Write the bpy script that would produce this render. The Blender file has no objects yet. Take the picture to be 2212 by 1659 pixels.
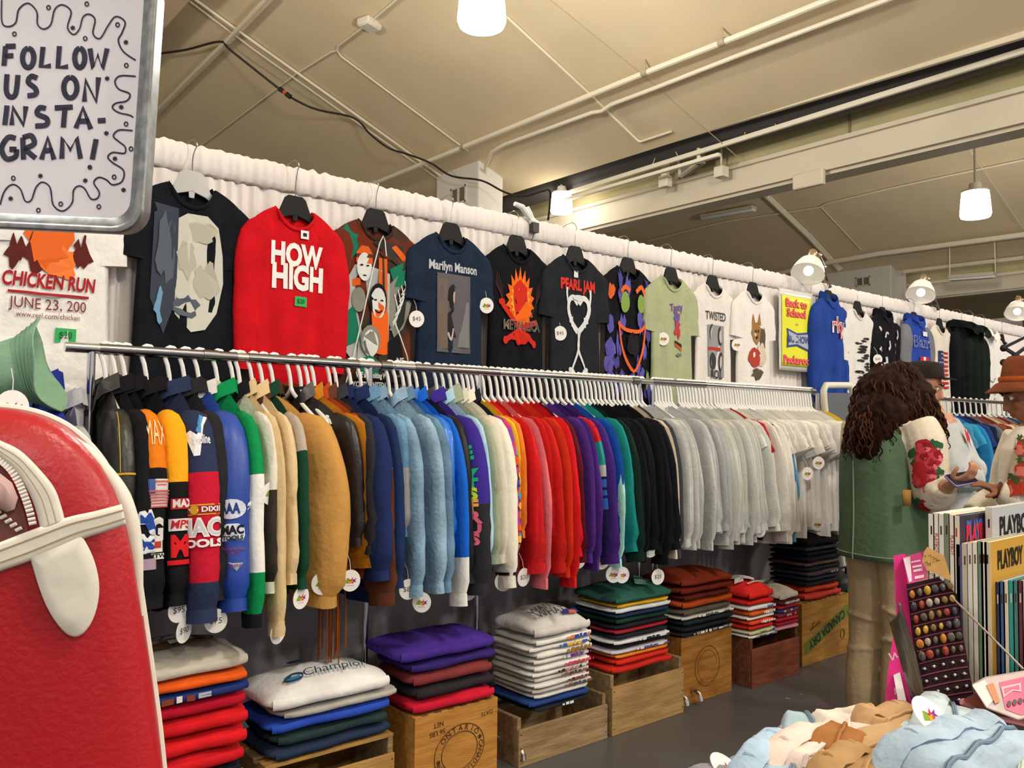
import bpy, bmesh, math, random
from mathutils import Vector, Matrix, noise as mnoise
from math import sin, cos, pi, radians, sqrt, atan2, tan
V = Vector
SC = bpy.context.scene
COL = SC.collection
random.seed(11)

# ------------------------------------------------------------------ camera
PW, PH, FOC = 2212, 1659, 1800.0
AZ, PIT, ROL = radians(50), radians(2.63), radians(0.6)
CAM = V((0, 0, 1.4))
_f0 = V((cos(AZ), sin(AZ), 0)); _r0 = V((sin(AZ), -cos(AZ), 0)); _u0 = V((0, 0, 1))
FWD = _f0 * cos(PIT) + _u0 * sin(PIT)
_u1 = _u0 * cos(PIT) - _f0 * sin(PIT)
RGT = _r0 * cos(ROL) + _u1 * sin(ROL)
UPV = _u1 * cos(ROL) - _r0 * sin(ROL)
cd = bpy.data.cameras.new('camera')
cd.sensor_fit = 'HORIZONTAL'; cd.sensor_width = 36; cd.lens = FOC * 36 / PW
cd.clip_start = 0.02; cd.clip_end = 200
cam = bpy.data.objects.new('camera', cd); COL.objects.link(cam)
cam.matrix_world = Matrix(((RGT.x, UPV.x, -FWD.x, CAM.x), (RGT.y, UPV.y, -FWD.y, CAM.y), (RGT.z, UPV.z, -FWD.z, CAM.z), (0, 0, 0, 1)))
SC.camera = cam

def ray(px, py): return FWD + RGT * ((px - PW / 2) / FOC) - UPV * ((py - PH / 2) / FOC)
def onD(px, py, d): return CAM + ray(px, py) * d
def onPl(px, py, p, n):
    r = ray(px, py); return CAM + r * ((V(p) - CAM).dot(V(n)) / r.dot(V(n)))
def onX(px, py, x): return onPl(px, py, (x, 0, 0), (1, 0, 0))
def onY(px, py, y): return onPl(px, py, (0, y, 0), (0, 1, 0))
def onZ(px, py, z): return onPl(px, py, (0, 0, z), (0, 0, 1))
def proj(p):
    q = V(p) - CAM; d = q.dot(FWD); return (PW / 2 + FOC * q.dot(RGT) / d, PH / 2 - FOC * q.dot(UPV) / d, d)

# ------------------------------------------------------------------ world, view
wd = bpy.data.worlds.new('hall_air'); SC.world = wd; wd.use_nodes = True
wd.node_tree.nodes['Background'].inputs[0].default_value = (1.0, 0.95, 0.89, 1)
wd.node_tree.nodes['Background'].inputs[1].default_value = 0.68
vs = SC.view_settings
vs.view_transform = 'Standard'; vs.look = 'None'; vs.gamma = 1; vs.use_curve_mapping = False
vs.exposure = 0.07
SC.cycles.use_denoising = True
SC.cycles.max_bounces = 6; SC.cycles.diffuse_bounces = 3; SC.cycles.glossy_bounces = 3; SC.cycles.transmission_bounces = 4
SC.cycles.sample_clamp_indirect = 6

# ------------------------------------------------------------------ hall lamps (light of the pendants built below, and bare unseen lights added outside the view)
LAMPS = []
def hall_light(x, y, z, power, name='high_bay_light'):
    l = bpy.data.lights.new(name, 'POINT'); l.energy = power; l.color = (1.0, 0.96, 0.90); l.shadow_soft_size = 0.22
    o = bpy.data.objects.new(name, l); COL.objects.link(o); o.location = (x, y, z); return o
# ------------------------------------------------------------------ materials
def lin(c):
    c /= 255.0
    return c / 12.92 if c <= 0.04045 else ((c + 0.055) / 1.055) ** 2.4
def rgb(h):
    h = h.lstrip('#'); return (lin(int(h[0:2], 16)), lin(int(h[2:4], 16)), lin(int(h[4:6], 16)), 1)
_mc = {}
def mat(h, rough=0.8, metal=0.0, var=0.0, vs=6.0, bump=0.0, bs=90.0, h2=None, sheen=0.0, em=0.0, spec=0.3, trans=0.0, alpha=1.0, stretch=None, name=None, det=3):
    key = (h, rough, metal, var, vs, bump, bs, h2, sheen, em, spec, trans, alpha, stretch)
    if key in _mc: return _mc[key]
    m = bpy.data.materials.new(name or 'surface_' + h.lstrip('#')); m.use_nodes = True
    nt = m.node_tree; n = nt.nodes; L = nt.links; b = n['Principled BSDF']
    b.inputs['Base Color'].default_value = rgb(h); b.inputs['Roughness'].default_value = rough
    b.inputs['Metallic'].default_value = metal; b.inputs['Specular IOR Level'].default_value = spec
    if sheen: b.inputs['Sheen Weight'].default_value = sheen
    if trans: b.inputs['Transmission Weight'].default_value = trans
    if alpha < 1: b.inputs['Alpha'].default_value = alpha
    if em:
        b.inputs['Emission Color'].default_value = rgb(h); b.inputs['Emission Strength'].default_value = em
    if var or h2 or bump:
        tc = n.new('ShaderNodeTexCoord'); src = tc.outputs['Object']
        if stretch:
            mp = n.new('ShaderNodeMapping'); mp.inputs['Scale'].default_value = stretch
            L.new(src, mp.inputs['Vector']); src = mp.outputs['Vector']
    if var or h2:
        t = n.new('ShaderNodeTexNoise'); t.inputs['Scale'].default_value = vs; t.inputs['Detail'].default_value = det
        L.new(src, t.inputs['Vector'])
        r = n.new('ShaderNodeValToRGB'); c = rgb(h)
        if h2: a0, a1 = c, rgb(h2)
        else: a0 = tuple(x * (1 - var) for x in c[:3]) + (1,); a1 = tuple(min(1, x * (1 + var)) for x in c[:3]) + (1,)
        r.color_ramp.elements[0].position = 0.32; r.color_ramp.elements[1].position = 0.68
        r.color_ramp.elements[0].color = a0; r.color_ramp.elements[1].color = a1
        L.new(t.outputs['Fac'], r.inputs['Fac']); L.new(r.outputs['Color'], b.inputs['Base Color'])
    if bump:
        t2 = n.new('ShaderNodeTexNoise'); t2.inputs['Scale'].default_value = bs; t2.inputs['Detail'].default_value = 2
        L.new(src, t2.inputs['Vector'])
        bm_ = n.new('ShaderNodeBump'); bm_.inputs['Strength'].default_value = bump; bm_.inputs['Distance'].default_value = 0.01
        L.new(t2.outputs['Fac'], bm_.inputs['Height']); L.new(bm_.outputs['Normal'], b.inputs['Normal'])
    _mc[key] = m; return m
def fab(h, var=0.10): return mat(h, 0.95, var=var, vs=9, bump=0.35, bs=45, spec=0.12)
def ink(h): return mat(h, 0.85, spec=0.15)
def wood(h, h2): return mat(h, 0.7, h2=h2, vs=5, stretch=(1.2, 9, 9), bump=0.25, bs=24, spec=0.2)
CHROME = mat('#c8c8cc', 0.16, 1.0); STEEL = mat('#9fa2a2', 0.35, 1.0, var=.15, vs=30)
WHITEPL = mat('#eeeeec', 0.35, spec=0.5); BLACKPL = mat('#101012', 0.55, spec=0.2)

# ------------------------------------------------------------------ mesh builder
class MB:
    def __init__(s): s.v = []; s.f = []; s.mi = []
    def add(s, vs, fs, m=0):
        o = len(s.v); s.v += [V(p) for p in vs]
        for f in fs: s.f.append([i + o for i in f]); s.mi.append(m)
        return s
    def box(s, c, d, m=0, R=None):
        c = V(c); x, y, z = d[0] / 2, d[1] / 2, d[2] / 2
        P = [V((i * x, j * y, k * z)) for k in (-1, 1) for j in (-1, 1) for i in (-1, 1)]
        if R is not None: P = [R @ p for p in P]
        return s.add([c + p for p in P], [(0, 2, 3, 1), (4, 5, 7, 6), (0, 1, 5, 4), (2, 6, 7, 3), (0, 4, 6, 2), (1, 3, 7, 5)], m)
    def bar(s, a, b, w, h, m=0, up=(0, 0, 1)):
        a = V(a); b = V(b); z = (b - a); l = z.length; z.normalize(); x = V(up).cross(z)
        if x.length < 1e-4: x = V((1, 0, 0)).cross(z)
        x.normalize(); y = z.cross(x); R = Matrix((x, y, z)).transposed()
        return s.box((a + b) / 2, (w, h, l), m, R)
    def loft(s, rings, m=0, caps=True, closed=False, mf=None):
        n = len(rings[0]); o = len(s.v)
        for r in rings: s.v += [V(p) for p in r]
        k = len(rings)
        for i in range(k if closed else k - 1):
            a = o + i * n; b = o + ((i + 1) % k) * n
            for j in range(n):
                s.f.append([a + j, a + (j + 1) % n, b + (j + 1) % n, b + j]); s.mi.append(mf(i) if mf else m)
        if caps and not closed:
            s.f.append([o + j for j in reversed(range(n))]); s.mi.append(mf(0) if mf else m)
            s.f.append([o + (k - 1) * n + j for j in range(n)]); s.mi.append(mf(k - 2) if mf else m)
        return s
    def tube(s, pts, r, n=8, m=0, caps=True, closed=False, sq=1.0, up=None):
        P = [V(p) for p in pts]; k = len(P); rr = r if isinstance(r, (list, tuple)) else [r] * k
        rings = []; nx = None
        for i in range(k):
            if closed: t = P[(i + 1) % k] - P[i - 1]
            else: t = P[min(i + 1, k - 1)] - P[max(i - 1, 0)]
            if t.length < 1e-9: t = V((0, 0, 1))
            t.normalize()
            if up is not None: nx = V(up) - t * V(up).dot(t)
            elif nx is None: nx = V((0, 0, 1)).cross(t) if abs(t.z) < 0.9 else V((1, 0, 0)).cross(t)
            else: nx = nx - t * nx.dot(t)
            if nx.length < 1e-6: nx = V((0, 1, 0)).cross(t)
            nx.normalize(); ny = t.cross(nx)
            rings.append([P[i] + nx * (rr[i] * cos(2 * pi * j / n)) + ny * (rr[i] * sq * sin(2 * pi * j / n)) for j in range(n)])
        return s.loft(rings, m, caps, closed)
    def lathe(s, prof, n=20, c=(0, 0, 0), R=None, m=0):
        c = V(c); rings = []
        for r, z in prof:
            ring = [V((r * cos(2 * pi * j / n), r * sin(2 * pi * j / n), z)) for j in range(n)]
            rings.append([c + (R @ p if R is not None else p) for p in ring])
        return s.loft(rings, m, True)
    def ball(s, c, r, n=12, m=0, R=None):
        r = (r, r, r) if not isinstance(r, (tuple, list)) else r
        c = V(c); rings = []
        for i in range(n + 1):
            a = pi * max(.02, min(.98, i / n)); ring = []
            for j in range(n): 
                p = V((r[0] * sin(a) * cos(2 * pi * j / n), r[1] * sin(a) * sin(2 * pi * j / n), -r[2] * cos(a)))
                ring.append(c + (R @ p if R is not None else p))
            rings.append(ring)
        return s.loft(rings, m)
    def plate(s, out, t, X=None, m=0):
        n = len(out); X = X or Matrix.Identity(4)
        A = [X @ V((p[0], p[1], t)) for p in out]; B = [X @ V((p[0], p[1], 0)) for p in out]
        fs = [list(range(n)), [n + i for i in reversed(range(n))]] + [[i, n + i, n + (i + 1) % n, (i + 1) % n][::-1] for i in range(n)]
        fs = [f if k < 2 else f[::-1] for k, f in enumerate(fs)]
        return s.add(A + B, fs, m)
    def poly(s, out, X=None, m=0, fn=None):
        P = [V((p[0], p[1], p[2] if len(p) > 2 else 0)) for p in out]
        if fn: P = [fn(p) for p in P]
        elif X is not None: P = [X @ p for p in P]
        return s.add(P, [list(range(len(P)))], m)
    def text(s, txt, size, X=None, m=0, fn=None, bold=0.0, shear=0.0, sx=1.0, al='CENTER', ext=0.0, dense=False):
        vs, fs = text_geo(txt, bold, shear, ext, al, dense)
        P = [V((p[0] * size * sx, p[1] * size, p[2])) for p in vs]
        if fn: P = [fn(p) for p in P]
        elif X is not None: P = [X @ p for p in P]
        return s.add(P, fs, m)
    def grid(s, nu, nv, fn, m=0, mf=None):
        o = len(s.v)
        for j in range(nv + 1):
            for i in range(nu + 1): s.v.append(V(fn(i / nu, j / nv)))
        for j in range(nv):
            for i in range(nu):
                a = o + j * (nu + 1) + i
                s.f.append([a, a + 1, a + nu + 2, a + nu + 1]); s.mi.append(mf(i, j) if mf else m)
        return s
    def build(s, name, mats, parent=None, smooth=True, world=True, ang=40, bevel=0, sub=0, solid=0):
        mats = mats if isinstance(mats, (list, tuple)) else [mats]
        me = bpy.data.meshes.new(name)
        vv = s.v
        if parent is not None and world:
            iv = WM[parent.name].inverted(); vv = [iv @ p for p in s.v]
        me.from_pydata(vv, [], s.f)
        for mm in mats: me.materials.append(mm)
        me.polygons.foreach_set('material_index', s.mi)
        if smooth:
            me.polygons.foreach_set('use_smooth', [True] * len(me.polygons))
            me.set_sharp_from_angle(angle=radians(ang))
        me.validate(); me.update()
        o = bpy.data.objects.new(name, me); COL.objects.link(o)
        if parent is not None: o.parent = parent
        WM[o.name] = WM[parent.name].copy() if parent is not None else Matrix.Identity(4)
        if solid:
            md = o.modifiers.new('thickness', 'SOLIDIFY'); md.thickness = solid; md.offset = -1
        if bevel:
            md = o.modifiers.new('edge', 'BEVEL'); md.width = bevel; md.segments = 2; md.limit_method = 'ANGLE'
        if sub:
            md = o.modifiers.new('round', 'SUBSURF'); md.levels = sub; md.render_levels = sub
        return o
WM = {}
_tg = {}
def text_geo(txt, bold, shear, ext, al, dense=False):
    k = (txt, bold, shear, ext, al, dense)
    if k in _tg: return _tg[k]
    cu = bpy.data.curves.new('lettering', 'FONT'); cu.body = txt; cu.size = 1; cu.offset = bold; cu.shear = shear; cu.extrude = ext
    cu.align_x = al; cu.align_y = 'CENTER'; cu.resolution_u = 3
    ob = bpy.data.objects.new('lettering', cu); COL.objects.link(ob)
    dg = bpy.context.evaluated_depsgraph_get(); me = bpy.data.meshes.new_from_object(ob.evaluated_get(dg))
    if dense:
        bm = bmesh.new(); bm.from_mesh(me); bmesh.ops.triangulate(bm, faces=bm.faces)
        for _ in range(4):
            lg = [e for e in bm.edges if e.calc_length() > 0.12]
            if not lg: break
            bmesh.ops.subdivide_edges(bm, edges=lg, cuts=1)
            bmesh.ops.triangulate(bm, faces=bm.faces)
        bm.to_mesh(me); bm.free()
    r = ([tuple(v.co) for v in me.vertices], [tuple(p.vertices) for p in me.polygons])
    bpy.data.objects.remove(ob); bpy.data.curves.remove(cu); bpy.data.meshes.remove(me)
    _tg[k] = r; return r

def tag(o, label, cat, group=None, kind=None):
    o['label'] = label; o['category'] = cat
    if group: o['group'] = group
    if kind: o['kind'] = kind
    return o
def thing(name, label, cat, loc=(0, 0, 0), R=None, group=None):
    o = bpy.data.objects.new(name, None); COL.objects.link(o); o.empty_display_size = 0.05
    M = Matrix.Translation(V(loc)) @ (R.to_4x4() if R is not None else Matrix.Identity(4))
    o.matrix_world = M; o.location = M.translation; o.rotation_euler = M.to_euler(); WM[o.name] = M.copy()
    return tag(o, label, cat, group)
def struct(o): o['kind'] = 'structure'; return o
def RZ(a): return Matrix.Rotation(a, 3, 'Z')
def RX(a): return Matrix.Rotation(a, 3, 'X')
def RY(a): return Matrix.Rotation(a, 3, 'Y')
def fr(o, x, y, z=None):
    x = V(x).normalized(); y = V(y); y = (y - x * y.dot(x)).normalized(); z = x.cross(y)
    return Matrix(((x.x, y.x, z.x, o[0]), (x.y, y.y, z.y, o[1]), (x.z, y.z, z.z, o[2]), (0, 0, 0, 1)))
def setmats(o, ms):
    ms = ms if isinstance(ms, (list, tuple)) else [ms]
    for i, sl in enumerate(o.material_slots):
        sl.link = 'OBJECT'; sl.material = ms[min(i, len(ms) - 1)]
def copytree(o, mats=None):
    c = o.copy(); COL.objects.link(c); WM[c.name] = WM[o.name].copy()
    for ch in [x for x in KIDS.get(o.name, [])]:
        d = ch.copy(); COL.objects.link(d); d.parent = c; WM[d.name] = Matrix.Identity(4)
        if mats: setmats(d, mats)
    return c
KIDS = {}
def arc(c, r, a0, a1, n, ax=(1, 0, 0), ay=(0, 0, 1)):
    c = V(c); ax = V(ax); ay = V(ay)
    return [c + ax * (r * cos(a0 + (a1 - a0) * i / n)) + ay * (r * sin(a0 + (a1 - a0) * i / n)) for i in range(n + 1)]
def spl(pts, n=6):
    P = [V(p if len(p) == 3 else (p[0], p[1], 0)) for p in pts]; out = []
    for i in range(len(P) - 1):
        p0 = P[max(i - 1, 0)]; p1 = P[i]; p2 = P[i + 1]; p3 = P[min(i + 2, len(P) - 1)]
        for k in range(n):
            t = k / n
            out.append(0.5 * ((2 * p1) + (p2 - p0) * t + (2 * p0 - 5 * p1 + 4 * p2 - p3) * t * t + (3 * p1 - p0 - 3 * p2 + p3) * t ** 3))
    return out + [P[-1]]
def nz(x, y=0.0, z=0.0): return mnoise.noise(V((x, y, z)))
# ------------------------------------------------------------------ the hall
CEIL = mat('#e6d1ab', 0.75, var=0.05, vs=0.8, spec=0.25)
BEAM = mat('#d6cab2', 0.7, var=0.04, vs=1.2, spec=0.25)
PIPE = mat('#e6dcc4', 0.5, spec=0.4)
DUCT = mat('#4a4644', 0.6, spec=0.3)
OLIVE = mat('#b9ad82', 0.85, h2='#a89c72', vs=1.4)
WALLM = mat('#d5cfc4', 0.8, var=0.04, vs=1.0)
SLOPE = 0.37
r_ = ray(1400, 325); _d = 8.7 / r_.x; ZV = CAM.z + _d * r_.z          # low edge of the first roof bay
PITCHX = 11.3
N1 = V((SLOPE, 0, 1)); P1 = (8.7, 0, ZV); P2 = (8.7 + PITCHX, 0, ZV)
def onC1(px, py, off=0.0): return onPl(px, py, (P1[0], 0, P1[2] - off), N1)
def onC2(px, py, off=0.0): return onPl(px, py, (P2[0], 0, P2[2] - off), N1)
YA, YB = -14.0, 20.0
def slab(x0, x1, name):
    m = MB(); xr = x1
    z0 = ZV + (xr - x0) * SLOPE
    m.add([(x0, YA, z0), (x1, YA, ZV), (x1, YB, ZV), (x0, YB, z0), (x0, YA, z0 + .2), (x1, YA, ZV + .2), (x1, YB, ZV + .2), (x0, YB, z0 + .2)],
          [(0, 1, 2, 3), (7, 6, 5, 4), (0, 4, 5, 1), (1, 5, 6, 2), (2, 6, 7, 3), (3, 7, 4, 0)])
    return struct(m.build(name, CEIL, smooth=False))
X0B = 8.7 - PITCHX + .85
slab(X0B, 8.7, 'ceiling')
slab(9.55, P2[0], 'ceiling')
slab(P2[0] + .85, P2[0] + PITCHX, 'ceiling')
slab(X0B - PITCHX, X0B - .85, 'ceiling')
# boarded upright face above each beam, and the beams
def zray(px, py, x): r = ray(px, py); return CAM.z + r.z * x / r.x
zb1 = zray(1400, 405, 9.5); zb0 = zray(1400, 460, 9.5)
for k in (-1, 0, 1):
    dx = k * PITCHX
    m = MB(); m.box((9.52 + dx, (YA + YB) / 2, (zb1 + ZV + 4.4) / 2), (.05, YB - YA, ZV + 4.4 - zb1))
    for i in range(10): m.box((9.485 + dx, YA + 1.5 + i * 2.5, (zb1 + ZV + 4.4) / 2), (.02, .03, ZV + 4.4 - zb1), 1)
    struct(m.build('trim_boards', [OLIVE, mat('#857b57', .85)], smooth=False))
    m = MB(); m.box((9.72 + dx, (YA + YB) / 2, (zb1 + zb0) / 2), (.44, YB - YA, zb1 - zb0))
    m.box((9.72 + dx, (YA + YB) / 2, zb0 - .02), (.30, YB - YA, .04)); m.box((9.47 + dx, (YA + YB) / 2, zb1 - .05), (.05, YB - YA, .05))
    struct(m.build('ceiling_beam', BEAM, smooth=False))
# rib across the first bay, upper left of the view
p = onC1(335, 60); xr = p.x
m = MB(); zr_ = ZV + (8.7 - xr) * SLOPE
m.box((xr - .3, (YA + YB) / 2, zr_ - .02), (.6, YB - YA, .34), 0, RY(math.atan(SLOPE)))
struct(m.build('ceiling_beam', mat('#c8ad90', .75, var=.04, vs=1.0), smooth=False))
# walls
m = MB(); m.box((12, 20.1, 6), (60, .2, 12)); struct(m.build('wall_back', WALLM, smooth=False))
m = MB(); m.box((32, 3, 6), (.2, 34, 12)); struct(m.build('wall_right', WALLM, smooth=False))
# floor
m = MB(); m.grid(20, 20, lambda u, v: (-8 + 40 * u, -14 + 34 * v, 0))
fl = m.build('floor', mat('#57585a', 0.34, h2='#4a4a4c', vs=0.9, det=6, spec=0.4), smooth=False); struct(fl)
# specks of paint and wear on the floor
rs = random.Random(3); m = MB()
for i in range(40):
    x = rs.uniform(1.5, 5); y = rs.uniform(1.2, 2.5); a = rs.uniform(.004, .016); b_ = rs.uniform(.003, .008); t = rs.uniform(0, 3)
    m.poly([(x + a * cos(t) * cos(q) - b_ * sin(t) * sin(q), y + a * sin(t) * cos(q) + b_ * cos(t) * sin(q), .0006) for q in [k * pi / 4 for k in range(8)]])
w = m.build('worn_specks', mat('#8b8c8c', .6), fl, smooth=False); w['kind'] = 'stuff'

# pilasters with vents
def pilaster(px, pyv, xw, d, wd_, dp, nm):
    c = onD(px, pyv, d); x, y = c.x, c.y
    m = MB(); m.box((x + wd_ / 2, y + dp / 2, 3.2), (wd_, dp, 6.4)); o = struct(m.build('column', WALLM, smooth=False, bevel=.02))
    return c
c1 = pilaster(1033, 440, 0, 13.0, .5, 1.15, 'a')
c2 = pilaster(1925, 620, 0, 20.0, .8, 2.0, 'b')
# lower wall block to the right of the first column
m = MB(); q0 = onD(1051, 430, 13.1); m.box((q0.x + .9, q0.y + 2.2, 2.45), (1.6, 2.0, 4.9)); struct(m.build('wall_block', WALLM, smooth=False))
def vent(x, px0, py0, px1, py1, label):
    a = onX(px0, py0, x - .01); b = onX(px1, py1, x - .01)
    cy, cz = (a.y + b.y) / 2, (a.z + b.z) / 2; wy, hz = abs(a.y - b.y), abs(a.z - b.z)
    t = thing('air_vent', label, 'vent', (x - .012, cy, cz))
    m = MB()
    for s in (-1, 1): m.box((x - .012, cy, cz + s * hz / 2), (.03, wy + .06, .03)); m.box((x - .012, cy + s * wy / 2, cz), (.03, .03, hz + .06))
    m.box((x - .014, cy, cz), (.03, .035, hz)); m.build('frame', mat('#c9c3b8', .6), t, smooth=False)
    m = MB()
    for k in range(9): m.box((x - .006, cy, cz - hz / 2 + hz * (k + .5) / 9), (.012, wy, hz / 13), 0, RY(.6))
    m.box((x + .002, cy, cz), (.006, wy, hz), 1)
    m.build('grille', [mat('#8a7c6c', .7), mat('#5e5448', .8)], t, smooth=False)
vent(c1.x, 976, 411, 1006, 434, 'double louvred air vent on the white column beside the near ceiling valley')
vent(c2.x, 1850, 601, 1879, 615, 'double louvred air vent on the farther white column behind the clamp lamps')

# ------------------------------------------------------------------ pipes, conduits and cables under the roof
def run(name, pts, r, label, cat, f=onC1, off=.08, m_=None, n=8, group=None):
    P = [f(x, y, off) if len(pt) == 2 else f(x, y, pt[2]) for pt in pts for x, y in [pt[:2]]]
    m = MB(); m.tube(P, r, n); return tag(m.build(name, m_ or PIPE), label, cat, group)
pp = run('ceiling_pipe', [(700, 438), (801, 399), (1000, 318), (1397, 156), (1560, 92), (1790, 0), (1890, -40)], .034, 'long straight white sprinkler pipe hung below the first sloped ceiling bay', 'pipe', off=.16)
for q in [(1000, 318), (1393, 157), (1560, 91)]:
    m = MB(); p = onC1(q[0], q[1], .16); m.tube([p, p + V((0, 0, .2))], .012, 6); m.lathe([(.045, -.04), (.045, .04)], 10, p, RX(pi / 2)); m.build('hanger_rod', mat('#a89c84', .6), pp)
run('ceiling_pipe', [(1050, 450), (1049, 360), (1062, 328), (1090, 312), (1280, 243), (1300, 240), (1320, 226), (1400, 196), (1600, 118), (1916, 0), (2000, -34)], .026, 'thinner white pipe that bends down along the near white column', 'pipe', off=.12)
run('conduit', [(420, -2), (560, 99), (740, 227), (952, 380)], .02, 'upper one of the paired white conduits crossing the left of the ceiling', 'conduit', off=.04)
run('conduit', [(410, 3), (550, 108), (730, 236), (945, 385)], .015, 'lower one of the paired white conduits crossing the left of the ceiling', 'conduit', off=.03)
run('conduit', [(300, 277), (330, 248), (422, 155), (500, 78), (582, -8)], .028, 'white conduit rising steeply at the upper left by the tray sign', 'conduit', off=.10)
run('conduit', [(930, -60), (856, 0), (800, 48), (775, 66), (729, 100), (728, 110), (737, 122), (860, 214), (1012, 327)], .014, 'thin white conduit that bends from the ceiling junction box to the column', 'conduit', off=.03)
run('conduit', [(1095, 37), (1274, 203), (1378, 304), (1384, 306), (1450, 284)], .016, 'thin white conduit running down from the big ceiling lamp to the valley', 'conduit', off=.03)
run('conduit', [(728, 110), (715, 113), (640, 160), (430, 318)], .010, 'thin conduit slanting down left toward the white curtain top', 'conduit', off=.02)
p = onC1(798, 52, .05); t = thing('junction_box', 'small white junction box on the ceiling conduit', 'junction box', p)
m = MB(); m.box(p, (.26, .2, .1), 0, RZ(.3)); m.build('box', mat('#ddd3bf', .6), t, bevel=.02); m = MB(); m.box(p - V((0, 0, .052)), (.22, .16, .012), 0, RZ(.3)); m.build('cover', mat('#e3dac8', .6), t)
# black extension cable drooping across the ceiling
cb = [(300, 117, .1), (330, 117, .12), (400, 108, .12), (475, 90, .12), (500, 110, .15), (610, 197, .35), (650, 222, .45), (690, 238, .4), (765, 255, .15), (800, 290, .3), (840, 320, .42), (880, 333, .3), (930, 352, .2), (975, 380, .4), (1040, 390, .6), (1090, 415, .8), (1130, 424, .8), (1170, 414, .7), (1187, 412, .6), (1188, 440, .7), (1184, 475, .8)]
P = spl([onC1(*c) for c in cb], 5); m = MB(); m.tube(P, .016, 6)
ca = thing('power_cable', 'black extension cable drooping across the ceiling from left to the near pendant lamp', 'cable', P[0])
m.build('cord', mat('#2a211e', .6), ca); a = onC1(603, 191, .33); b = onC1(628, 210, .4)
m = MB(); m.tube([a, a.lerp(b, .35)], .035, 8); m.tube([a.lerp(b, .6), b], .035, 8, 0); m.tube([a.lerp(b, .3), a.lerp(b, .65)], .028, 8, 1); m.build('plug_joint', [mat('#1d1918', .6), mat('#c2512e', .6)], ca)
# seams of the roof boards (thin battens)
bt = [([(1190, 0), (1400, 170), (1600, 345)], 'first'), ([(480, 100), (330, 0)], 'left')]
for pts, nm in bt[:1]:
    m = MB(); m.tube([onC1(x, y, .003) for x, y in pts], .006, 6); struct(m.build('trim_seam', mat('#b3a486', .8)))
# valley: duct, cable tray, strip
def yline(name, pa, pb, x, w, h, mt, label, cat, y1=None):
    a = onX(pa[0], pa[1], x); b = onX(pb[0], pb[1], x); b = a + (b - a) * 1.15
    m = MB(); m.bar(a, b, w, h); return tag(m.build(name, mt, smooth=False, bevel=.01), label, cat)
a = onX(1190, 405, 9.15); 
m = MB(); zd = zray(1400, 338, 9.1) + .1
m.tube([(9.15, y, zd + .02 * sin(y)) for y in [c * .5 for c in range(-26, 24)]], .27, 12)
tag(m.build('air_duct', DUCT), 'long dark round duct lying in the ceiling valley', 'duct')
yline('cable_tray', (1200, 425), (2212, 110), 9.0, .05, .065, PIPE, 'white cable tray hanging along the ceiling valley under the dark duct', 'tray')
yline('light_strip', (1200, 438), (1500, 350), 8.9, .07, .05, mat('#efe6cf', .5), 'short pale strip under the left end of the cable tray', 'strip')
yline('gutter_rail', (1190, 378), (2212, 72), 8.72, .06, .1, BEAM, 'pale rail along the lower edge of the first ceiling bay', 'rail')
m = MB()
for x, y in [(1440, 330), (1645, 262), (1765, 220), (1900, 178), (2050, 128), (2165, 90)]:
    p = onX(x, y, 9.0); q = p + V((0, 0, .35)); m.tube([p, q], .01, 5); m.tube([p + V((0, .25, -.1)), q], .006, 5); m.tube([p + V((0, -.2, -.1)), q + V((0, .05, 0))], .006, 5)
tag(m.build('tray_wires', mat('#cfc3a8', .6)), 'thin wire ties holding the white cable tray in the ceiling valley', 'wires')['kind'] = 'stuff'
# hanging framed box under the tray
p = onX(1497, 345, 9.25); t = thing('speaker_box', 'small grey framed box hung in the ceiling valley', 'box', p)
R = RZ(-.5); m = MB(); m.box(p, (.1, .62, .30), 0, R); m.build('face', mat('#8f8672', .7), t, bevel=.01)
m = MB()
for s in (-1, 1): m.box(p + R @ V((-.06, 0, s * .15)), (.04, .68, .04), 0, R); m.box(p + R @ V((-.06, s * .32, 0)), (.04, .04, .34), 0, R)
m.build('frame', PIPE, t)
m = MB(); p2 = onX(1437, 345, 9.2); m.box(p2, (.08, .1, .5)); m.box(p2 - V((0, 0, .32)), (.12, .16, .16)); tag(m.build('bracket_post', PIPE, bevel=.01), 'short white bracket post below the cable tray', 'bracket')
m = MB(); p2 = onX(1558, 325, 9.3); m.tube([p2 + V((0, 0, .5)), p2 - V((0, 0, .25))], .015, 6); m.box(p2 - V((0, 0, .3)), (.14, .14, .14)); tag(m.build('outlet_drop', PIPE), 'thin drop pole with a small outlet box in the valley', 'outlet')
# second bay: pipes, conduits, tubes
run('conduit', [(1400, 470), (1800, 370), (2212, 266), (2300, 244)], .03, 'white conduit along the foot of the pale beam over the far bay', 'conduit', lambda x, y, o: onX(x, y, 9.98))
run('conduit', [(1400, 520), (1560, 480), (1770, 448), (1785, 440), (1920, 408), (2050, 380), (2212, 346)], .022, 'pale conduit crossing the far ceiling bay past the lit pendant', 'conduit', onC2, .05)
run('conduit', [(1655, 424), (1745, 510), (1812, 582)], .05, 'thick pale pipe slanting down the far ceiling bay', 'pipe', onC2, .08)
run('conduit', [(1662, 424), (1752, 510), (1818, 581)], .03, 'thinner pipe beside the thick slanting pipe of the far bay', 'pipe', onC2, .06)
run('conduit', [(1772, 446), (1860, 540)], .012, 'thin conduit slanting down the far ceiling bay', 'conduit', onC2, .03)
run('conduit', [(2080, 300), (2140, 390), (2212, 495)], .012, 'thin conduit behind the far lit pendant', 'conduit', onC2, .03)
run('ceiling_pipe', [(1620, 605), (1774, 570), (1900, 548), (2212, 507), (2280, 498)], .06, 'white pipe spanning the lower part of the far ceiling bay', 'pipe', onC2, .2)
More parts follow.
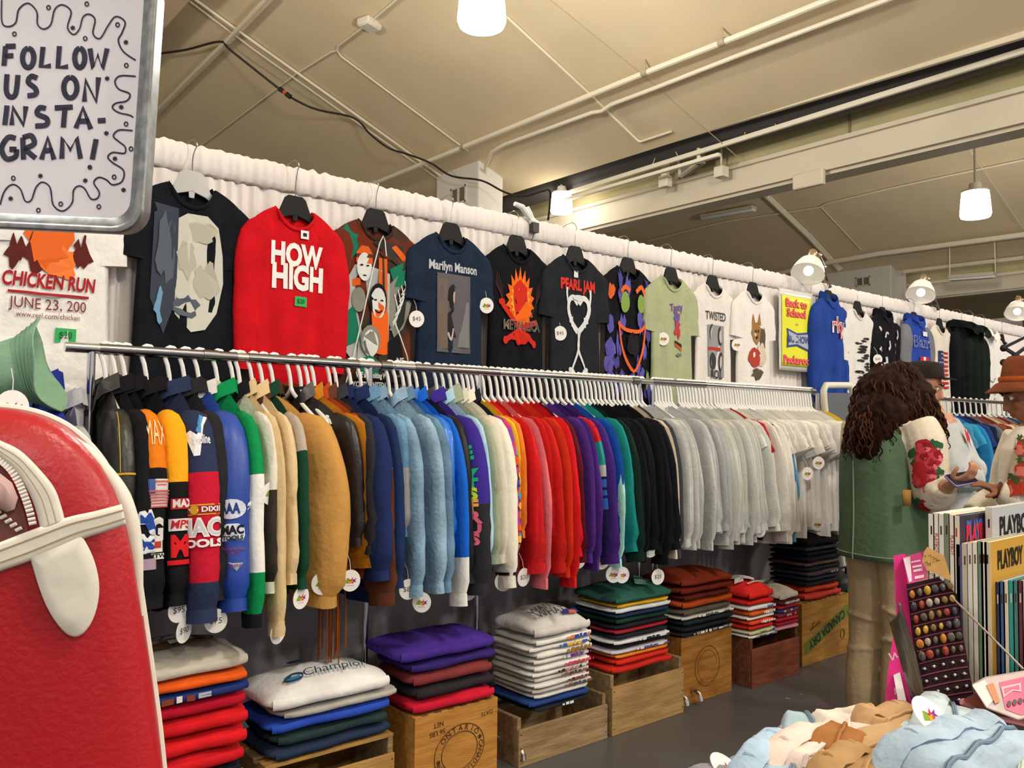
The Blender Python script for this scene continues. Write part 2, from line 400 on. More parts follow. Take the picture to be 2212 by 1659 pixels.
run('conduit', [(1953, 587), (2080, 572), (2212, 557)], .05, 'pale rail at the low edge of the far ceiling bay', 'rail', onC2, .1)
def tube_lamp(x0, y0, x1, y1, label, f, rod=0):
    a = f(x0, y0, .14); b = f(x1, y1, .14); c = (a + b) / 2
    t = thing('fluorescent_fixture', label, 'light fixture', c)
    m = MB(); m.bar(a + V((0, 0, .05)), b + V((0, 0, .05)), .22, .08); m.build('housing', mat('#c9c2b2', .5), t, bevel=.01)
    for q in ((a, b) if rod else ()): m = MB(); m.tube([q + V((0, 0, .08)), V((q.x, q.y, ZV + (P2[0] - q.x) * SLOPE + .02))], .012, 6); m.build('hanger_rod', PIPE, t)
    m = MB(); m.bar(a, b, .16, .07); m.build('diffuser', mat('#e9e9e2', .4), t, bevel=.02)
tube_lamp(1517, 473, 1630, 453, 'unlit long white fluorescent fixture under the near part of the far bay', onC2)
tube_lamp(2052, 604, 2150, 597, 'small far unlit fluorescent fixture right of the farther column', lambda x, y, o: onX(x, y, 19.2), 1.0)
p = onC2(1745, 388, .1); t = thing('junction_box', 'pale junction box on the beam of the far bay', 'junction box', p); m = MB(); m.box(onX(1747, 388, 9.45), (.08, .42, .2)); m.build('box', BEAM, t, bevel=.02)

# ------------------------------------------------------------------ high bay lamps
GLOW = mat('#fff6e6', 0.3, em=14.0, name='lamp_glow')
def pendant(px, py, d, wpx, label, power, cord=.6):
    p = onD(px, py, d); r = wpx * d / FOC / 2
    t = thing('pendant_lamp', label, 'lamp', p)
    m = MB(); m.lathe([(r * .55, r * .95), (r * .85, r * .85), (r * .9, r * .5), (r * 1.0, -r * .7), (r * .92, -r * .92), (r * .5, -r)], 24, p); m.build('diffuser', GLOW, t)
    m = MB(); m.lathe([(r * .3, r * 1.5), (r * .38, r * 1.45), (r * .45, r * 1.02), (r * .86, r * .95), (r * .88, r * .84)], 20, p); m.build('housing', mat('#d9d4c8', .5), t)
    m = MB(); zc_ = ZV + ((8.7 if p.x < 8.7 else P2[0]) - p.x) * SLOPE if not 8.7 < p.x < 9.6 else ZV + .3
    m.tube([p + V((0, 0, r * 1.4)), V((p.x, p.y, zc_ + .02))], .018, 8); m.build('stem', mat('#b9b2a4', .5), t)
    l = hall_light(p.x, p.y, p.z - r * 1.35, power); LAMPS.append(l)
    return p
pendant(1041, 8, 7.2, 106, 'large glaring round lamp at the top edge of the picture', 420, .8)
pendant(1213, 438, 13.2, 48, 'lit pendant lamp just above the white curtain beside the column', 14, .75)
pendant(2107, 441, 12.9, 62, 'lit pendant lamp below the far ceiling bay on the right', 420, 1.0)
for x, y in [(-1.6, 8.0), (-2.5, 1.0), (2.2, -1.2), (-1.0, -5.5), (7.5, -2.0), (12.5, -1.5), (6.5, -7)]:  # unseen lights without bodies; the first is added to brighten the left ceiling
    LAMPS.append(hall_light(x, y, 5.3, 420))
# ------------------------------------------------------------------ white pipe-and-drape curtain (four panels) and the grey lower cloth
YC = 3.22; ZC = 2.455
DRAPE = mat('#e6dfdc', 0.9, var=0.03, vs=3, bump=0.2, bs=60, spec=0.1)
GREYCLOTH = mat('#77747a', 0.9, h2='#a5a2a6', vs=1.7, det=7, stretch=(2.4, 1, .8), spec=0.15)
rs = random.Random(5)
def drape(x0, x1, label):
    t = thing('curtain', label, 'curtain', ((x0 + x1) / 2, YC, 0)); n = int((x1 - x0) / .007)
    sd = rs.uniform(0, 50)
    def fn(u, v):
        x = x0 + (x1 - x0) * u; z = ZC - .115 - v * (ZC - .135)
        k = x * 100 + 7 * nz(x * 4, sd); a = .013 * (.4 + .6 * min(1, v * 4 + .3)) * (1 + .8 * nz(x * 2.2, sd + 9))
        return (x, YC + a * sin(k) + .02 * nz(x * 1.3, v * .7, sd), z)
    m = MB(); m.grid(n, 14, fn); m.build('cloth_panel', DRAPE, t, ang=180)
    def fp(u, v):
        x = x0 + (x1 - x0) * u; q = v * 2 * pi; g = .5 + .9 * max(0, nz(x * 1.3, sd, 4) + .4)
        w = g * (.007 * sin(x * 70 + 9 * nz(x * 3, sd)) + .004 * sin(x * 170 + 6 * nz(x * 5, sd + 2)))
        zz = ZC - .056 + .056 * cos(q) + .006 * nz(x * 25, 7) * (cos(q) + .3) + .5 * w * cos(q)
        return (x, YC - (.021 + w * (.6 - .4 * cos(q))) * sin(q), zz)
    m = MB(); m.grid(n, 12, fp); m.build('rod_pocket', DRAPE, t, ang=180)
    m = MB(); m.tube([(x0 - .01, YC, ZC - .045), (x1 + .01, YC, ZC - .045)], .009, 8); m.build('rod', CHROME, t)
    return t
XP = [-.25, 2.82, 5.87, 8.92, 12.4]
for i, nm in enumerate(['first white curtain panel, behind the tees left of the white clip', 'second white curtain panel, from the white clip to the first clamp lamp', 'third white curtain panel, behind the blue jacket and the clamp lamp', 'farthest white curtain panel, at the right edge of the picture']):
    drape(XP[i], XP[i + 1], nm)
for x, lb in [(2.82, 'grey upright pole with a clear plastic clip behind the black flaming skull tee'), (5.87, 'grey upright pole between the second and third curtain panels'), (8.92, 'grey upright pole between the third and farthest curtain panels')]:
    t = thing('curtain_pole', lb, 'pole', (x, YC + .07, 0)); m = MB(); m.tube([(x, YC + .07, 0), (x, YC + .07, ZC + .02)], .025, 10); m.build('pole', mat('#8d9296', .4, .6), t)
    m = MB(); m.box((x, YC + .07, .006), (.4, .4, .012)); m.build('base_plate', STEEL, t)
    if x == 2.82:
        m = MB(); a = onY(1138, 448, YC - .03); b = onY(1112, 440, YC - .03)
        c = onY(1150, 478, YC - .03)
        m.tube([b, b.lerp(c, .4) + V((0, 0, .02)), c], [.012, .016, .014], 8); m.tube([a, a.lerp(c, .5), c], [.013, .017, .014], 8); m.ball(c, .022, 8)
        m.build('clip', mat('#e6e9ea', .25, spec=.6), t)
        m = MB(); m.box(c + V((.005, -.01, -.035)), (.04, .03, .05)); m.build('clamp', mat('#3a3a3c', .5), t)
t = thing('grey_cloth', 'mottled dark grey cloth hung behind the racks and crates', 'cloth', (4, YC - .03, 0))
m = MB(); m.grid(520, 12, lambda u, v: (-.2 + 8.6 * u, YC - .055 + .010 * sin((-.2 + 8.6 * u) * 21 + 4 * nz(u * 20)) * (.4 + v) + .012 * nz(u * 17, v * 2), 1.45 - 1.44 * v))
m.build('cloth_sheet', GREYCLOTH, t, ang=180)
# ------------------------------------------------------------------ garments
NR = 14
def ring_pts(c, ax, ay, h, T, e=.75):
    out = []
    for j in range(NR):
        a = 2 * pi * j / NR; cc, ss = cos(a), sin(a)
        out.append(c + ax * (h * math.copysign(abs(cc) ** e, cc)) + ay * (T * math.copysign(abs(ss) ** e, ss)))
    return out
class Garment:
    """one hung garment: x across the shoulders, -y front, z up; origin at the side of the neck"""
    def __init__(g, W=.225, L=.72, hem=.27, T=.02, neck=.085, nd=.085, drop=.06, sl=.56, a0=35, a1=80, h0=.105, h1=.06, T2=.028, cuff=True, rib=True, collar='crew', wr=.010, seed=0, bend=0, crew=.0075, swing=0.0, thick_sleeve=1.0):
        g.__dict__.update({k: v for k, v in locals().items() if k != 'g'})
    def top(g, s, front):
        sn = g.neck / g.W; a = abs(s)
        if a < sn: return -(g.nd if front else .022) * sqrt(max(0, 1 - (a / sn) ** 2))
        q = (a - sn) / (1 - sn); return -g.drop * q - .025 * (g.W / .225) ** 2 * q ** 3
    def body_pt(g, s, v, front):
        sn = g.neck / g.W; zt = g.top(s, front); z = zt + v * (-g.L - zt)
        x = s * (g.W + (g.hem - g.W) * min(1, v * 1.1)); a = abs(s)
        k = 1.0 if a < sn * .9 else min(1, v * 7)
        T = g.T * sqrt(max(0, 1 - a ** 3)) * (.55 + .45 * k if a < sn else k) * (1 + .25 * v)
        sd = g.seed * 7.3
        y = g.wr * (v ** .8) * (1.5 * sin(s * 6 + sd + 1.5 * v) + 1.0 * sin(s * 11 + 2 * sd)) * .7 + g.wr * .8 * nz(s * 4 + sd, v * 4, 3 + sd) * min(1, v * 3)
        if g.rib and v > .93: T *= .8; x *= .97
        return V((x, (-T if front else T) + y, z))
    def body(g, m=0, mb=None):
        mb = mb or MB(); NS, NV = 20, 18; rings = []
        for j in range(NV + 1):
            v = (j / NV); v = v ** 1.15
            rings.append([g.body_pt(-1 + 2 * i / NS, v, True) for i in range(NS + 1)] + [g.body_pt(1 - 2 * i / NS, v, False) for i in range(1, NS)])
        mb.loft(rings, m, caps=False); return mb
    def spath(g, sd):
        n = 16; p = V((sd * (g.W - .045), 0, g.top(.86, True) - g.h0 * .42)); P = [p.copy()]; D = []
        for i in range(n):
            t = i / (n - 1); a = g.a0 + (g.a1 - g.a0) * min(1, t * 2.6)
            if g.bend: a += g.bend * max(0, min(1, (t - .45) * 5))
            a = radians(a); d = V((sd * cos(a), g.swing * t, -sin(a))); D.append(d); p = p + d * (g.sl / n); P.append(p.copy())
        D.append(D[-1]); return P, D
    def sring(g, sd, i, P, D, grow=0.0, t=None):
        n = len(P) - 1; t = i / n if t is None else t
        d = D[i].normalized(); ax = V((0, 1, 0)).cross(d) * -sd; ax.normalize()
        if ax.x * sd < 0 and abs(d.z) > .1: ax = -ax
        ay = V((0, -1, 0)); h = g.h0 + (g.h1 - g.h0) * t; T = g.T2 * (.75 + .25 * min(1, t * 5)) * (1.0 - .25 * t); cap = min(1, .50 + t * g.sl / .56 * 5.0) if t < .2 else 1.0; h *= cap; T *= .6 + .4 * cap
        if g.cuff and t > .9: h *= .72; T *= .8
        sdv = g.seed * 3.1 + sd; h += grow; T += grow
        R = ring_pts(P[i], ax, ay, h, T)
        if g.wr:
            for j in range(NR):
                r = (R[j] - P[i]); l = r.length; w = g.wr * (.9 * nz(t * 3.5 + sdv, j * .5, sdv) + .6 * nz(t * 16 + j * .5, sdv, j * .35) * min(1, max(0, t - .25) * 4)) * min(1, t * 6)
                if l > 1e-5: R[j] = R[j] + r / l * w
        return R
    def sleeve(g, sd, mb=None, bands=None, n1=None):
        mb = mb or MB(); P, D = g.spath(sd); n = len(P)
        rings = [g.sring(sd, i, P, D) for i in range(n)]
        mf = (lambda i: next((b for tt, b in bands if i / (n - 1) < tt), bands[-1][1])) if bands else None
        mb.loft(rings, 0, caps=True, mf=mf); return mb
    def surf(g, sd, t, a, off=.004):
        """point on the sleeve skin: t along it, a = angle in degrees from outward (0) to the front (90)"""
        P, D = g.spath(sd); n = len(P) - 1; k = max(0, min(n - 1e-4, t * n)); i = int(k); f = k - i
        R0 = g.sring(sd, i, P, D, off); R1 = g.sring(sd, i + 1, P, D, off); q = (a % 360) / 360 * NR; j = int(q); w = q - j
        A = R0[j % NR].lerp(R0[(j + 1) % NR], w); B = R1[j % NR].lerp(R1[(j + 1) % NR], w); return A.lerp(B, f)
    def collar_mesh(g):
        mb = MB(); sn = g.neck / g.W; pts = []
        N = 22
        for i in range(N): 
            a = 2 * pi * i / N; s = sn * cos(a) * 1.0; fr_ = sin(a) < 0
            pts.append(g.body_pt(s * .999, 0.0, fr_) + V((0, (-.004 if fr_ else .004), -.002)))
        if g.collar == 'crew':
            mb.tube(pts, g.crew, 6, closed=True, sq=.45, up=(0, 0, 1))
        elif g.collar in ('stand', 'hood', 'flat'):
            hh = {'stand': .05, 'flat': .055, 'hood': .07}[g.collar]; c = sum(pts, V((0, 0, 0))) / N; rings = []
            for k, (dz, sc) in enumerate([(0, 1.02), (.5, .98), (1, .92 if g.collar != 'flat' else 1.05), (.6, 1.12 if g.collar != 'stand' else .84), (.1, 1.22 if g.collar != 'stand' else .84)]):
                rings.append([V((c.x + (p.x - c.x) * sc, c.y + (p.y - c.y) * sc * (1.6 if g.collar == 'hood' and k > 1 else 1), p.z + dz * hh + (0 if g.collar != 'hood' else .012 * nz(p.x * 20, k)))) for p in pts])
            mb.loft(rings, caps=False)
        return mb
    def cuff_mesh(g, sd):
        mb = MB(); P, D = g.spath(sd); n = len(P) - 1
        rings = [g.sring(sd, n - 1, P, D, .003, t=.95), g.sring(sd, n, P, D, .004, t=1.0)]
        mb.loft(rings, caps=True); return mb
    def band_mesh(g):
        mb = MB(); NS = 20; rings = []
        for v in (.925, .94, .975, 1.004):
            f = [g.body_pt(-1 + 2 * i / NS, v, True) + V((0, -.003, 0)) for i in range(NS + 1)]; b = [g.body_pt(1 - 2 * i / NS, v, False) + V((0, .003, 0)) for i in range(1, NS)]
            rings.append(f + b)
        mb.loft(rings, caps=False); return mb
    def front(g, off=.004):
        """maps (x, z) in metres on the front of the garment to the skin"""
        def fn(p):
            x, z = p[0], p[1]; v = max(0, min(1, (-z - .05) / (g.L - .05)))
            for _ in range(3):
                s = max(-1, min(1, x / (g.W + (g.hem - g.W) * min(1, v * 1.1)))); zt = g.top(s, True); v = max(0, min(1, (zt - z) / (g.L + zt)))
            q = g.body_pt(s, v, True); return V((x, q.y - off, z))
        return fn
    def build(g, root, mats, parts=('body', 'sleeve', 'sleeve', 'collar'), bands=None, bmats=None, cm=None, rm=None, world=False):
        """root: the thing; meshes are given in its own frame"""
        K = KIDS.setdefault(root.name, [])
        K.append(g.body().build('body', mats, root, world=world, ang=180))
        for sd in (-1, 1): K.append(g.sleeve(sd, bands=bands).build('sleeve', bmats or mats, root, world=world, ang=70))
        K.append(g.collar_mesh().build('collar', cm or mats, root, world=world, ang=80))
        if g.cuff:
            for sd in (-1, 1): K.append(g.cuff_mesh(sd).build('cuff', rm or mats, root, world=world, ang=70))
        if g.rib: K.append(g.band_mesh().build('waistband', rm or mats, root, world=world, ang=80))
        return K

# ------------------------------------------------------------------ hangers
def hanger_white():
    m = MB(); r = .0074
    hook = [V((0, 0, .028)), V((0, .003, .06)), V((0, .010, .095))] + [V((0, .022 * cos(a) + .0, .132 + .024 * sin(a))) for a in [radians(x) for x in (-20, 10, 45, 80, 115, 150, 180, 205)]]
    m.tube(hook, r, 8)
    m.tube(spl([(-.195, 0, -.085), (-.1, 0, -.035), (-.02, 0, .012), (0, 0, .03), (.02, 0, .012), (.1, 0, -.035), (.195, 0, -.085)], 4), r * 1.05, 8)
    m.tube([(-.195, 0, -.085), (-.205, 0, -.097), (-.19, 0, -.107), (.19, 0, -.107), (.205, 0, -.097), (.195, 0, -.085)], r * .9, 8)
    return m.build('hanger', WHITEPL)
HW = hanger_white(); HOOK_Z = .132       # height of the rail centre above the hanger's own origin
COL.objects.unlink(HW)
def put_hanger(loc, rz, label, group=None):
    o = HW.copy(); COL.objects.link(o); o.location = loc; o.rotation_euler = (0, 0, rz); WM[o.name] = Matrix.Identity(4)
    return tag(o, label, 'hanger', group)
def shop_hanger(x, y, z, ztop, label, clear=False):
    """dark plastic hanger with wide shoulders and a long wire hook, facing -y"""
    t = thing('hanger', label, 'hanger', (x, y, z))
    m = MB(); o = [(-.16, -.075), (-.14, -.05), (-.07, .0), (-.045, .062), (-.03, .074), (.03, .074), (.045, .062), (.07, .0), (.14, -.05), (.16, -.075), (.15, -.085), (.1, -.055), (.05, -.02), (0, -.004), (-.05, -.02), (-.1, -.055), (-.15, -.085)]
    X = fr((x, y + .006, z), (1, 0, 0), (0, 0, 1)); m.plate(o, .009, X)
    m.plate([(-.012, -.002), (.012, -.002), (.010, -.03), (-.010, -.03)], .008, X)
    m.build('body', mat('#c9ccd0', .15, .4, spec=.6) if clear else BLACKPL, t, bevel=.002)
    h = ztop - z; m = MB(); m.tube(spl([(x, y, z + .07), (x, y, z + .12), (x + .006, y, ztop - .05), (x + .018, y + .01, ztop - .02), (x + .012, y + .04, ztop + .006), (x, y + .10, ztop - .01)], 4), .0022, 6)
    m.build('wire_hook', mat('#8a8a8c', .3, .9), t)
    return t
# ------------------------------------------------------------------ shirts on the curtain
YW = 3.135
NW = [0]
def wall_garment(px, py, label, cat, g, mats, name='t_shirt', yaw=0.0, clear=False, hl=None, y=YW, hgr=True, **kw):
    y -= (NW[0] % 2) * .022; NW[0] += 1; p = onY(px, py, y); R = RZ(yaw)
    t = thing(name, label, cat, (p.x, y, p.z + .008), R)
    g.build(t, mats, **kw)
    if hgr: shop_hanger(p.x, y + .002, p.z - .012, ZC, hl or ('dark hanger holding the ' + ' '.join(label.split(',')[0].split()[:11])), clear)
    return t, g
def prt(t, g, name, items, mats, off=.004):
    """flat printed shapes laid on the garment's front: ('p', outline, m) or ('t', text, size, x, z, m, opts)"""
    m = MB(); k = 0
    for it in items:
        k += 1; f1 = g.front(off + .0003 * k); fn0 = lambda p, f1=f1: f1((p[0] * .86, -.09 + (p[1] + .09) * 1.06))
        if it[0] == 'p':
            n = len(it[1]); pts = []
            for i in range(n):
                a = it[1][i]; b = it[1][(i + 1) % n]; d = sqrt((a[0] - b[0]) ** 2 + (a[1] - b[1]) ** 2); q = max(1, int(d / .05))
                pts += [(a[0] + (b[0] - a[0]) * j / q, a[1] + (b[1] - a[1]) * j / q) for j in range(q)]
            m.poly(pts, m=it[2], fn=fn0)
        elif it[0] == 'l':
            q = [V((a[0], a[1], 0)) for a in it[1]]; q = spl(q, 4) if len(q) > 2 else q; n = len(q); w = it[3]; A = []
            for i in range(n):
                d = (q[min(i + 1, n - 1)] - q[max(i - 1, 0)]).normalized(); e = V((-d.y, d.x, 0)) * w; A += [fn0(q[i] + e), fn0(q[i] - e)]
            m.add(A, [(2 * i, 2 * i + 1, 2 * i + 3, 2 * i + 2) for i in range(n - 1)], it[2])
        else:
            o = it[6] if len(it) > 6 else {}; x0, z0 = it[3], it[4]; rot = o.pop('rot', 0) if 'rot' in o else 0
            o = dict(o); c, s = cos(rot), sin(rot)
            m.text(it[1], it[2], m=it[5], fn=lambda p: fn0((x0 + p[0] * c - p[1] * s, z0 + p[0] * s + p[1] * c)), **o)
    return m.build(name, mats, t, world=False, smooth=False)
def el(x, z, a, b, n=16, r=0): return [(x + a * cos(2 * pi * i / n) * cos(r) - b * sin(2 * pi * i / n) * sin(r), z + a * cos(2 * pi * i / n) * sin(r) + b * sin(2 * pi * i / n) * cos(r)) for i in range(n)]
def rc(x, z, w, h): return [(x - w / 2, z - h / 2), (x + w / 2, z - h / 2), (x + w / 2, z + h / 2), (x - w / 2, z + h / 2)]
def blob(x, z, a, b, sd, n=18, am=.35): return [(x + a * cos(2 * pi * i / n) * (1 + am * nz(sd, 2 * cos(2 * pi * i / n), 2 * sin(2 * pi * i / n)) * 2), z + b * sin(2 * pi * i / n) * (1 + am * nz(sd + 9, 2 * cos(2 * pi * i / n), 2 * sin(2 * pi * i / n)) * 2)) for i in range(n)]
def sticker(t, g, x, z, txt='$', w=.06):
    o = prt(t, g, 'price_sticker', [('p', [(x - w / 2, z - w * .3), (x + w / 2, z - w * .33), (x + w * .52, z + w * .3), (x - w * .46, z + w * .32)], 0)], [ink('#3faa62')], .006)
    prt(o, g, 'price', [('t', txt, w * .4, x, z, 0)], [ink('#1c4a2b')], .0068)
TEE = dict(L=.745, hem=.262, W=.225, sl=.235, a0=62, a1=84, h0=.118, h1=.098, T2=.020, cuff=False, rib=False, wr=.007, drop=.042)
LS = dict(L=.74, hem=.262, W=.225, sl=.60, a0=62, a1=89, h0=.108, h1=.06, T2=.024, cuff=True, rib=False, wr=.008, drop=.042)
def slim(d):
    d['W'] *= .73; d['hem'] *= .71; d['neck'] = .080; d['h0'] *= .72; d['h1'] *= .80; return d
def TG(seed, **k): d = dict(TEE); d.update(k); return Garment(seed=seed, **slim(d))
def LG(seed, **k): d = dict(LS); d.update(k); return Garment(seed=seed, **slim(d))

# 0 white film tee at the far left
t, g = wall_garment(112, 375, 'white tee with orange print and red title, under the tray sign', 'tee', TG(1, L=.79, hem=.29, W=.24), fab('#eceae6'), clear=True)
prt(t, g, 'print', [('p', blob(-.01, -.22, .085, .11, 2), 0), ('p', blob(.055, -.17, .035, .07, 4), 0), ('p', blob(-.04, -.27, .05, .07, 5), 1), ('p', rc(-.02, -.16, .10, .035), 2), ('p', blob(.03, -.30, .06, .05, 8), 3), ('p', blob(-.12, -.28, .03, .05, 5, am=.6), 1), ('p', blob(.11, -.26, .03, .045, 6, am=.6), 1),
    ('t', 'CHICKEN RUN', .062, 0, -.365, 4, dict(bold=.03, shear=.15, sx=.78)), ('p', rc(0, -.403, .28, .008), 4), ('t', 'JUNE 23, 200', .048, .0, -.437, 5, {}), ('t', 'www.reel.com/chicken', .024, .0, -.472, 5, {})],
    [ink('#e0672b'), ink('#5a2420'), ink('#7fb3dd'), ink('#ee7d3e'), ink('#a3222c'), ink('#7d3a40')])
sticker(t, g, .06, -.53, '$20', .075)
# another white tee beyond it at the picture's left edge
t, g = wall_garment(-150, 300, 'plain white tee cut off by the left picture edge under the tray sign', 'tee', TG(2, L=.76), fab('#e9e8e6'), clear=True, y=YW + .01)
# 1 black tee with pale face print
t, g = wall_garment(415, 404, 'black tee with a large pale and blue grey picture print', 'tee', TG(3, L=.83, hem=.285, W=.245, nd=.09), fab('#16181f', .2), clear=True, hl='silvery hanger holding the black tee with the large pale print')
SC_ = 1.22
def zoomed(items): return [tuple(([(x * SC_ - .0, -.09 + (z + .09) * SC_) for x, z in e] if isinstance(e, list) else e) for e in it) for it in items]
prt(t, g, 'print', zoomed([('p', [(-.13, -.09), (-.05, -.10), (-.05, -.36), (-.09, -.46), (-.14, -.36)], 0), ('p', [(-.055, -.13), (-.02, -.11), (.05, -.11), (.09, -.14), (.11, -.22), (.115, -.30), (.09, -.39), (.05, -.44), (.0, -.45), (-.055, -.40)], 1),
    ('p', blob(.03, -.16, .05, .03, 4), 2), ('p', blob(.05, -.30, .045, .05, 6), 2), ('p', blob(-.02, -.38, .04, .03, 8), 4), ('p', blob(-.02, -.24, .03, .05, 9), 2), ('p', blob(-.09, -.22, .03, .09, 3), 4), ('p', blob(-.10, -.38, .025, .05, 5), 3)]),
    [ink('#3b4250'), ink('#c9c9bf'), ink('#b3b1a2'), ink('#6f9cbd'), ink('#565f6b')])
# 2 red long sleeve
t, g = wall_garment(638, 456, 'red long sleeve shirt with white HOW HIGH lettering', 'shirt', LG(4, L=.80, hem=.25), fab('#c4141f', .12), name='long_sleeve_shirt')
prt(t, g, 'lettering', [('t', 'HOW', .115, .0, -.19, 0, dict(bold=.045, sx=.85)), ('t', 'HIGH', .125, .01, -.275, 0, dict(bold=.045, sx=.85))], [ink('#f0ecea')])
sticker(t, g, .02, -.36, '$20', .06)
m = MB(); fn = g.front(.008); m.poly(rc(.03, -.105, .034, .034), fn=fn); m.poly(rc(.03, -.105, .016, .014), m=1, fn=g.front(.0095)); m.build('neck_label', [ink('#eeeeee'), ink('#333333')], t, world=False, smooth=False)
# 3 camouflage collage tee
t, g = wall_garment(812, 482, 'green, brown and orange collage tee with drawn portraits', 'tee', TG(5, L=.80, hem=.275, W=.245, sl=.27), mat('#26302c', .95, h2='#6b2d1c', vs=5, spec=.12, det=0), cm=fab('#3c2a22'))
it = [('p', blob(-.16, -.12, .05, .07, 1), 0), ('p', [(-.2, -.27), (-.1, -.25), (-.1, -.28), (-.2, -.30)], 1), ('p', blob(.12, -.12, .09, .05, 3), 2), ('p', [(-.03, -.1), (.15, -.2), (.2, -.17), (.17, -.1), (.1, -.04)], 3), ('p', [(.1, -.09), (.2, -.16), (.2, -.2), (.08, -.11)], 1), ('p', [(.07, -.2), (.2, -.14), (.2, -.25), (.1, -.27)], 0),
    ('p', [(.06, -.27), (.12, -.22), (.20, -.2), (.22, -.32), (.19, -.38), (.15, -.44), (.1, -.48), (.06, -.4)], 4)]
for k in range(6): it.append(('l', [(.08 + .012 * k, -.45 + .03 * k), (.12 + .016 * k, -.38 + .03 * k), (.1 + .02 * k, -.3 + .02 * k)], 5, .003))
it += [('p', [(-.19, -.3), (-.13, -.2), (-.04, -.2), (.07, -.22), (.07, -.6), (-.1, -.62), (-.2, -.52)], 6), ('p', [(-.2, -.42), (-.13, -.36), (-.1, -.5), (-.19, -.54)], 0), ('p', [(0, -.16), (.05, -.16), (.06, -.5), (.0, -.5)], 1), ('p', [(.02, -.16), (.03, -.16), (.045, -.4), (.03, -.4)], 3),
    ('p', el(-.08, -.205, .042, .058), 5), ('p', [(-.125, -.19), (-.125, -.15), (-.1, -.12), (-.06, -.12), (-.035, -.15), (-.035, -.19)], 1), ('p', [(-.125, -.155), (-.035, -.15), (-.035, -.165), (-.125, -.17)], 2), ('l', [(-.105, -.2), (-.09, -.198)], 7, .003), ('l', [(-.07, -.2), (-.055, -.198)], 7, .003), ('l', [(-.09, -.24), (-.07, -.24)], 7, .0025),
    ('p', el(-.11, -.34, .035, .05), 4), ('p', [(-.04, -.37), (.06, -.38), (.07, -.56), (-.03, -.55)], 8), ('p', el(.0, -.335, .052, .07), 7), ('p', el(.0, -.345, .044, .062), 5), ('l', [(-.025, -.335), (-.01, -.333)], 7, .003), ('l', [(.012, -.333), (.028, -.335)], 7, .003), ('l', [(-.02, -.375), (0, -.385), (.02, -.375)], 7, .003),
    ('p', el(-.045, -.50, .055, .062), 4), ('p', el(-.045, -.512, .042, .055), 5), ('p', [(-.087, -.51), (-.045, -.46), (-.045, -.565), (-.075, -.55)], 9), ('l', [(-.065, -.51), (-.055, -.51)], 7, .003), ('l', [(-.035, -.51), (-.025, -.51)], 7, .003), ('p', [(-.11, -.58), (-.05, -.56), (0, -.58), (0, -.64), (-.12, -.64)], 0), ('p', [(.0, -.56), (.07, -.55), (.07, -.66), (0, -.66)], 3)]
it += [('l', [(-.17, -.69), (.0, -.10), (.04, -.15)], 5, .003), ('l', [(.10, -.42), (.19, -.68), (-.17, -.69)], 5, .003), ('p', [(.06, -.5), (.12, -.47), (.17, -.66), (.06, -.67)], 7), ('p', rc(.115, -.615, .055, .055), 9), ('p', el(.115, -.615, .024, .02), 7), ('t', 'ONE', .03, .115, -.575, 5, dict(bold=.03)), ('p', rc(-.03, -.64, .2, .035), 7), ('p', rc(-.03, -.68, .22, .035), 7),
    ('t', 'WE are uniting WE', .03, -.03, -.642, 5, dict(bold=.03, sx=.8)), ('t', 'YOUTH UNITED WE', .03, -.03, -.68, 5, dict(bold=.03, sx=.8))]
prt(t, g, 'print', it, [ink('#157258'), ink('#d25c22'), ink('#5c2d22'), ink('#33352f'), ink('#82837a'), ink('#d3d6d3'), ink('#a7aeac'), ink('#16171a'), ink('#e0601f'), ink('#5d5f60')])
# 4 navy tee
t, g = wall_garment(975, 510, 'faded navy tee with Marilyn Manson lettering over a grey picture', 'tee', TG(6, L=.80, hem=.265, W=.24, sl=.26), fab('#1d2a3e', .15))
prt(t, g, 'print', [('t', 'Marilyn Manson', .055, .0, -.155, 0, dict(bold=.03, sx=.9)), ('p', rc(0, -.355, .215, .34), 1), ('p', rc(-.07, -.36, .06, .3), 2), ('p', rc(.065, -.40, .07, .2), 3), ('p', blob(-.005, -.29, .035, .055, 2), 4), ('p', [(-.04, -.45), (-.045, -.36), (.0, -.33), (.035, -.37), (.03, -.46)], 4), ('p', el(.003, -.285, .012, .026), 5), ('l', [(-.04, -.44), (-.02, -.47), (.0, -.42)], 5, .006), ('l', [(-.035, -.30), (-.025, -.25), (0, -.235)], 4, .008), ('l', [(.035, -.3), (.028, -.25), (.01, -.235)], 4, .008)],
    [ink('#b9bfc6'), ink('#5e5a5f'), ink('#6e5f58'), ink('#77797c'), ink('#22232a'), ink('#b7a49c')])
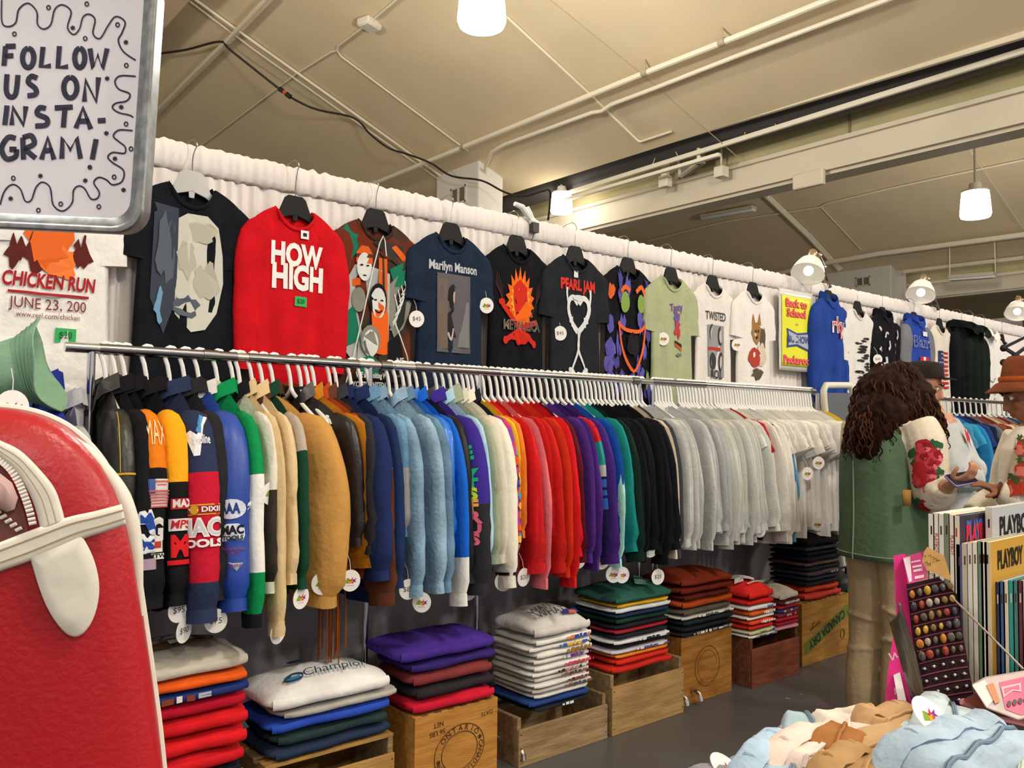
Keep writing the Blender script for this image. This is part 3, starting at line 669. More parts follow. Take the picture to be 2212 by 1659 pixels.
# 5 black flaming skull tee
t, g = wall_garment(1117, 535, 'black tee with a burning orange skull and METALLICA lettering', 'tee', TG(7, L=.80, hem=.26, W=.235, sl=.27), fab('#14151a', .2))
fl_ = [(.085 * (1.0 + (.28 if i % 2 else 0)) * cos(a), -.27 + .105 * (1.0 + (.28 if i % 2 else 0) * (1 + max(0, sin(a)))) * sin(a)) for i, a in [(i, 2 * pi * i / 36) for i in range(36)]]
it = [('l', [(sg * .06, -.36), (sg * (.12 + .012 * k), -.28 + .02 * k), (sg * (.13 + .01 * k), -.2 + .02 * k)], 5, .003) for sg in (-1, 1) for k in range(5)]
it += [('p', fl_, 0), ('p', [(x * .72, -.27 + (z + .27) * .72) for x, z in fl_], 1), ('p', [(-.05, -.2), (0, -.165), (.05, -.2), (.055, -.26), (.035, -.34), (-.035, -.34), (-.055, -.26)], 2), ('p', el(-.022, -.265, .017, .02), 3), ('p', el(.022, -.265, .017, .02), 3), ('p', [(0, -.285), (.008, -.305), (-.008, -.305)], 3), ('l', [(-.028, -.325), (.028, -.325)], 3, .004),
    ('l', [(-.13, -.29), (-.05, -.36), (.09, -.46)], 2, .013), ('l', [(.13, -.36), (.05, -.38), (-.1, -.45)], 2, .013), ('p', el(-.135, -.28, .022, .016), 2), ('p', el(.1, -.465, .018, .018), 2), ('p', el(-.11, -.455, .018, .018), 2), ('p', blob(0, -.44, .06, .035, 7), 2), ('t', 'METALLICA', .062, .01, -.385, 4, dict(bold=.03, sx=.85)), ('t', 'METALLICA', .06, .011, -.386, 6, dict(bold=-.004, sx=.86))]
prt(t, g, 'print', it, [ink('#e1651c'), ink('#f09a2c'), ink('#c32a1c'), ink('#35100c'), ink('#8d8476'), ink('#3f2529'), ink('#3d1b17')])
sticker(t, g, .03, -.60, '$45', .06)
# 6 charcoal tee
t, g = wall_garment(1243, 557, 'charcoal tee with red PEARL JAM lettering and a white bone heart', 'tee', TG(8, L=.80, hem=.275, W=.24, sl=.27), fab('#22242a', .15))
it = [('t', 'PEARL JAM', .072, .0, -.155, 0, dict(bold=.05, sx=.85))]
for sg in (-1, 1):
    it += [('l', [(sg * .0, -.245), (sg * .035, -.215), (sg * .075, -.23), (sg * .085, -.275), (sg * .055, -.33), (0, -.385)], 1, .014), ('l', [(sg * .08, -.28), (sg * .1, -.21), (sg * .098, -.17)], 1, .007)]
    it += [('l', [(sg * .06, -.3), (sg * .07, -.34)], 1, .008), ('l', [(sg * .045, -.31), (sg * .05, -.36)], 1, .007), ('p', el(sg * .05 - .0, -.575, .028, .016, r=sg * .3), 1)]
it += [('l', [(0, -.38), (.0, -.47), (-.045, -.57)], 1, .006), ('l', [(.01, -.38), (.0, -.47), (.045, -.565)], 1, .006), ('p', el(0, -.215, .045, .014), 1)]
prt(t, g, 'print', it, [ink('#c5352c'), ink('#d6d9da')])
m = MB(); m.poly(rc(-.02, -.1, .03, .035), fn=g.front(.007)); m.build('neck_label', ink('#d7dadc'), t, world=False, smooth=False)
sticker(t, g, .0, -.62, '$40', .05)
# 7 purple and orange abstract face
t, g = wall_garment(1357, 580, 'black tee covered in purple and orange abstract face shapes', 'tee', TG(9, L=.82, hem=.27, W=.24, sl=.27), fab('#17161d', .2))
rq = random.Random(4); it = []
for k in range(44):
    x = rq.uniform(-.21, .21); z = rq.uniform(-.70, -.09)
    if abs(x) < .09 and -.50 < z < -.33: continue
    it.append(('p', blob(x, z, rq.uniform(.015, .035), rq.uniform(.025, .06), k, 14, .5), 0 if k % 3 else 1))
it += [('p', el(-.07, -.20, .04, .055), 2), ('p', el(.075, -.2, .03, .05), 2), ('l', [(-.11, -.15), (-.07, -.12), (-.03, -.14)], 3, .012), ('l', [(.03, -.14), (.08, -.11), (.11, -.15)], 3, .012), ('l', [(-.14, -.31), (-.05, -.345), (.06, -.345), (.13, -.30)], 3, .010), ('l', [(-.13, -.32), (-.09, -.45), (.0, -.56), (.08, -.46), (.12, -.32)], 3, .009), ('p', blob(0, -.42, .05, .06, 3, am=.2), 4), ('p', blob(-.19, -.15, .025, .04, 5), 3), ('p', blob(.15, -.6, .02, .05, 5), 2)]
prt(t, g, 'print', it, [ink('#5d55a8'), ink('#49438c'), ink('#7f9a4c'), ink('#d8632f'), ink('#1d1b22')])
# 8 sage tee
t, g = wall_garment(1450, 600, 'sage green tee with a small purple script print', 'tee', TG(10, L=.80, hem=.265, W=.24, sl=.27), fab('#a3aa87', .06))
prt(t, g, 'print', [('t', 'Tasty', .06, .02, -.18, 0, dict(bold=.02, rot=.1)), ('p', blob(.02, -.24, .03, .05, 2, am=.6), 0), ('p', blob(.03, -.3, .025, .04, 3, am=.6), 1), ('p', [(.0, -.36), (.07, -.38), (.07, -.4), (.0, -.375)], 2), ('p', [(.0, -.375), (.07, -.4), (.07, -.42), (.0, -.39)], 3), ('p', blob(.04, -.44, .03, .01, 5), 4)], [ink('#6d5590'), ink('#b83a44'), ink('#2b2b2c'), ink('#c35a2b'), ink('#5e7a70')])
# 9 white tee with faces
t, g = wall_garment(1540, 616, 'off white tee with grey photo faces and outlined lettering', 'tee', TG(11, L=.80, hem=.265, W=.235, sl=.27), fab('#ddd8d4', .04))
prt(t, g, 'print', [('t', 'TWISTED', .07, .0, -.2, 0, dict(bold=.01, sx=.8)), ('p', rc(.0, -.40, .2, .30), 2), ('p', el(-.05, -.30, .035, .055), 0), ('p', el(-.05, -.305, .022, .038), 1), ('p', el(.05, -.31, .035, .055), 0), ('p', el(.05, -.315, .022, .038), 1), ('p', rc(-.03, -.39, .14, .02), 3), ('p', el(-.05, -.46, .035, .05), 0), ('p', el(-.05, -.465, .022, .035), 1), ('p', el(.05, -.46, .035, .055), 0), ('p', el(.05, -.465, .022, .038), 1), ('t', 'ROLL', .07, 0, -.54, 0, dict(bold=.02, sx=.9))], [ink('#39393c'), ink('#b9b6b4'), ink('#8f8f92'), ink('#b33a3a')])
sticker(t, g, .0, -.61, '$35', .05)
# 10 white tee with dog
t, g = wall_garment(1627, 630, 'white tee with a brown dog in red print, left of the yellow banner', 'tee', TG(12, L=.81, hem=.265, W=.235, sl=.25), fab('#e2deda', .04))
prt(t, g, 'print', [('p', blob(.0, -.27, .07, .07, 2, am=.2), 0), ('p', [(-.06, -.22), (-.045, -.15), (-.02, -.21)], 0), ('p', [(.02, -.21), (.045, -.14), (.065, -.22)], 0), ('p', blob(.08, -.3, .03, .07, 4), 3), ('p', blob(-.02, -.42, .09, .06, 5, am=.15), 1), ('p', blob(.06, -.40, .05, .07, 6, am=.2), 2), ('p', blob(0, -.52, .07, .04, 7), 3), ('p', el(-.02, -.26, .01, .01), 4), ('p', el(.025, -.255, .01, .01), 4), ('p', el(.0, -.295, .014, .01), 4)], [ink('#9a7144'), ink('#a83e34'), ink('#cdbfae'), ink('#5a5040'), ink('#221d1a')])
# 11 yellow banner (printed plastic bag) on a string
a = onY(1680, 625, 3.16); b = onY(1752, 650, 3.16); c = onY(1752, 805, 3.16)
t = thing('banner', 'yellow plastic back to school banner hung by a string', 'banner', ((a.x + b.x) / 2, 3.16, c.z)); w = b.x - a.x; hh = (a.z + b.z) / 2 - c.z + .03; x0 = a.x; z1 = c.z + hh
fb = lambda u, v: V((x0 + w * u, 3.15 + .004 * sin(u * 5) + .004 * nz(u * 4, v * 4), c.z + hh * v))
m = MB(); m.grid(14, 14, fb); m.build('sleeve', mat('#cfcfc8', .25, spec=.5), t, solid=.004)
m = MB(); m.grid(14, 14, lambda u, v: fb(.07 + .86 * u, .06 + .86 * v) - V((0, .005, 0))); m.build('sheet', mat('#dfe02a', .35, spec=.5), t, solid=.001)
m = MB(); bf = lambda o: (lambda p: fb(p[0], p[1]) - V((0, .008 + o, 0)))
def bt_(txt, u, v, su, sv, mi, o, **k): m.text(txt, 1, m=mi, fn=lambda p: bf(o)((u + p[0] * su, v + p[1] * sv)), **k)
for j, (tx, v) in enumerate([('Back to', .83), ('School', .71), ('Packaroo', .13)]): bt_(tx, .48, v, .2, .135, 0, .002, bold=.05); bt_(tx, .48, v, .2, .135, 1, .003, bold=.0)
bt_('in', .5, .58, .1, .05, 2, .002)
m.poly([(.2, .28), (.5, .31), (.85, .25), (.83, .38), (.85, .5), (.5, .47), (.2, .52), (.23, .4)], m=2, fn=bf(.001)); m.poly([(.24, .31), (.5, .335), (.81, .28), (.8, .38), (.81, .47), (.5, .445), (.24, .49), (.27, .4)], m=3, fn=bf(.002)); bt_('BIG SHOW', .52, .385, .13, .12, 2, .003, bold=.04)
m.build('lettering', [ink('#d5303a'), ink('#f07c86'), ink('#3a4a86'), ink('#aab0be')], t, smooth=False)
m = MB(); m.tube([(a.x + .01, 3.155, z1), ((a.x + b.x) / 2, 3.17, z1 + .11), (b.x - .01, 3.155, z1)], .0015, 5); m.build('string', mat('#b5b5b2', .6), t)
# 12 blue sweatshirt
t, g = wall_garment(1790, 645, 'royal blue sweatshirt with a red and white chest print', 'sweatshirt', LG(14, L=.76, hem=.30, W=.25, sl=.66, wr=.012, T=.04, T2=.045, h0=.12, h1=.07, collar='stand', rib=True), fab('#24418f', .12), name='sweatshirt', hl='blue capped hanger holding the royal blue sweatshirt')
prt(t, g, 'print', [('t', 'rky', .15, .06, -.2, 0, dict(bold=.04)), ('t', 'rky', .15, .062, -.2, 1, dict(bold=.0)), ('p', el(.09, -.26, .02, .03), 1)], [ink('#e6dcdc'), ink('#c5323c')], .008)
# 13.. farther ones
t, g = wall_garment(1853, 668, 'white long tee with black streaky print, right of the blue sweatshirt', 'tee', TG(15, L=.86, hem=.29, W=.25, sl=.34), fab('#dcdad6', .04))
it = []; rq = random.Random(6)
for k in range(26): x = rq.uniform(-.05, .15); z = -.22 - k * .02; it.append(('p', blob(x, z, rq.uniform(.03, .08), .009, k, 12, .7), 0))
prt(t, g, 'print', it, [ink('#2b2b2d')])
t, g = wall_garment(1907, 680, 'black jacket scattered with white brush marks', 'jacket', LG(16, L=.86, hem=.30, W=.27, T=.05, T2=.055, wr=.014, h0=.13, h1=.09, collar='stand'), fab('#15151a', .2), name='jacket')
it = [('p', blob(-.16, -.13, .02, .02, 2), 0)]; rq = random.Random(9)
for k in range(26): x = rq.uniform(-.16, .24); z = rq.uniform(-.78, -.16); r = rq.uniform(0, 3); it.append(('l', [(x, z), (x + .035 * cos(r), z + .04 * sin(r)), (x + .05 * cos(r + .6), z + .07 * sin(r + .6))], 0, rq.uniform(.007, .013)))
prt(t, g, 'print', it, [ink('#c4c7cd')], .01)
t, g = wall_garment(1975, 690, 'blue varsity jacket with grey sleeves and a red maple flag back', 'jacket', LG(17, L=.80, hem=.30, W=.28, T=.06, T2=.06, wr=.014, h0=.13, h1=.1, collar='stand', rib=True), fab('#27429a', .1), name='varsity_jacket', bmats=fab('#70737b'))
prt(t, g, 'print', [('t', 'Blazers', .13, .02, -.2, 0, dict(bold=.01)), ('t', 'Blazers', .13, .022, -.2, 1, dict(bold=-.005)), ('p', rc(.05, -.13, .12, .035), 2), ('p', rc(.02, -.42, .22, .22), 3), ('p', rc(.02, -.42, .10, .22), 2), ('p', blob(.02, -.42, .035, .05, 3, am=.6), 3), ('p', rc(.02, -.60, .16, .10), 2), ('t', '7', .1, .02, -.6, 3, dict(bold=.03))], [ink('#b9c1da'), ink('#27429a'), ink('#dfe0e4'), ink('#c8222c')], .01)
t, g = wall_garment(2030, 703, 'cream tee with a large striped flag print', 'tee', TG(18, L=.88, hem=.29, W=.25, sl=.30), fab('#d9d2c4', .05))
it = [('p', rc(0, -.24 - k * .035 - .0, .22, .0175), 0) for k in range(9)] + [('p', rc(-.06, -.30, .10, .15), 1)] + [('p', el(-.095 + .025 * (k % 4), -.25 - .035 * (k // 4), .006, .007, 8), 2) for k in range(12)]
prt(t, g, 'print', it, [ink('#b8333a'), ink('#2d355e'), ink('#dcdce0')])
t, g = wall_garment(2078, 708, 'long black hooded coat, left one of the black pair', 'coat', LG(19, L=1.0, hem=.30, W=.24, T=.06, T2=.06, wr=.016, h0=.12, h1=.09, collar='hood'), fab('#101216', .2), name='coat')
t, g = wall_garment(2103, 716, 'dark coat with a small white label at its hem, right one of the black pair', 'coat', LG(20, L=.95, hem=.30, W=.24, T=.06, T2=.06, wr=.016, h0=.12, h1=.09, collar='hood'), fab('#131b18', .2), name='coat', y=3.08)
prt(t, g, 'label_patch', [('p', rc(.03, -.78, .07, .07), 0)], [ink('#d8d8d2')], .01)
t, g = wall_garment(2128, 722, 'white work coverall with faint black writing', 'coverall', LG(21, L=1.15, hem=.26, W=.25, T=.05, T2=.05, wr=.014, h0=.11, h1=.08, collar='hood'), fab('#e9e7e4', .03), name='coverall')
prt(t, g, 'print', [('l', [(-.06, -.42), (.0, -.44), (.06, -.40)], 0, .004), ('l', [(-.04, -.5), (.02, -.55), (.08, -.5)], 0, .004), ('l', [(-.02, -.60), (.02, -.58), (.05, -.62), (.08, -.59)], 0, .004)], [ink('#6a6e76')], .01)
t, g = wall_garment(2165, 735, 'plain white shirt right of the coverall on the farthest curtain panel', 'shirt', LG(22, L=.9, hem=.27, W=.24), fab('#e9e6e2', .03), name='long_sleeve_shirt')

# ------------------------------------------------------------------ clamp lamps on the curtain top
def clamp_lamp(px, py, pxc, pyc, label):
    c = onY(px, py, YC - .10); b = onY(pxc, pyc, YC - .03); k = .105 * (1.0)
    t = thing('clamp_lamp', label, 'lamp', b); ax = (c - (c + V((.10, .02, .16)))).normalized(); q = ax.to_track_quat('Z', 'Y').to_matrix()
    m = MB(); m.lathe([(.028, -.09), (.045, -.08), (.075, -.05), (.10, 0), (.118, .06), (.114, .06), (.095, 0), (.07, -.045), (.03, -.075)], 20, c, q); m.build('shade', mat('#f0eee8', .3, spec=.5), t)
    m = MB(); top = c - ax * .10; m.lathe([(.02, -.16), (.028, -.15), (.03, -.1), (.02, -.08)], 14, c, q); m.build('socket', mat('#a8927a', .3, .7), t)
    m = MB(); m.ball(c + ax * .03, .035, 10); m.build('bulb', mat('#fff4e0', .3, em=2.0), t)
    m = MB(); j = c - ax * .13 + V((.09, 0, -.0)); m.tube(spl([c - ax * .14, j, b.lerp(j, .45) + V((.02, 0, 0)), b], 5), .008, 8); m.ball(j, .02, 8); m.ball(b.lerp(j, .5) + V((.02, 0, 0)), .018, 8); m.build('arm', mat('#c9b79b', .25, .8), t)
    m = MB(); m.bar(b + V((-.015, -.0, .03)), b + V((.02, -.02, -.075)), .03, .012); m.bar(b + V((-.015, .04, .03)), b + V((.02, .045, -.07)), .03, .012); m.build('clip', mat('#4d463f', .4, .5), t)
clamp_lamp(1748, 578, 1785, 600, 'first white clamp lamp, above the yellow banner')
clamp_lamp(1990, 626, 2020, 652, 'second white clamp lamp, above the flag tee')
clamp_lamp(2198, 668, 2222, 690, 'third white clamp lamp, cut by the right picture edge')
# ------------------------------------------------------------------ chrome clothes racks under the curtain
YR, ZR = 2.90, 1.622
def railx(px): return onY(px, 755 + .061 * (px - 165), YR).x
def postx(px, py=1300): return onY(px, py, YR).x
def rack(x0, x1, posts, label, y=YR, z=ZR):
    t = thing('clothes_rack', label, 'clothes rack', ((x0 + x1) / 2, y, 0))
    m = MB(); m.tube([(x0, y, z), (x1, y, z)], .0165, 12); m.build('rail', CHROME, t)
    m = MB(); m.tube([(x0 + .10, y, z), (x0 + .55, y, z)], .0185, 12); m.tube([(x1 - .06, y, z), (x1 - .01, y, z)], .021, 12); m.build('rail_sleeve', mat('#8b8b90', .2, 1.0), t)
    for x in posts:
        m = MB(); m.tube([(x, y, .08), (x, y, z - .01)], .0125, 10); m.tube([(x, y, z - .28), (x, y, z - .20)], .016, 10); m.build('post', CHROME, t)
        m = MB(); m.tube(spl([(x + .02, y - .30, .03), (x + .02, y - .27, .07), (x, y - .1, .085), (x, y + .1, .085), (x + .02, y + .23, .07), (x + .02, y + .25, .03)], 4), .011, 8); m.build('foot', CHROME, t)
    m = MB(); m.tube([(posts[0], y, .16), (posts[-1], y, .16)], .010, 8); m.build('lower_bar', CHROME, t)
    return t
rack(.60, 1.09, [postx(193, 900)], 'short chrome rail end with its post under the green bucket hat')
rack(1.092, 1.80, [postx(790)], 'chrome clothes rack holding the racing jackets and the tan work jacket')
rack(1.803, 3.30, [postx(1029), postx(1379, 1270)], 'chrome clothes rack holding the red, purple and black sweatshirts')
rack(3.303, 5.02, [postx(1398, 1270) + .04, postx(1768, 1200)], 'chrome clothes rack holding the grey and white shirts')
GZ = ZR - HOOK_Z + .004
RR = RZ(-pi / 2)
HL = set()
def hang_px(px, label, group=None):
    x = railx(px); put_hanger((x, YR, ZR - HOOK_Z - .004), pi / 2 + random.uniform(-.06, .06), label, group); return x
def hero(px, label, cat, g, mats, name='jacket', yaw=0.0, dx=0.0, hl=None, **kw):
    x = hang_px(px, 'white plastic hanger holding the ' + ' '.join((hl or label).split()[:10]))
    t = thing(name, label, cat, (x + dx, YR, GZ), RZ(-pi / 2 + yaw)); g.build(t, mats, **kw); return t, g
def patch(t, g, name, t0, t1, a0, a1, items, mats, sd=1):
    """a sewn patch on the outer side of the near sleeve; items use unit coordinates, u to the right, v up"""
    m = MB(); k = 0
    for it in items:
        k += 1
        fn = lambda p, kk=k: g.surf(sd, t1 + (t0 - t1) * p[1], a1 + (a0 - a1) * p[0], .003 + .0006 * (kk % 8))
        if it[0] == 'r':
            _, u0, v0, u1, v1, mi = it; m.grid(6, 6, lambda u, v: fn((u0 + (u1 - u0) * u, v0 + (v1 - v0) * v)), mi)
        elif it[0] == 'p':
            n = len(it[1]); c = (sum(p[0] for p in it[1]) / n, sum(p[1] for p in it[1]) / n); P = [fn(c)] + [fn((c[0] + (p[0] - c[0]) * .5, c[1] + (p[1] - c[1]) * .5)) for p in it[1]] + [fn(p) for p in it[1]]
            m.add(P, [(0, 1 + i, 1 + (i + 1) % n) for i in range(n)] + [(1 + i, 1 + n + i, 1 + n + (i + 1) % n, 1 + (i + 1) % n) for i in range(n)], it[2])
        else:
            _, tx, u, v, su, sv, mi, o = it; m.text(tx, 1, m=mi, fn=lambda p: fn((u + p[0] * su, v + p[1] * sv)), dense=True, **o)
    return m.build(name, mats, t, world=False, smooth=False)
JK = dict(L=.68, hem=.25, W=.225, sl=0.58, a0=50, a1=83, h0=.105, h1=.07, T=.040, T2=.044, wr=.010, drop=.055, collar='flat', rib=True)
def JG(seed, **k): d = dict(JK); d.update(k); return Garment(seed=seed, **d)
ORANGE, YELLOW, BLK = fab('#e07a1c', .06), fab('#eda61f', .06), fab('#18181b', .2)
# leather jacket with yellow piping
t, g = hero(231, 'black leather jacket with yellow piping, next to the left rail end', 'jacket', JG(31, T=.03, T2=.045), mat('#24231f', .38, var=.2, bump=.3, bs=30, spec=.5), yaw=-.08)
patch(t, g, 'piping', .02, .6, -40, 40, [('r', .05, .45, .95, .465, 0), ('r', .3, .47, .33, .95, 0)], [ink('#c9a02a')])
t, g = hero(253, 'black jacket with a blue eagle patch on its sleeve', 'jacket', JG(32), BLK)
patch(t, g, 'sleeve_patch', .50, .82, -60, 60, [('p', [(.05, .75), (.3, .95), (.6, .98), (.75, .8), (1, .7), (.8, .55), (.55, .6), (.45, .75)], 0), ('p', [(.12, .77), (.32, .9), (.58, .93), (.72, .77), (.9, .7), (.78, .6), (.5, .66), (.4, .8)], 1), ('p', [(0, .5), (.3, .62), (.7, .56), (1, .4), (.9, .25), (.4, .3), (.05, .35)], 0), ('p', [(.08, .48), (.3, .57), (.68, .51), (.9, .38), (.8, .3), (.4, .36), (.1, .4)], 1), ('r', .2, .05, .8, .22, 2)], [ink('#d9dce2'), ink('#26489b'), ink('#a78fa6')])
t, g = hero(273, 'black racing jacket with orange shoulders and a flag patch', 'jacket', JG(33), BLK, bands=[(.30, 1), (2, 0)], bmats=[BLK, ORANGE])
patch(t, g, 'flag_patch', .36, .50, -48, 56, [('r', 0, 0, 1, 1, 0)] + [('r', 0, k / 9, 1, (k + .55) / 9, 1) for k in range(9)] + [('r', 0, .45, .45, 1, 2)], [ink('#ded5d5'), ink('#c56a68'), ink('#4b62a2')])
patch(t, g, 'sleeve_patch', .54, .76, -40, 40, [('t', 'G', .5, .65, .8, .7, 0, dict(bold=.06)), ('r', .3, .18, .75, .45, 0), ('r', .38, .27, .68, .42, 1), ('r', .2, .02, .8, .15, 0), ('t', 'MTW', .5, .09, .3, .13, 2, dict(bold=.03))], [ink('#d8d8d4'), ink('#b33a30'), ink('#222222')])
patch(t, g, 'lettering', .08, .26, -30, 30, [('t', 'MAX', .5, .5, .5, .9, 0, dict(rot=0) if 0 else {})], [ink('#f2cfa0')])
t, g = hero(319, 'black racing jacket with yellow orange shoulders and red logo patches', 'jacket', JG(34), BLK, bands=[(.34, 1), (2, 0)], bmats=[BLK, YELLOW])
patch(t, g, 'sleeve_patch', .46, .80, -42, 48, [('r', .15, .84, 1, 1, 0), ('t', 'MAX', .6, .92, .34, .16, 1, dict(bold=.05)), ('r', .05, .52, 1, .7, 1), ('t', 'MPS', .5, .61, .42, .17, 0, dict(bold=.03, shear=.2)), ('t', 'M', .5, .28, .9, .42, 2, dict(bold=.06)), ('r', 0, .02, .9, .09, 2)], [ink('#b52a30'), ink('#e0d6d6'), ink('#d11f26')])
# navy and red tool jacket
NV = fab('#2a3350', .1); RD = fab('#bb1c33', .08)
t, g = hero(369, 'red and navy racing jacket with MAC TOOLS lettering on its sleeve', 'jacket', JG(35, T=.05, T2=.064, h1=.095, sl=0.64, wr=.008), NV, bands=[(.26, 0), (.78, 1), (2, 0)], bmats=[NV, RD], rm=NV)
patch(t, g, 'sleeve_patch', .44, .66, -62, 112, [('r', .0, .72, 1, .95, 0), ('r', .02, .75, .98, .92, 1), ('t', 'WINN DIXIE', .5, .835, .12, .15, 2, dict(bold=.03)), ('p', [(.44 + .07 * cos(a), .835 + .1 * sin(a)) for a in [k * pi / 6 for k in range(12)]], 0), ('t', 'MAC', .5, .44, .31, .50, 2, dict(bold=.07)), ('t', 'MAC', .5, .44, .30, .46, 3, dict(bold=.01)), ('t', 'TOOLS', .5, .12, .215, .22, 2, dict(bold=.05))], [ink('#d29a2a'), ink('#8f2430'), ink('#e6e0e0'), ink('#c3c5ca')])
patch(t, g, 'lettering', .06, .24, -20, 50, [('p', [(0, .5), (.25, .55), (.4, .2), (.85, .9), (1, .9), (.5, -.05), (.3, -.05)], 0), ('p', [(.45, .5), (.6, .45), (.85, .9), (.7, .95)], 1), ('t', 'Valvoline', .55, .3, .18, .3, 0, dict(bold=.02))], [ink('#e4e4ea'), ink('#4d8fc4')])
t, g = hero(401, 'black jacket with a red shoulder stripe right of the MAC TOOLS jacket', 'jacket', JG(36), fab('#26262a', .15), bands=[(.55, 0), (2, 0)])
patch(t, g, 'stripe', .05, .60, 20, 75, [('r', .1, 0, .9, 1, 0)], [ink('#b5272b')])
BLL = mat('#2345a0', .42, var=.12, bump=.25, bs=18, spec=.45)
t, g = hero(432, 'blue leather racing jacket with a white collar and AAA patch', 'jacket', JG(37, T=.05, T2=.06, sl=0.62, h1=.085, collar='stand'), BLL, cm=fab('#d8d6d0', .05))
patch(t, g, 'sleeve_patch', .44, .82, -60, 70, [('p', [(.35 + .33 * cos(a), .85 + .13 * sin(a)) for a in [k * pi / 8 for k in range(16)]], 0), ('t', 'AAA', .33, .85, .2, .18, 1, dict(bold=.05)), ('p', [(.7, .9), (.95, .96), (1.0, .9), (.7, .82), (.7, .84), (.95, .9), (.92, .93), (.7, .87)], 0), ('p', [(.1, .5), (.12, .6), (.25, .66), (.5, .66), (.63, .6), (.65, .5), (.6, .44), (.15, .44)], 0), ('t', 'MAC', .38, .575, .22, .15, 2, dict(bold=.05)), ('t', 'TOOLS', .38, .475, .14, .08, 2, dict(bold=.03)), ('t', 'Performance', .38, .34, .1, .07, 3, {}), ('t', 'PARTS', .38, .28, .1, .06, 3, {}), ('p', [(.25, .17), (.6, .15), (.45, .05)], 4), ('t', 'NHRA', .42, .12, .1, .06, 3, {})], [ink('#ccd4e6'), ink('#2c3f80'), ink('#1d1d24'), ink('#8a4668'), ink('#9b9fb4')])
GRN = fab('#0f8a4d', .08); WHT = fab('#e8e8e4', .04)
t, g = hero(472, 'green and white color blocked sleeve jacket with a black cuff', 'jacket', JG(38, T=.035, T2=.030, sl=0.68), GRN, bands=[(.30, 0), (.72, 1), (2, 0)], bmats=[GRN, WHT], rm=BLK)
t, g = hero(506, 'white and dark brown sleeved jacket with a black collar', 'jacket', JG(39, T=.022, T2=.022), fab('#e2ddcf', .05), bands=[(.38, 0), (2, 1)], bmats=[fab('#e2ddcf', .05), fab('#3a3330', .1)], cm=BLK)
t, g = hero(520, 'long sand colored jacket with a pointed collar', 'jacket', JG(40, T=.025, T2=.026, sl=0.72, wr=.012, h1=.05), fab('#d2b98c', .07))
t, g = hero(547, 'cream canvas jacket just left of the dark green one', 'jacket', JG(41, T=.025, T2=.024, wr=.014, sl=0.56), fab('#d8bf94', .07))
t, g = hero(569, 'dark green jacket with grey shoulder panels', 'jacket', JG(42, T=.022, T2=.024), fab('#17402f', .1), bands=[(.24, 1), (2, 0)], bmats=[fab('#17402f', .1), fab('#b3a79c', .08)])
TAN = fab('#c08f4d', .07)
t, g = hero(592, 'big tan canvas work jacket with a brown collar', 'jacket', JG(43, T=.05, T2=.060, h0=.13, h1=.125, sl=0.64, wr=.017, a0=50, a1=80, bend=14, cuff=True), TAN, cm=fab('#4a2f22', .15), yaw=.40, dx=-.07)
t, g = hero(630, 'shiny black leather jacket right of the tan work jacket', 'jacket', JG(44, T=.025, T2=.026, sl=0.46), mat('#1f1a1c', .35, var=.2, bump=.3, bs=30, spec=.5), yaw=.36)
t, g = hero(652, 'mustard suede jacket with long rust fringe below its hem', 'jacket', JG(45, T=.02, T2=.022, sl=0.54), fab('#b5731f', .15), yaw=.36)
m = MB(); rq = random.Random(5)
for k in range(16):
    x = rq.uniform(.13, .22); y = rq.uniform(-.02, .02); q = rq.uniform(-.015, .015); m.tube([(x, y, -.62), (x + q, y + q * .5, -.76), (x + q * 1.5, y, -.90 - rq.uniform(0, .07))], .0035, 5, sq=.5)
m.build('fringe', fab('#8a4a1e', .2), t, world=False)
t, g = hero(668, 'rust shouldered jacket with long cream sleeves', 'jacket', JG(46, T=.02, T2=.024), fab('#a7431c', .1), bands=[(.25, 0), (2, 1)], bmats=[fab('#a7431c', .1), fab('#d0b182', .06)], yaw=.36)
t, g = hero(681, 'chocolate brown jacket with a cream sleeve band', 'jacket', JG(47, T=.025, T2=.028, sl=0.68), fab('#5d3524', .12), bands=[(.20, 0), (.27, 1), (2, 0)], bmats=[fab('#5d3524', .12), fab('#b9a184', .08)], yaw=.36)
t, g = hero(715, 'charcoal grey jacket next to the navy sweatshirts', 'jacket', JG(48, T=.025, T2=.026, sl=0.49), fab('#34343a', .12))
t, g = hero(729, 'puffy navy blue sweatshirt with a high collar', 'sweatshirt', JG(49, T=.04, T2=.045, h0=.12, h1=.085, wr=.015, collar='stand'), fab('#1f2c58', .12), name='sweatshirt')
t, g = hero(760, 'dark navy long jacket right of the puffy navy sweatshirt', 'jacket', JG(50, T=.03, T2=.032, L=.76, sl=0.62), fab('#1c2d55', .1))
DN = lambda h: mat(h, .9, h2='#%02x%02x%02x' % tuple(min(255, int(int(h[i:i + 2], 16) * 1.22 + 8)) for i in (1, 3, 5)), vs=7, bump=.5, bs=60, spec=.12)
t, g = hero(782, 'blue denim vest jacket with a grey sweat sleeve', 'jacket', JG(51, T=.03, T2=.034, sl=0.44), DN('#587f9e'), bands=[(.42, 0), (.92, 1), (2, 2)], bmats=[DN('#587f9e'), fab('#9a9a9c'), fab('#303238')])
for px, c, lb in [(799, '#6e8ba3', 'light blue denim jacket with a seamed sleeve'), (842, '#7c97ac', 'pale stone washed denim jacket'), (858, '#56738c', 'mid blue denim jacket beside the satin one')]:
    hero(px, lb, 'jacket', JG(px, T=.028, T2=.030, sl=0.66, wr=.010), DN(c), name='denim_jacket')
t, g = hero(874, 'shiny bright blue satin jacket', 'jacket', JG(55, T=.03, T2=.034, wr=.014, collar='stand', sl=0.49), mat('#1f6fd0', .32, var=.15, bump=.3, bs=25, spec=.5))
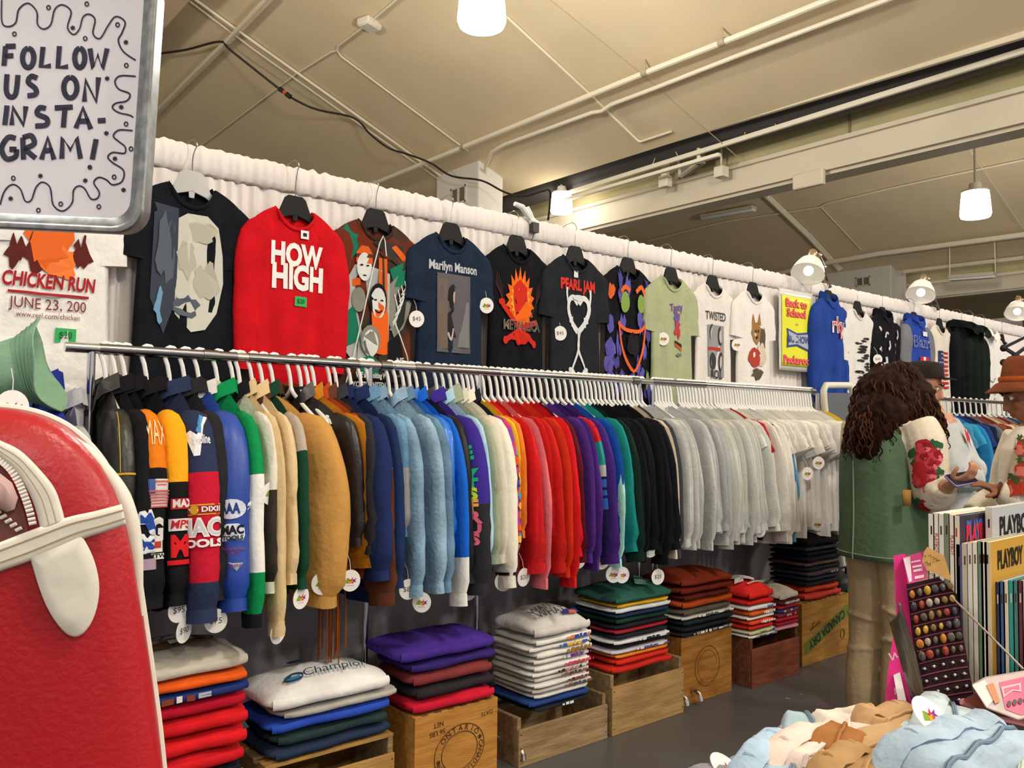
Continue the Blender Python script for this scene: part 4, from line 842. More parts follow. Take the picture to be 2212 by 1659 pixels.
t, g = hero(888, 'bright blue sleeve jacket with a white lower sleeve', 'jacket', JG(56, T=.02, T2=.022, sl=0.72), fab('#1c62cf', .08), bands=[(.70, 0), (2, 1)], bmats=[fab('#1c62cf', .08), WHT], rm=WHT)
PUR = fab('#3a2a8c', .1); DGR = fab('#2b2b30', .1)
t, g = hero(903, 'black windbreaker left of the neon lettered one', 'jacket', JG(57, T=.03, T2=.032, wr=.014, collar='stand', sl=0.64), mat('#15151a', .5, var=.2, bump=.3, bs=20))
t, g = hero(922, 'purple and charcoal ski jacket with neon SUR STYLE lettering', 'jacket', JG(58, T=.04, T2=.050, h0=.12, h1=.105, sl=0.68), PUR, bands=[(.44, 0), (2, 1)], bmats=[PUR, DGR], rm=DGR)
patch(t, g, 'lettering', .22, .72, 15, 85, [('t', c, .5, v, 1.0, .17, mi, dict(bold=.06)) for c, v, mi in [('E', .96, 0), ('L', .84, 0), ('Y', .74, 0), ('T', .65, 0), ('S', .55, 1), ('F', .42, 2), ('R', .29, 3), ('U', .17, 3), ('S', .05, 3)]], [ink('#23b380'), ink('#c3e32f'), ink('#f0b050'), ink('#f0708a')])
for px, c, lb, kk in [(945, '#a9cfe6', 'pale sky blue jacket peeking between darker ones', {}), (960, '#99a38b', 'sage grey hooded jacket', dict(collar='hood')), (976, '#d3cdbd', 'cream zip jacket with a wrinkled sleeve', dict(wr=.016, T2=.034)), (990, '#ebe5d5', 'off white satin team jacket', dict(wr=.014, T2=.036, sl=0.68))]:
    d = dict(T=.022, T2=.026); d.update(kk); t, g = hero(px, lb, 'jacket', JG(px, **d), fab(c, .05))
    if px == 990: patch(t, g, 'cuff_stripes', .90, .97, -170, 170, [('r', 0, .1, 1, .35, 0), ('r', 0, .6, 1, .85, 0)], [ink('#24242a')])
t, g = hero(1003, 'dark jacket with multicolored pattern sleeves', 'jacket', JG(61, T=.02, T2=.022), fab('#1d1e2b', .1), bmats=mat('#3c47b5', .9, h2='#d03a6a', vs=22, det=0, spec=.1))
rq = random.Random(2)
patch(t, g, 'pattern', .25, .98, -60, 90, [('p', [(u + .12 * cos(a) * (1 + .4 * nz(u * 9, a)), v + .035 * sin(a)) for a in [k * pi / 4 for k in range(8)]], mi % 5) for mi, (u, v) in enumerate([(rq.uniform(.1, .9), rq.uniform(.03, .97)) for _ in range(46)])], [ink('#e2b52c'), ink('#d23b8e'), ink('#35a6c7'), ink('#7a3fb0'), ink('#e0552c')])
t, g = hero(1014, 'yellow sweatshirt beside the patterned jacket', 'sweatshirt', JG(62, T=.014, T2=.018, collar='crew', sl=0.46), fab('#e8c22e', .06), name='sweatshirt')
t, g = hero(1024, 'orange sweatshirt left of the red row', 'sweatshirt', JG(63, T=.014, T2=.018, collar='crew', sl=0.49), fab('#ec8234', .06), name='sweatshirt')
# ------------------------------------------------------------------ closely hung sweatshirts and tees: a few cuts, each copied
def proto(nm, gs):
    out = []
    for i, g in enumerate(gs):
        t = bpy.data.objects.new(nm, None); COL.objects.link(t); WM[t.name] = Matrix.Identity(4); t.empty_display_size = .05
        g.build(t, fab('#808080')); out.append(t)
    return out
SWP = proto('sweatshirt', [Garment(seed=70 + i, L=.69, hem=.25, W=.225, sl=.61 + .03 * (i % 3), a0=46, a1=79 + 3 * (i % 2), h0=.105, h1=.064, T=.013, T2=.018, wr=.010, bend=(0, 5, 9, -3)[i], drop=.06, swing=(-.02, .01, .0, .02)[i]) for i in range(4)])
TEP = proto('t_shirt', [Garment(seed=80 + i, L=.73, hem=.255, W=.225, sl=.20, a0=46, a1=60 + 4 * i, h0=.11, h1=.105, T=.012, T2=.020, cuff=False, rib=False, wr=.011, drop=.055) for i in range(4)])
fresh = {}
def place(protos, i, x, y, z, h, label, cat, group=None, yaw=0, sc=1.0):
    o = protos[i % len(protos)]; c = copytree(o, fab(h, .06))
    c.location = (x, y, z); c.rotation_euler = (0, 0, -pi / 2 + yaw); c.scale = (sc, 1, sc)
    return tag(c, label, cat, group)
seq = [(1035, '#d9262c', 'glossy bright red sweatshirt, first of the red row'), (1047, '#cf2026', 'red sweatshirt second in the red row'), (1062, '#d9717c', 'faded pink sweatshirt among the red ones'), (1076, '#c4201f', 'deep red sweatshirt right of the pink one'), (1089, '#cc2523', 'red sweatshirt with a folded elbow, mid red row'),
       (1102, '#d2361f', 'orange red speckled sweatshirt'), (1116, '#d01f22', 'bright red sweatshirt right of the speckled one'), (1130, '#c61c28', 'last bright red sweatshirt before the maroon one'), (1143, '#5f1c28', 'maroon sweatshirt ending the red row'), (1156, '#55308a', 'purple sweatshirt next to the maroon one'), (1170, '#4a2a80', 'second purple sweatshirt with a loose cuff'),
       (1184, '#2a2152', 'dark indigo sweatshirt with a red and teal block sleeve'), (1198, '#4b2d84', 'purple sweatshirt right of the block sleeve one'), (1211, '#1b4fae', 'royal blue sweatshirt in the middle of the rack'), (1224, '#a6ded2', 'mint green sweatshirt left of the teal one'), (1238, '#1d8583', 'teal sweatshirt left of the black row'), (1250, '#173029', 'very dark green sweatshirt starting the black row')]
for i, (px, h, lb) in enumerate(seq):
    x = hang_px(px, 'white plastic hanger holding the ' + ' '.join(lb.split()[:11]))
    c = place(SWP, i, x, YR + random.uniform(-.012, .012), GZ, h, lb, 'sweatshirt', yaw=random.uniform(-.10, .06), sc=random.uniform(.97, 1.06))
    if px == 1184:
        gq = Garment(seed=70 + i % 4, L=.69, hem=.25, W=.225, sl=.61 + .03 * (i % 4 % 3), a0=46, a1=79 + 3 * (i % 4 % 2), h0=.105, h1=.064, T=.013, T2=.018, wr=.010, bend=(0, 5, 9, -3)[i % 4], drop=.06, swing=(-.02, .01, .0, .02)[i % 4])
        m = MB()
        for (u0, u1, mi) in [(.0, .22, 0), (.22, .36, 1), (.36, .44, 2), (.46, .52, 3), (.54, .58, 3), (.60, .68, 3)]:
            m.grid(10, 6, lambda u, v: gq.surf(1, u0 + (u1 - u0) * v, -40 + 170 * u, .003), mi)
        m.build('block_panels', [ink('#cf2430'), ink('#2f9d9c'), ink('#c9c7bd'), ink('#2f6fc0')], c, world=False)
for i in range(9):
    px = 1260 + i * 9.3
    x = hang_px(px, 'white plastic hanger in the row of black sweatshirts', 'hangers of the black row')
    place(SWP, i + 1, x, YR + random.uniform(-.012, .012), GZ, ['#15161b', '#17181d', '#12151a', '#1a1b22'][i % 4], 'black sweatshirt in the tight black row at the middle of the rack', 'sweatshirt', 'black sweatshirts on the rack', random.uniform(-.08, .06), random.uniform(.97, 1.05))
for px, h, lb in [(1345, '#dbcbb5', 'cream sweatshirt with a hanging cuff right of the black row'), (1353, '#40444c', 'slate grey sweatshirt behind the cream one')]:
    x = hang_px(px, 'white plastic hanger holding the ' + ' '.join(lb.split()[:11])); place(SWP, int(px), x, YR, GZ, h, lb, 'sweatshirt', None, -.1, 1.03)
rq = random.Random(12)
for px in [1361, 1369, 1377, 1386] + [1411 + k * 6.6 for k in range(7)] + [1466 + k * 6.4 for k in range(7)] + [1519, 1527, 1535, 1544]:
    x = hang_px(px, 'white plastic hanger in the row of grey sweatshirts', 'hangers of the grey row')
    h = rq.choice(['#a9abad', '#b3b6b8', '#b9bcbc', '#c3c5c3', '#b6b8b4']) if px < 1460 else rq.choice(['#bfc2be', '#c8cac6', '#c4c6bf', '#d0d0c9'])
    place(SWP, int(px), x, YR + rq.uniform(-.015, .015), GZ, h, 'heather grey sweatshirt in the grey stretch of the rack', 'sweatshirt', 'grey sweatshirts on the rack', rq.uniform(-.16, .20), rq.uniform(.93, 1.05))
px = 1512; x = hang_px(px, 'white plastic hanger holding the grey sweatshirt with a navy N'); c = place(SWP, 1, x + .012, YR, GZ, '#c9cac5', 'pale grey sweatshirt with a navy block letter N', 'sweatshirt', None, -.06, 1.0)
m = MB(); m.text('N', .14, fr((.07, -.045, -.24), (1, 0, 0), (0, .1, 1)), 0, bold=.05); m.text('N', .14, fr((.07, -.046, -.24), (1, 0, 0), (0, .1, 1)), 1, bold=.0); m.build('letter', [ink('#3a3f55'), ink('#8f93a3')], c, world=False, smooth=False)
for px, h, lb in [(1550, '#b02a30', 'red shirt whose shoulder shows between the whites'), (1590, '#5d93bd', 'light blue shirt among the white tees'), (1606, '#d9d7d3', 'white tee with navy sleeve edge'), (1567, '#25252a', 'black shirt whose collar shows between the whites')]:
    x = hang_px(px, 'white plastic hanger holding the ' + ' '.join(lb.split()[:11])); place(SWP if px == 1590 else TEP, int(px), x, YR, GZ, h, lb, 'shirt')
k = 0; px = 1556.0
while px < 1748:
    if min(abs(px - q) for q in (1567, 1590, 1606)) > 2.2:
        x = hang_px(px, 'white plastic hanger in the dense white row at the right rail end', 'hangers of the white row')
        h = rq.choice(['#e4e0da', '#e9e6e2', '#dedad2', '#e6e3df', '#dcd6ca'])
        pr = SWP if px < 1608 and k % 2 else TEP
        place(pr, k * 3 + int(px), x, YR + rq.uniform(-.02, .02), GZ, h, 'off white shirt in the dense white row at the right rail end', 'shirt', 'white shirts on the rack', rq.uniform(-.16, .12), rq.uniform(.93, 1.05))
    k += 1; px += 5.6
x = hang_px(1752, 'white plastic hanger holding the yellow shirt'); place(TEP, 2, x + .05, YR, GZ, '#e2b832', 'yellow shirt ending the white row beside the mirror', 'shirt', None, -.1)
# second stretch of racks beyond the mirror
xa, xb = onY(1862, 852, YR).x, onY(2188, 866, YR).x
rack(xa, xb, [xa + .1, xb - .15], 'far chrome clothes rack behind the three people')
cols = ['#e4e0da', '#23242a', '#e8e6e2', '#2a2b2f', '#c9cbcb', '#bfc3c4', '#d4d6d6', '#4f8fb8', '#3aa0cf', '#2f86c4', '#27407c', '#232842', '#6c7480', '#8f4a30', '#6e3424', '#d9cdb8', '#b58a5a', '#7a2c33', '#8f8a84', '#37507e', '#b2a392']
nm = ['white', 'black', 'bright white', 'charcoal', 'light grey', 'silver grey', 'pale grey', 'steel blue', 'sky blue', 'azure blue', 'navy', 'dark indigo', 'slate', 'rust', 'brown', 'cream', 'tan', 'wine red', 'taupe', 'denim blue', 'sand']
for i, (h, n_) in enumerate(zip(cols, nm)):
    x = xa + .25 + (xb - xa - .5) * i / (len(cols) - 1)
    lb = n_ + ' shirt on the far rack behind the people'
    put_hanger((x, YR, ZR - HOOK_Z - .004), pi / 2, 'white plastic hanger holding the ' + lb); place(TEP if i % 3 else SWP, i, x, YR, GZ, h, lb, 'shirt')
for p_ in SWP + TEP:
    for ch in KIDS[p_.name]: bpy.data.objects.remove(ch)
    bpy.data.objects.remove(p_)

# ------------------------------------------------------------------ round price tags
LOGO = [ink('#7fa23a'), ink('#cf2d2d'), ink('#e3a52b'), ink('#7a3b97'), ink('#d1552c')]
def price_tag(c, yaw=0.0, tilt=0.0, face='logo', r=.035, label='', txt='$10', string=True):
    R = RZ(yaw) @ RX(pi / 2 + tilt); X = Matrix.Translation(V(c)) @ R.to_4x4()
    t = thing('price_tag', label, 'price tag', c)
    m = MB(); m.plate([(r * cos(2 * pi * k / 24), r * 1.1 * sin(2 * pi * k / 24)) for k in range(24)], .0012, X); m.build('card', mat('#f3f1ee', .5, spec=.4), t, ang=30)
    m = MB(); q = r * .62; Y = X @ Matrix.Translation(V((0, 0, .0018)))
    if face == 'logo':
        m.poly([(-q, -.35 * q), (-.5 * q, .5 * q), (-.1 * q, .2 * q), (-.35 * q, -.45 * q)], Y, 0); m.poly([(-.5 * q, .5 * q), (0, .1 * q), (.45 * q, .6 * q), (.3 * q, 0), (-.1 * q, -.1 * q)], Y, 1); m.poly([(-.3 * q, -.5 * q), (.2 * q, -.45 * q), (.25 * q, 0), (-.2 * q, -.1 * q)], Y, 2); m.poly([(.3 * q, .1 * q), (q, .35 * q), (.75 * q, 0), (.95 * q, -.3 * q), (.45 * q, -.25 * q)], Y, 3); m.poly([(.1 * q, -.2 * q), (.5 * q, -.1 * q), (.5 * q, -.5 * q), (.15 * q, -.45 * q)], Y, 4)
        m.poly([(-.6 * q, -.75 * q), (.6 * q, -.75 * q), (.6 * q, -.8 * q), (-.6 * q, -.8 * q)], Y, 3); m.build('logo', LOGO, t, smooth=False)
    else:
        m.text(txt, r * .75, Y, 0); m.build('price', ink('#4a4a50'), t, smooth=False)
    if string:
        m = MB(); c = V(c); m.tube([c + V((0, 0, r)), c + V((.002, .01, r + .03)), c + V((.0, .03, r + .06))], .0012, 4); m.build('string', mat('#dddddd', .6), t)
TL = [(386, 1318, .7, 'txt', 'white price tag turned sideways at the navy cuff', '$95'), (466, 1341, .1, 'txt', 'white price tag with scribbled price below the blue leather jacket', '$75'), (585, 1066, .8, 'logo', 'price tag high on the cream canvas jacket', 0), (695, 1261, 0, 'logo', 'price tag with a bright logo at the tan jacket cuff', 0), (757, 1254, .3, 'logo', 'price tag right of the tan jacket cuff', 0), (850, 1232, 1.1, 'logo', 'narrow seen price tag beside the dark navy jacket', 0),
      (911, 1301, -.1, 'logo', 'lowest price tag, under the white lower sleeve', 0), (1011, 1276, .2, 'logo', 'price tag at the cuff of the neon lettered ski jacket', 0), (1087, 1257, 0, 'logo', 'price tag under the off white satin jacket', 0), (1197, 1206, -.1, 'txt', 'blank sided price tag reading a price on the red row', '$10'), (1222, 1233, .1, 'logo', 'price tag lower right of the red row', 0), (1247, 1210, .1, 'logo', 'price tag at the bright red cuff beside the purple sleeve', 0), (1299, 1212, .4, 'logo', 'price tag at the royal blue cuff', 0),
      (1131, 1247, 1.0, 'txt', 'price tag half hidden behind the red cuff', '$20'), (1325, 1241, .2, 'logo', 'price tag under the dark green sweatshirt', 0), (1344, 1242, .5, 'logo', 'price tag right under the dark green sweatshirt', 0), (1377, 1188, 1.0, 'logo', 'narrow price tag on the black row', 0), (1404, 1187, .3, 'txt', 'white price tag on the last black sweatshirt', '$30'), (1421, 1246, .7, 'txt', 'low price tag under the slate sweatshirt', '$25'), (1576, 1117, .3, 'logo', 'price tag on a grey cuff in the grey stretch', 0), (1641, 1146, .6, 'logo', 'price tag low between grey and white shirts', 0), (1766, 1133, .2, 'logo', 'price tag low at the right end of the white row', 0), (1706, 1003, .4, 'logo', 'price tag at a sleeve high in the white row', 0), (1768, 1000, .4, 'logo', 'price tag at the rightmost white sleeves', 0), (1744, 1023, .7, 'logo', 'price tag in the middle of the white sleeves', 0),
      (650, 1291, 1.0, 'logo', 'narrow price tag on the rust fringe', 0), (600, 1366, 1.1, 'txt', 'price tag dangling below the sand colored jacket', '$65'), (882, 1273, .3, 'txt', 'price tag behind the pale denim cuff', '$80'), (397, 1362, 1.2, 'txt', 'edge on price tag below the black racing jacket', '$90')]
for px, py, yw, fc, lb, tx in TL:
    yp = 2.555 if px < 1000 else 2.57 if px < 1690 else 2.56
    pt_ = onY(px, py, yp); price_tag(pt_, -atan2(pt_.x, pt_.y) + yw * .75, .05, fc, .034, lb, tx or '$10')
for px, py, yy, fc, lb in [(900, 689, 3.085, 'txt', 'price tag on the sleeve of the navy tee'), (1051, 660, 3.085, 'logo', 'price tag on the sleeve of the flaming skull tee'), (1210, 720, 3.085, 'txt', 'price tag on the sleeve of the bone heart tee'), (1433, 732, 3.085, 'logo', 'small price tag on the sage tee'), (1592, 745, 3.085, 'logo', 'price tag on the sleeve of the dog tee'), (1896, 776, 3.05, 'txt', 'round white price tag on the black brush mark jacket')]:
    pt_ = onY(px, py, yy); price_tag(pt_, -atan2(pt_.x, pt_.y) * .7, 0, fc, .034, lb, '$45')
# ------------------------------------------------------------------ wooden crates along the floor
YF = 2.62
def board(m, c, d, mi=0): m.box(c, d, mi)
def closed_box(x0, x1, h, dp, mw, label, marks=None, mkm=None, yf=YF, joints=True):
    c = ((x0 + x1) / 2, yf + dp / 2, 0); w = x1 - x0; t = thing('wooden_box', label, 'box', c)
    for nm, cc, dd in [('front_board', (c[0], yf + .007, h / 2), (w, .014, h)), ('back_board', (c[0], yf + dp - .007, h / 2), (w, .014, h)), ('side_board', (x0 + .007, c[1], h / 2), (.014, dp - .028, h)), ('side_board', (x1 - .007, c[1], h / 2), (.014, dp - .028, h)), ('lid', (c[0], c[1], h - .006), (w - .028, dp - .028, .011))]:
        m = MB(); m.box(cc, dd); m.build(nm, mw, t, bevel=.002, smooth=False)
    m = MB()
    n = int(w / .028)
    for i in range(n):
        if i % 2: m.box((x0 + (i + .5) * w / n, yf + .0065, h + .0005), (w / n * .9, .0135, .003))
    m.build('finger_joints', mat('#6b4a28', .8), t, smooth=False)['kind'] = 'stuff'
    if marks:
        m = MB(); marks(m, x0, x1, h, yf - .0012); m.build('stamp', mkm, t, smooth=False)
    return t
def soda_crate(x0, x1, h, dp, gap, mw, mw2, label, yf=YF, slat=True):
    c = ((x0 + x1) / 2, yf + dp / 2, 0); w = x1 - x0; t = thing('wooden_crate', label, 'crate', c)
    for x in (x0 + .011, x1 - .011):
        m = MB(); m.box((x, c[1], h / 2), (.022, dp, h)); m.build('end_board', mw2, t, bevel=.003, smooth=False)
    m = MB(); m.box((c[0], yf - .006, (h - gap) / 2), (w, .012, h - gap)); m.build('front_board', mw, t, bevel=.003, smooth=False)
    m = MB(); m.box((c[0], yf + dp + .006, (h - gap) / 2), (w, .012, h - gap)); m.build('back_board', mw, t, bevel=.003, smooth=False)
    m = MB(); m.box((c[0], c[1], .01), (w - .044, dp, .012)); m.build('bottom_board', mw2, t, smooth=False)
    if slat:
        m = MB(); m.box((c[0], yf + .03, h + .006), (w, .065, .012)); m.build('top_slat', mw, t, bevel=.002, smooth=False); m = MB(); m.box((c[0], yf + dp - .04, h + .006), (w, .08, .012)); m.build('top_slat', mw, t, bevel=.002, smooth=False)
        m = MB(); m.box((c[0], c[1] + .0, h + .005), (w, dp - .19, .010)); m.build('top_slat', mw2, t, bevel=.002, smooth=False)
    m = MB()
    for x in (x0 + .011, x1 - .011):
        for z in (.03, (h - gap) * .5, h - gap - .02): m.lathe([(.003, -.001), (.003, .001)], 6, (x, yf - .0125, z), RX(pi / 2))
    m.build('nail_heads', mat('#3c2f26', .6, .4), t)['kind'] = 'stuff'
    return t
WD1 = wood('#b08a4e', '#8f6a38'); WD2 = wood('#b2915f', '#92734a'); WD3 = wood('#7d4630', '#5f3020'); WD4 = wood('#b98a45', '#9b6d30'); GRW = wood('#a58c66', '#7f6848')
INK_S = mat('#4a2e18', .85)
def ontario(m, x0, x1, h, y):
    cx, cz = (x0 + x1) / 2 + .01, h * .47; rx, rz = .118, .098; rot = .18
    E = lambda k, q: (cx + k * (rx * cos(q) * cos(rot) - rz * sin(q) * sin(rot)), y, cz + k * (rx * cos(q) * sin(rot) + rz * sin(q) * cos(rot)))
    for k in (1.0, .72): m.tube([E(k, 2 * pi * i / 48) for i in range(48)], .0016, 4, closed=True)
    def ring(txt, q0, q1):
        for i, ch in enumerate(txt):
            q = q0 + (q1 - q0) * i / max(1, len(txt) - 1); c = E(.86, q); n = V((cos(q + rot), 0, sin(q + rot))); tx = V((-n.z, 0, n.x)) * -1
            m.text(ch, .030, fr(c, -tx if False else (n.z * 1, 0, -n.x), n), 0, bold=.01)
    ring('ONTARIO'[::1], radians(130), radians(30)); 
    for i, ch in enumerate('CANADIAN BUTTER'):
        q = radians(-5) + radians(-165) * (i / 14); c = E(.86, q); n = V((cos(q + rot), 0, sin(q + rot)))
        m.text(ch, .027, fr(c, (n.z, 0, -n.x), n), 0, bold=.01)
    for q in (radians(10), radians(182)):
        c = E(.86, q); m.poly([(c[0] + .009 * cos(a), y, c[2] + .009 * sin(a)) for a in [k * pi / 4 for k in range(8)]])
    X = lambda x, z: fr((x, y, z), (-1, 0, -.05), (.05, 0, -1))
    m.text('56 LBS', .026, X(x0 + .10, h - .075), 0, bold=.01); m.text('NET', .026, X(x0 + .105, h - .045), 0, bold=.01); m.text('DATE', .024, X(x1 - .055, h - .05), 0)
def round_stamp(m, x0, x1, h, y):
    cx, cz = (x0 + x1) / 2, h * .5
    m.tube([(cx + .10 * cos(q), y, cz + .10 * sin(q)) for q in [2 * pi * i / 40 for i in range(40)]], .0016, 4, closed=True); m.tube([(cx + .078 * cos(q), y, cz + .078 * sin(q)) for q in [2 * pi * i / 40 for i in range(28)]], .001, 4)
    for i, ch in enumerate('CANADIAN'):
        q = radians(-40 - i * 13); n = V((cos(q), 0, sin(q))); m.text(ch, .018, fr((cx + n.x * .089, y, cz + n.z * .089), (n.z, 0, -n.x), n))
def canada_dry(m, x0, x1, h, y):
    w = x1 - x0; a = .33; ux = V((cos(a), 0, sin(a))); uz = V((-sin(a), 0, cos(a))); c = V(((x0 + x1) / 2 + .01, y, h * .50))
    L = w * .50; m.add([c - ux * L - uz * .034, c + ux * L - uz * .034, c + ux * L + uz * .034, c - ux * L + uz * .034], [(0, 1, 2, 3)], 1)
    m.text('CANADA DRY', .072, fr(c + V((0, -.0008, 0)), -ux, -uz), 0, bold=.03, sx=.92)
    m.text('beverages', .03, fr(c + uz * .075 + ux * -.12, -ux, -uz), 0); m.text('ltd', .03, fr(c + uz * .10 - ux * .13, -ux, -uz), 0)
    for k in (.026, .02): m.tube([(x1 - .08 + k * cos(q), y, h * .34 + k * 1.2 * sin(q)) for q in [2 * pi * i / 20 for i in range(20)]], .0012, 4, closed=True)
soda_crate(.56, 1.12, .255, .27, .05, WD1, GRW, 'dark wooden crate at the left under the red garment pile')
soda_crate(1.17, 1.655, .262, .27, .055, WD1, GRW, 'wooden crate under the pile topped by the white script sweatshirt')
closed_box(1.735, 2.125, .312, .27, wood('#c08a44', '#a46e2e'), 'upturned tan box stamped ONTARIO CANADIAN BUTTER', ontario, INK_S, yf=2.60)
soda_crate(2.245, 2.765, .195, .26, .045, GRW, wood('#94795a', '#6c563e'), 'long low weathered crate under the white tee pile', slat=False)
soda_crate(2.795, 3.30, .265, .26, .05, WD2, GRW, 'weathered wooden crate under the green and red garment pile', slat=False)
closed_box(3.345, 3.765, .335, .26, wood('#a87637', '#85561f'), 'tan box with a faint round stamp under the brown pile', round_stamp, mat('#5a3519', .9), yf=2.66)
soda_crate(3.875, 4.335, .255, .26, .05, WD3, wood('#7a4a30', '#553020'), 'reddish brown crate under the red and white piles', slat=False)
closed_box(4.45, 4.985, .36, .26, WD4, 'yellow wooden box printed CANADA DRY upside down', canada_dry, [mat('#28331c', .9), mat('#6d7a34', .9)], yf=2.66)

# ------------------------------------------------------------------ folded garments piled on the crates
def folded(x, y, z, w, d, h, hx, label, cat='sweatshirt', yaw=0.0, sag=.0, seed=0, prints=None, group=None, name='folded_sweatshirt', lip=True, cr=0.0, wr=.006, tiltx=0.0, bag=0.0):
    """one garment folded flat: rounded folded edge toward the front, soft uneven top"""
    t = thing(name, label, cat, (x, y, z), RZ(yaw)); n, k = 34, 16; rings = []
    for i in range(k + 1):
        v = -1 + 2 * i / k; ring = []
        for j in range(n):
            a = 2 * pi * j / n; ca, sa = cos(a), sin(a); e = .42
            xx = w / 2 * math.copysign(abs(ca) ** e, ca); zz = h / 2 * math.copysign(abs(sa) ** .7, sa)
            sc = (1 - abs(v) ** 9 * .18); yy = d / 2 * v
            edge = sqrt(max(0, 1 - abs(v) ** 6)); zz *= .25 + .75 * edge
            q = wr * (nz(xx * 9 + seed, yy * 9, seed) + .6 * nz(xx * 22, yy * 22 + seed, seed)) * (1 if sa > -.3 else .5)
            zc = h / 2 + sag * ((xx / w * 2) ** 2) * -1 + sag + cr * max(0, 1 - (xx / w * 2) ** 2) * max(0, 1 - v * v) + tiltx * xx
            ring.append((xx * sc + wr * 1.5 * nz(yy * 12, zz * 40, seed), yy + wr * 2.2 * nz(xx * 7, zz * 60, seed + 4), max(.0003, zc + zz + q)))
        rings.append(ring)
    m = MB(); m.loft(rings); o = m.build('folded_cloth', fab(hx, .10), t, world=False, ang=70)
    if lip:   # the second layer of the fold, seen at the front edge
        m = MB(); P = []
        for i in range(15):
            u = -.5 + i / 14; xx = u * w * .93; P.append((xx, -d / 2 - .003 + wr * nz(xx * 7, 2, seed + 4) * 2 + .012 * (abs(u) > .46), h * (.48 + .10 * nz(xx * 6, seed)) + tiltx * xx + sag * (1 - (2 * u) ** 2)))
        m.tube(P, [h * .30] * 15, 8, sq=.5, up=(0, 0, 1)); m.build('fold', fab(hx, .10), t, world=False)
    if prints:
        m = MB(); mats = prints(m, w, d, h, sag, cr); m.build('print', mats, t, world=False, smooth=False)
    return t
def top_fn(w, d, h, cr, off=.012): return lambda p: V((p[0], p[1], h + cr * max(0, 1 - (p[0] / w * 2) ** 2) * max(0, 1 - (p[1] / d * 2) ** 2) + off))
def pile(x, y, z, w, d, items, nm, seed=1, cat='sweatshirt', name='folded_sweatshirt', jit=.012, group=None):
    """items listed from the bottom: (thickness, colour, colour word, print or None, extra)"""
    rq = random.Random(seed); zz = z
    pos = ['lowest', 'second from the bottom', 'third from the bottom', 'fourth from the bottom', 'fifth from the bottom', 'sixth from the bottom', 'seventh from the bottom', 'eighth from the bottom', 'ninth from the bottom', 'tenth from the bottom', 'eleventh from the bottom', 'twelfth from the bottom', 'thirteenth from the bottom', 'fourteenth from the bottom']
    for i, it in enumerate(items):
        h, hx, cw = it[0], it[1], it[2]; pr = it[3] if len(it) > 3 else None; ex = it[4] if len(it) > 4 else {}
        ps = 'topmost' if i == len(items) - 1 else pos[i]
        e = dict(wr=min(.006, h * .13)); e.update(ex); dx = e.pop('dx', 0); dw = e.pop('dw', 0)
        folded(x + rq.uniform(-jit, jit) + dx, y + rq.uniform(-jit, jit) * .7, zz, w + rq.uniform(-.02, .02) + dw, d, h, hx, cw + ' ' + ('tee' if cat == 'tee' else 'sweatshirt') + ', ' + ps + ' in ' + nm, cat, rq.uniform(-.03, .03), seed=seed * 20 + i, prints=pr, name=name, **e)
        zz += h
    return zz
def edge_print(cols, u0, u1, v0=.2, v1=.8, sd=1):
    """bits of chest print that show on the folded front edge"""
    def f(m, w, d, h, sag, cr):
        rq = random.Random(sd); u = u0
        while u < u1:
            du = rq.uniform(.03, .09); a, b = u * w, min(u1, u + du) * w; lo = h * (v0 + rq.uniform(0, .15)); hi = h * (v1 - rq.uniform(0, .2))
            m.add([(a, -d / 2 - .012, lo), (b, -d / 2 - .012, lo + rq.uniform(-.002, .002)), (b, -d / 2 - .011, hi), (a, -d / 2 - .011, hi)], [(0, 1, 2, 3)], rq.randrange(len(cols))); u += du + rq.uniform(.0, .03)
        return [ink(c) for c in cols]
    return f
def champion(m, w, d, h, sag, cr):
    fn = top_fn(w, d, h, cr, .015); f2 = lambda p: (lambda q: V((q.x, q.y, q.z)))(fn(p))
    P = lambda pts: [f2(p) for p in pts]
    m.text('Champion', .062, fn=lambda p: f2((p[0] + .035, -d * .27 + p[1])), m=0, shear=.35, bold=-.004)
    m.tube(P(spl([(-.155, -d * .28), (-.12, -d * .23), (-.09, -d * .27), (-.10, -d * .34), (-.14, -d * .36), (-.16, -d * .31), (-.13, -d * .27)], 4)), .004, 5, 0, sq=.4, up=(0, 0, 1))
    m.poly([(-.15, -d * .33), (-.10, -d * .34), (-.10, -d * .27), (-.145, -d * .30)], m=1, fn=f2)
    m.poly([(-.06 + .03 * cos(a), d * .12 + .022 * sin(a)) for a in [k * pi / 5 for k in range(10)]], m=0, fn=f2)
    return [ink('#1f3f55'), ink('#3f7ea6')]
def brown_print(m, w, d, h, sag, cr):
    fn = top_fn(w, d, h, cr, .015)
    m.poly([(-.16, -.08), (.06, -.07), (.13, -.03), (.10, .0), (-.15, -.03)], m=0, fn=fn); m.poly([(0, -.06), (.09, -.03), (.08, -.01), (0, -.03)], m=1, fn=fn); m.tube([fn(p) for p in spl([(.04, -.01), (.1, .0), (.15, -.02), (.12, -.05), (.05, -.05)], 4)], .003, 5, 2, sq=.5)
    for k in range(7): m.tube([fn((-.2 + .03 * k, -.02)), fn((-.17 + .03 * k, .03)), fn((-.14 + .03 * k, .04))], .003, 5, 3, sq=.5)
    return [ink('#6c5238'), ink('#e6e3da'), ink('#5b4a38'), ink('#56524a')]
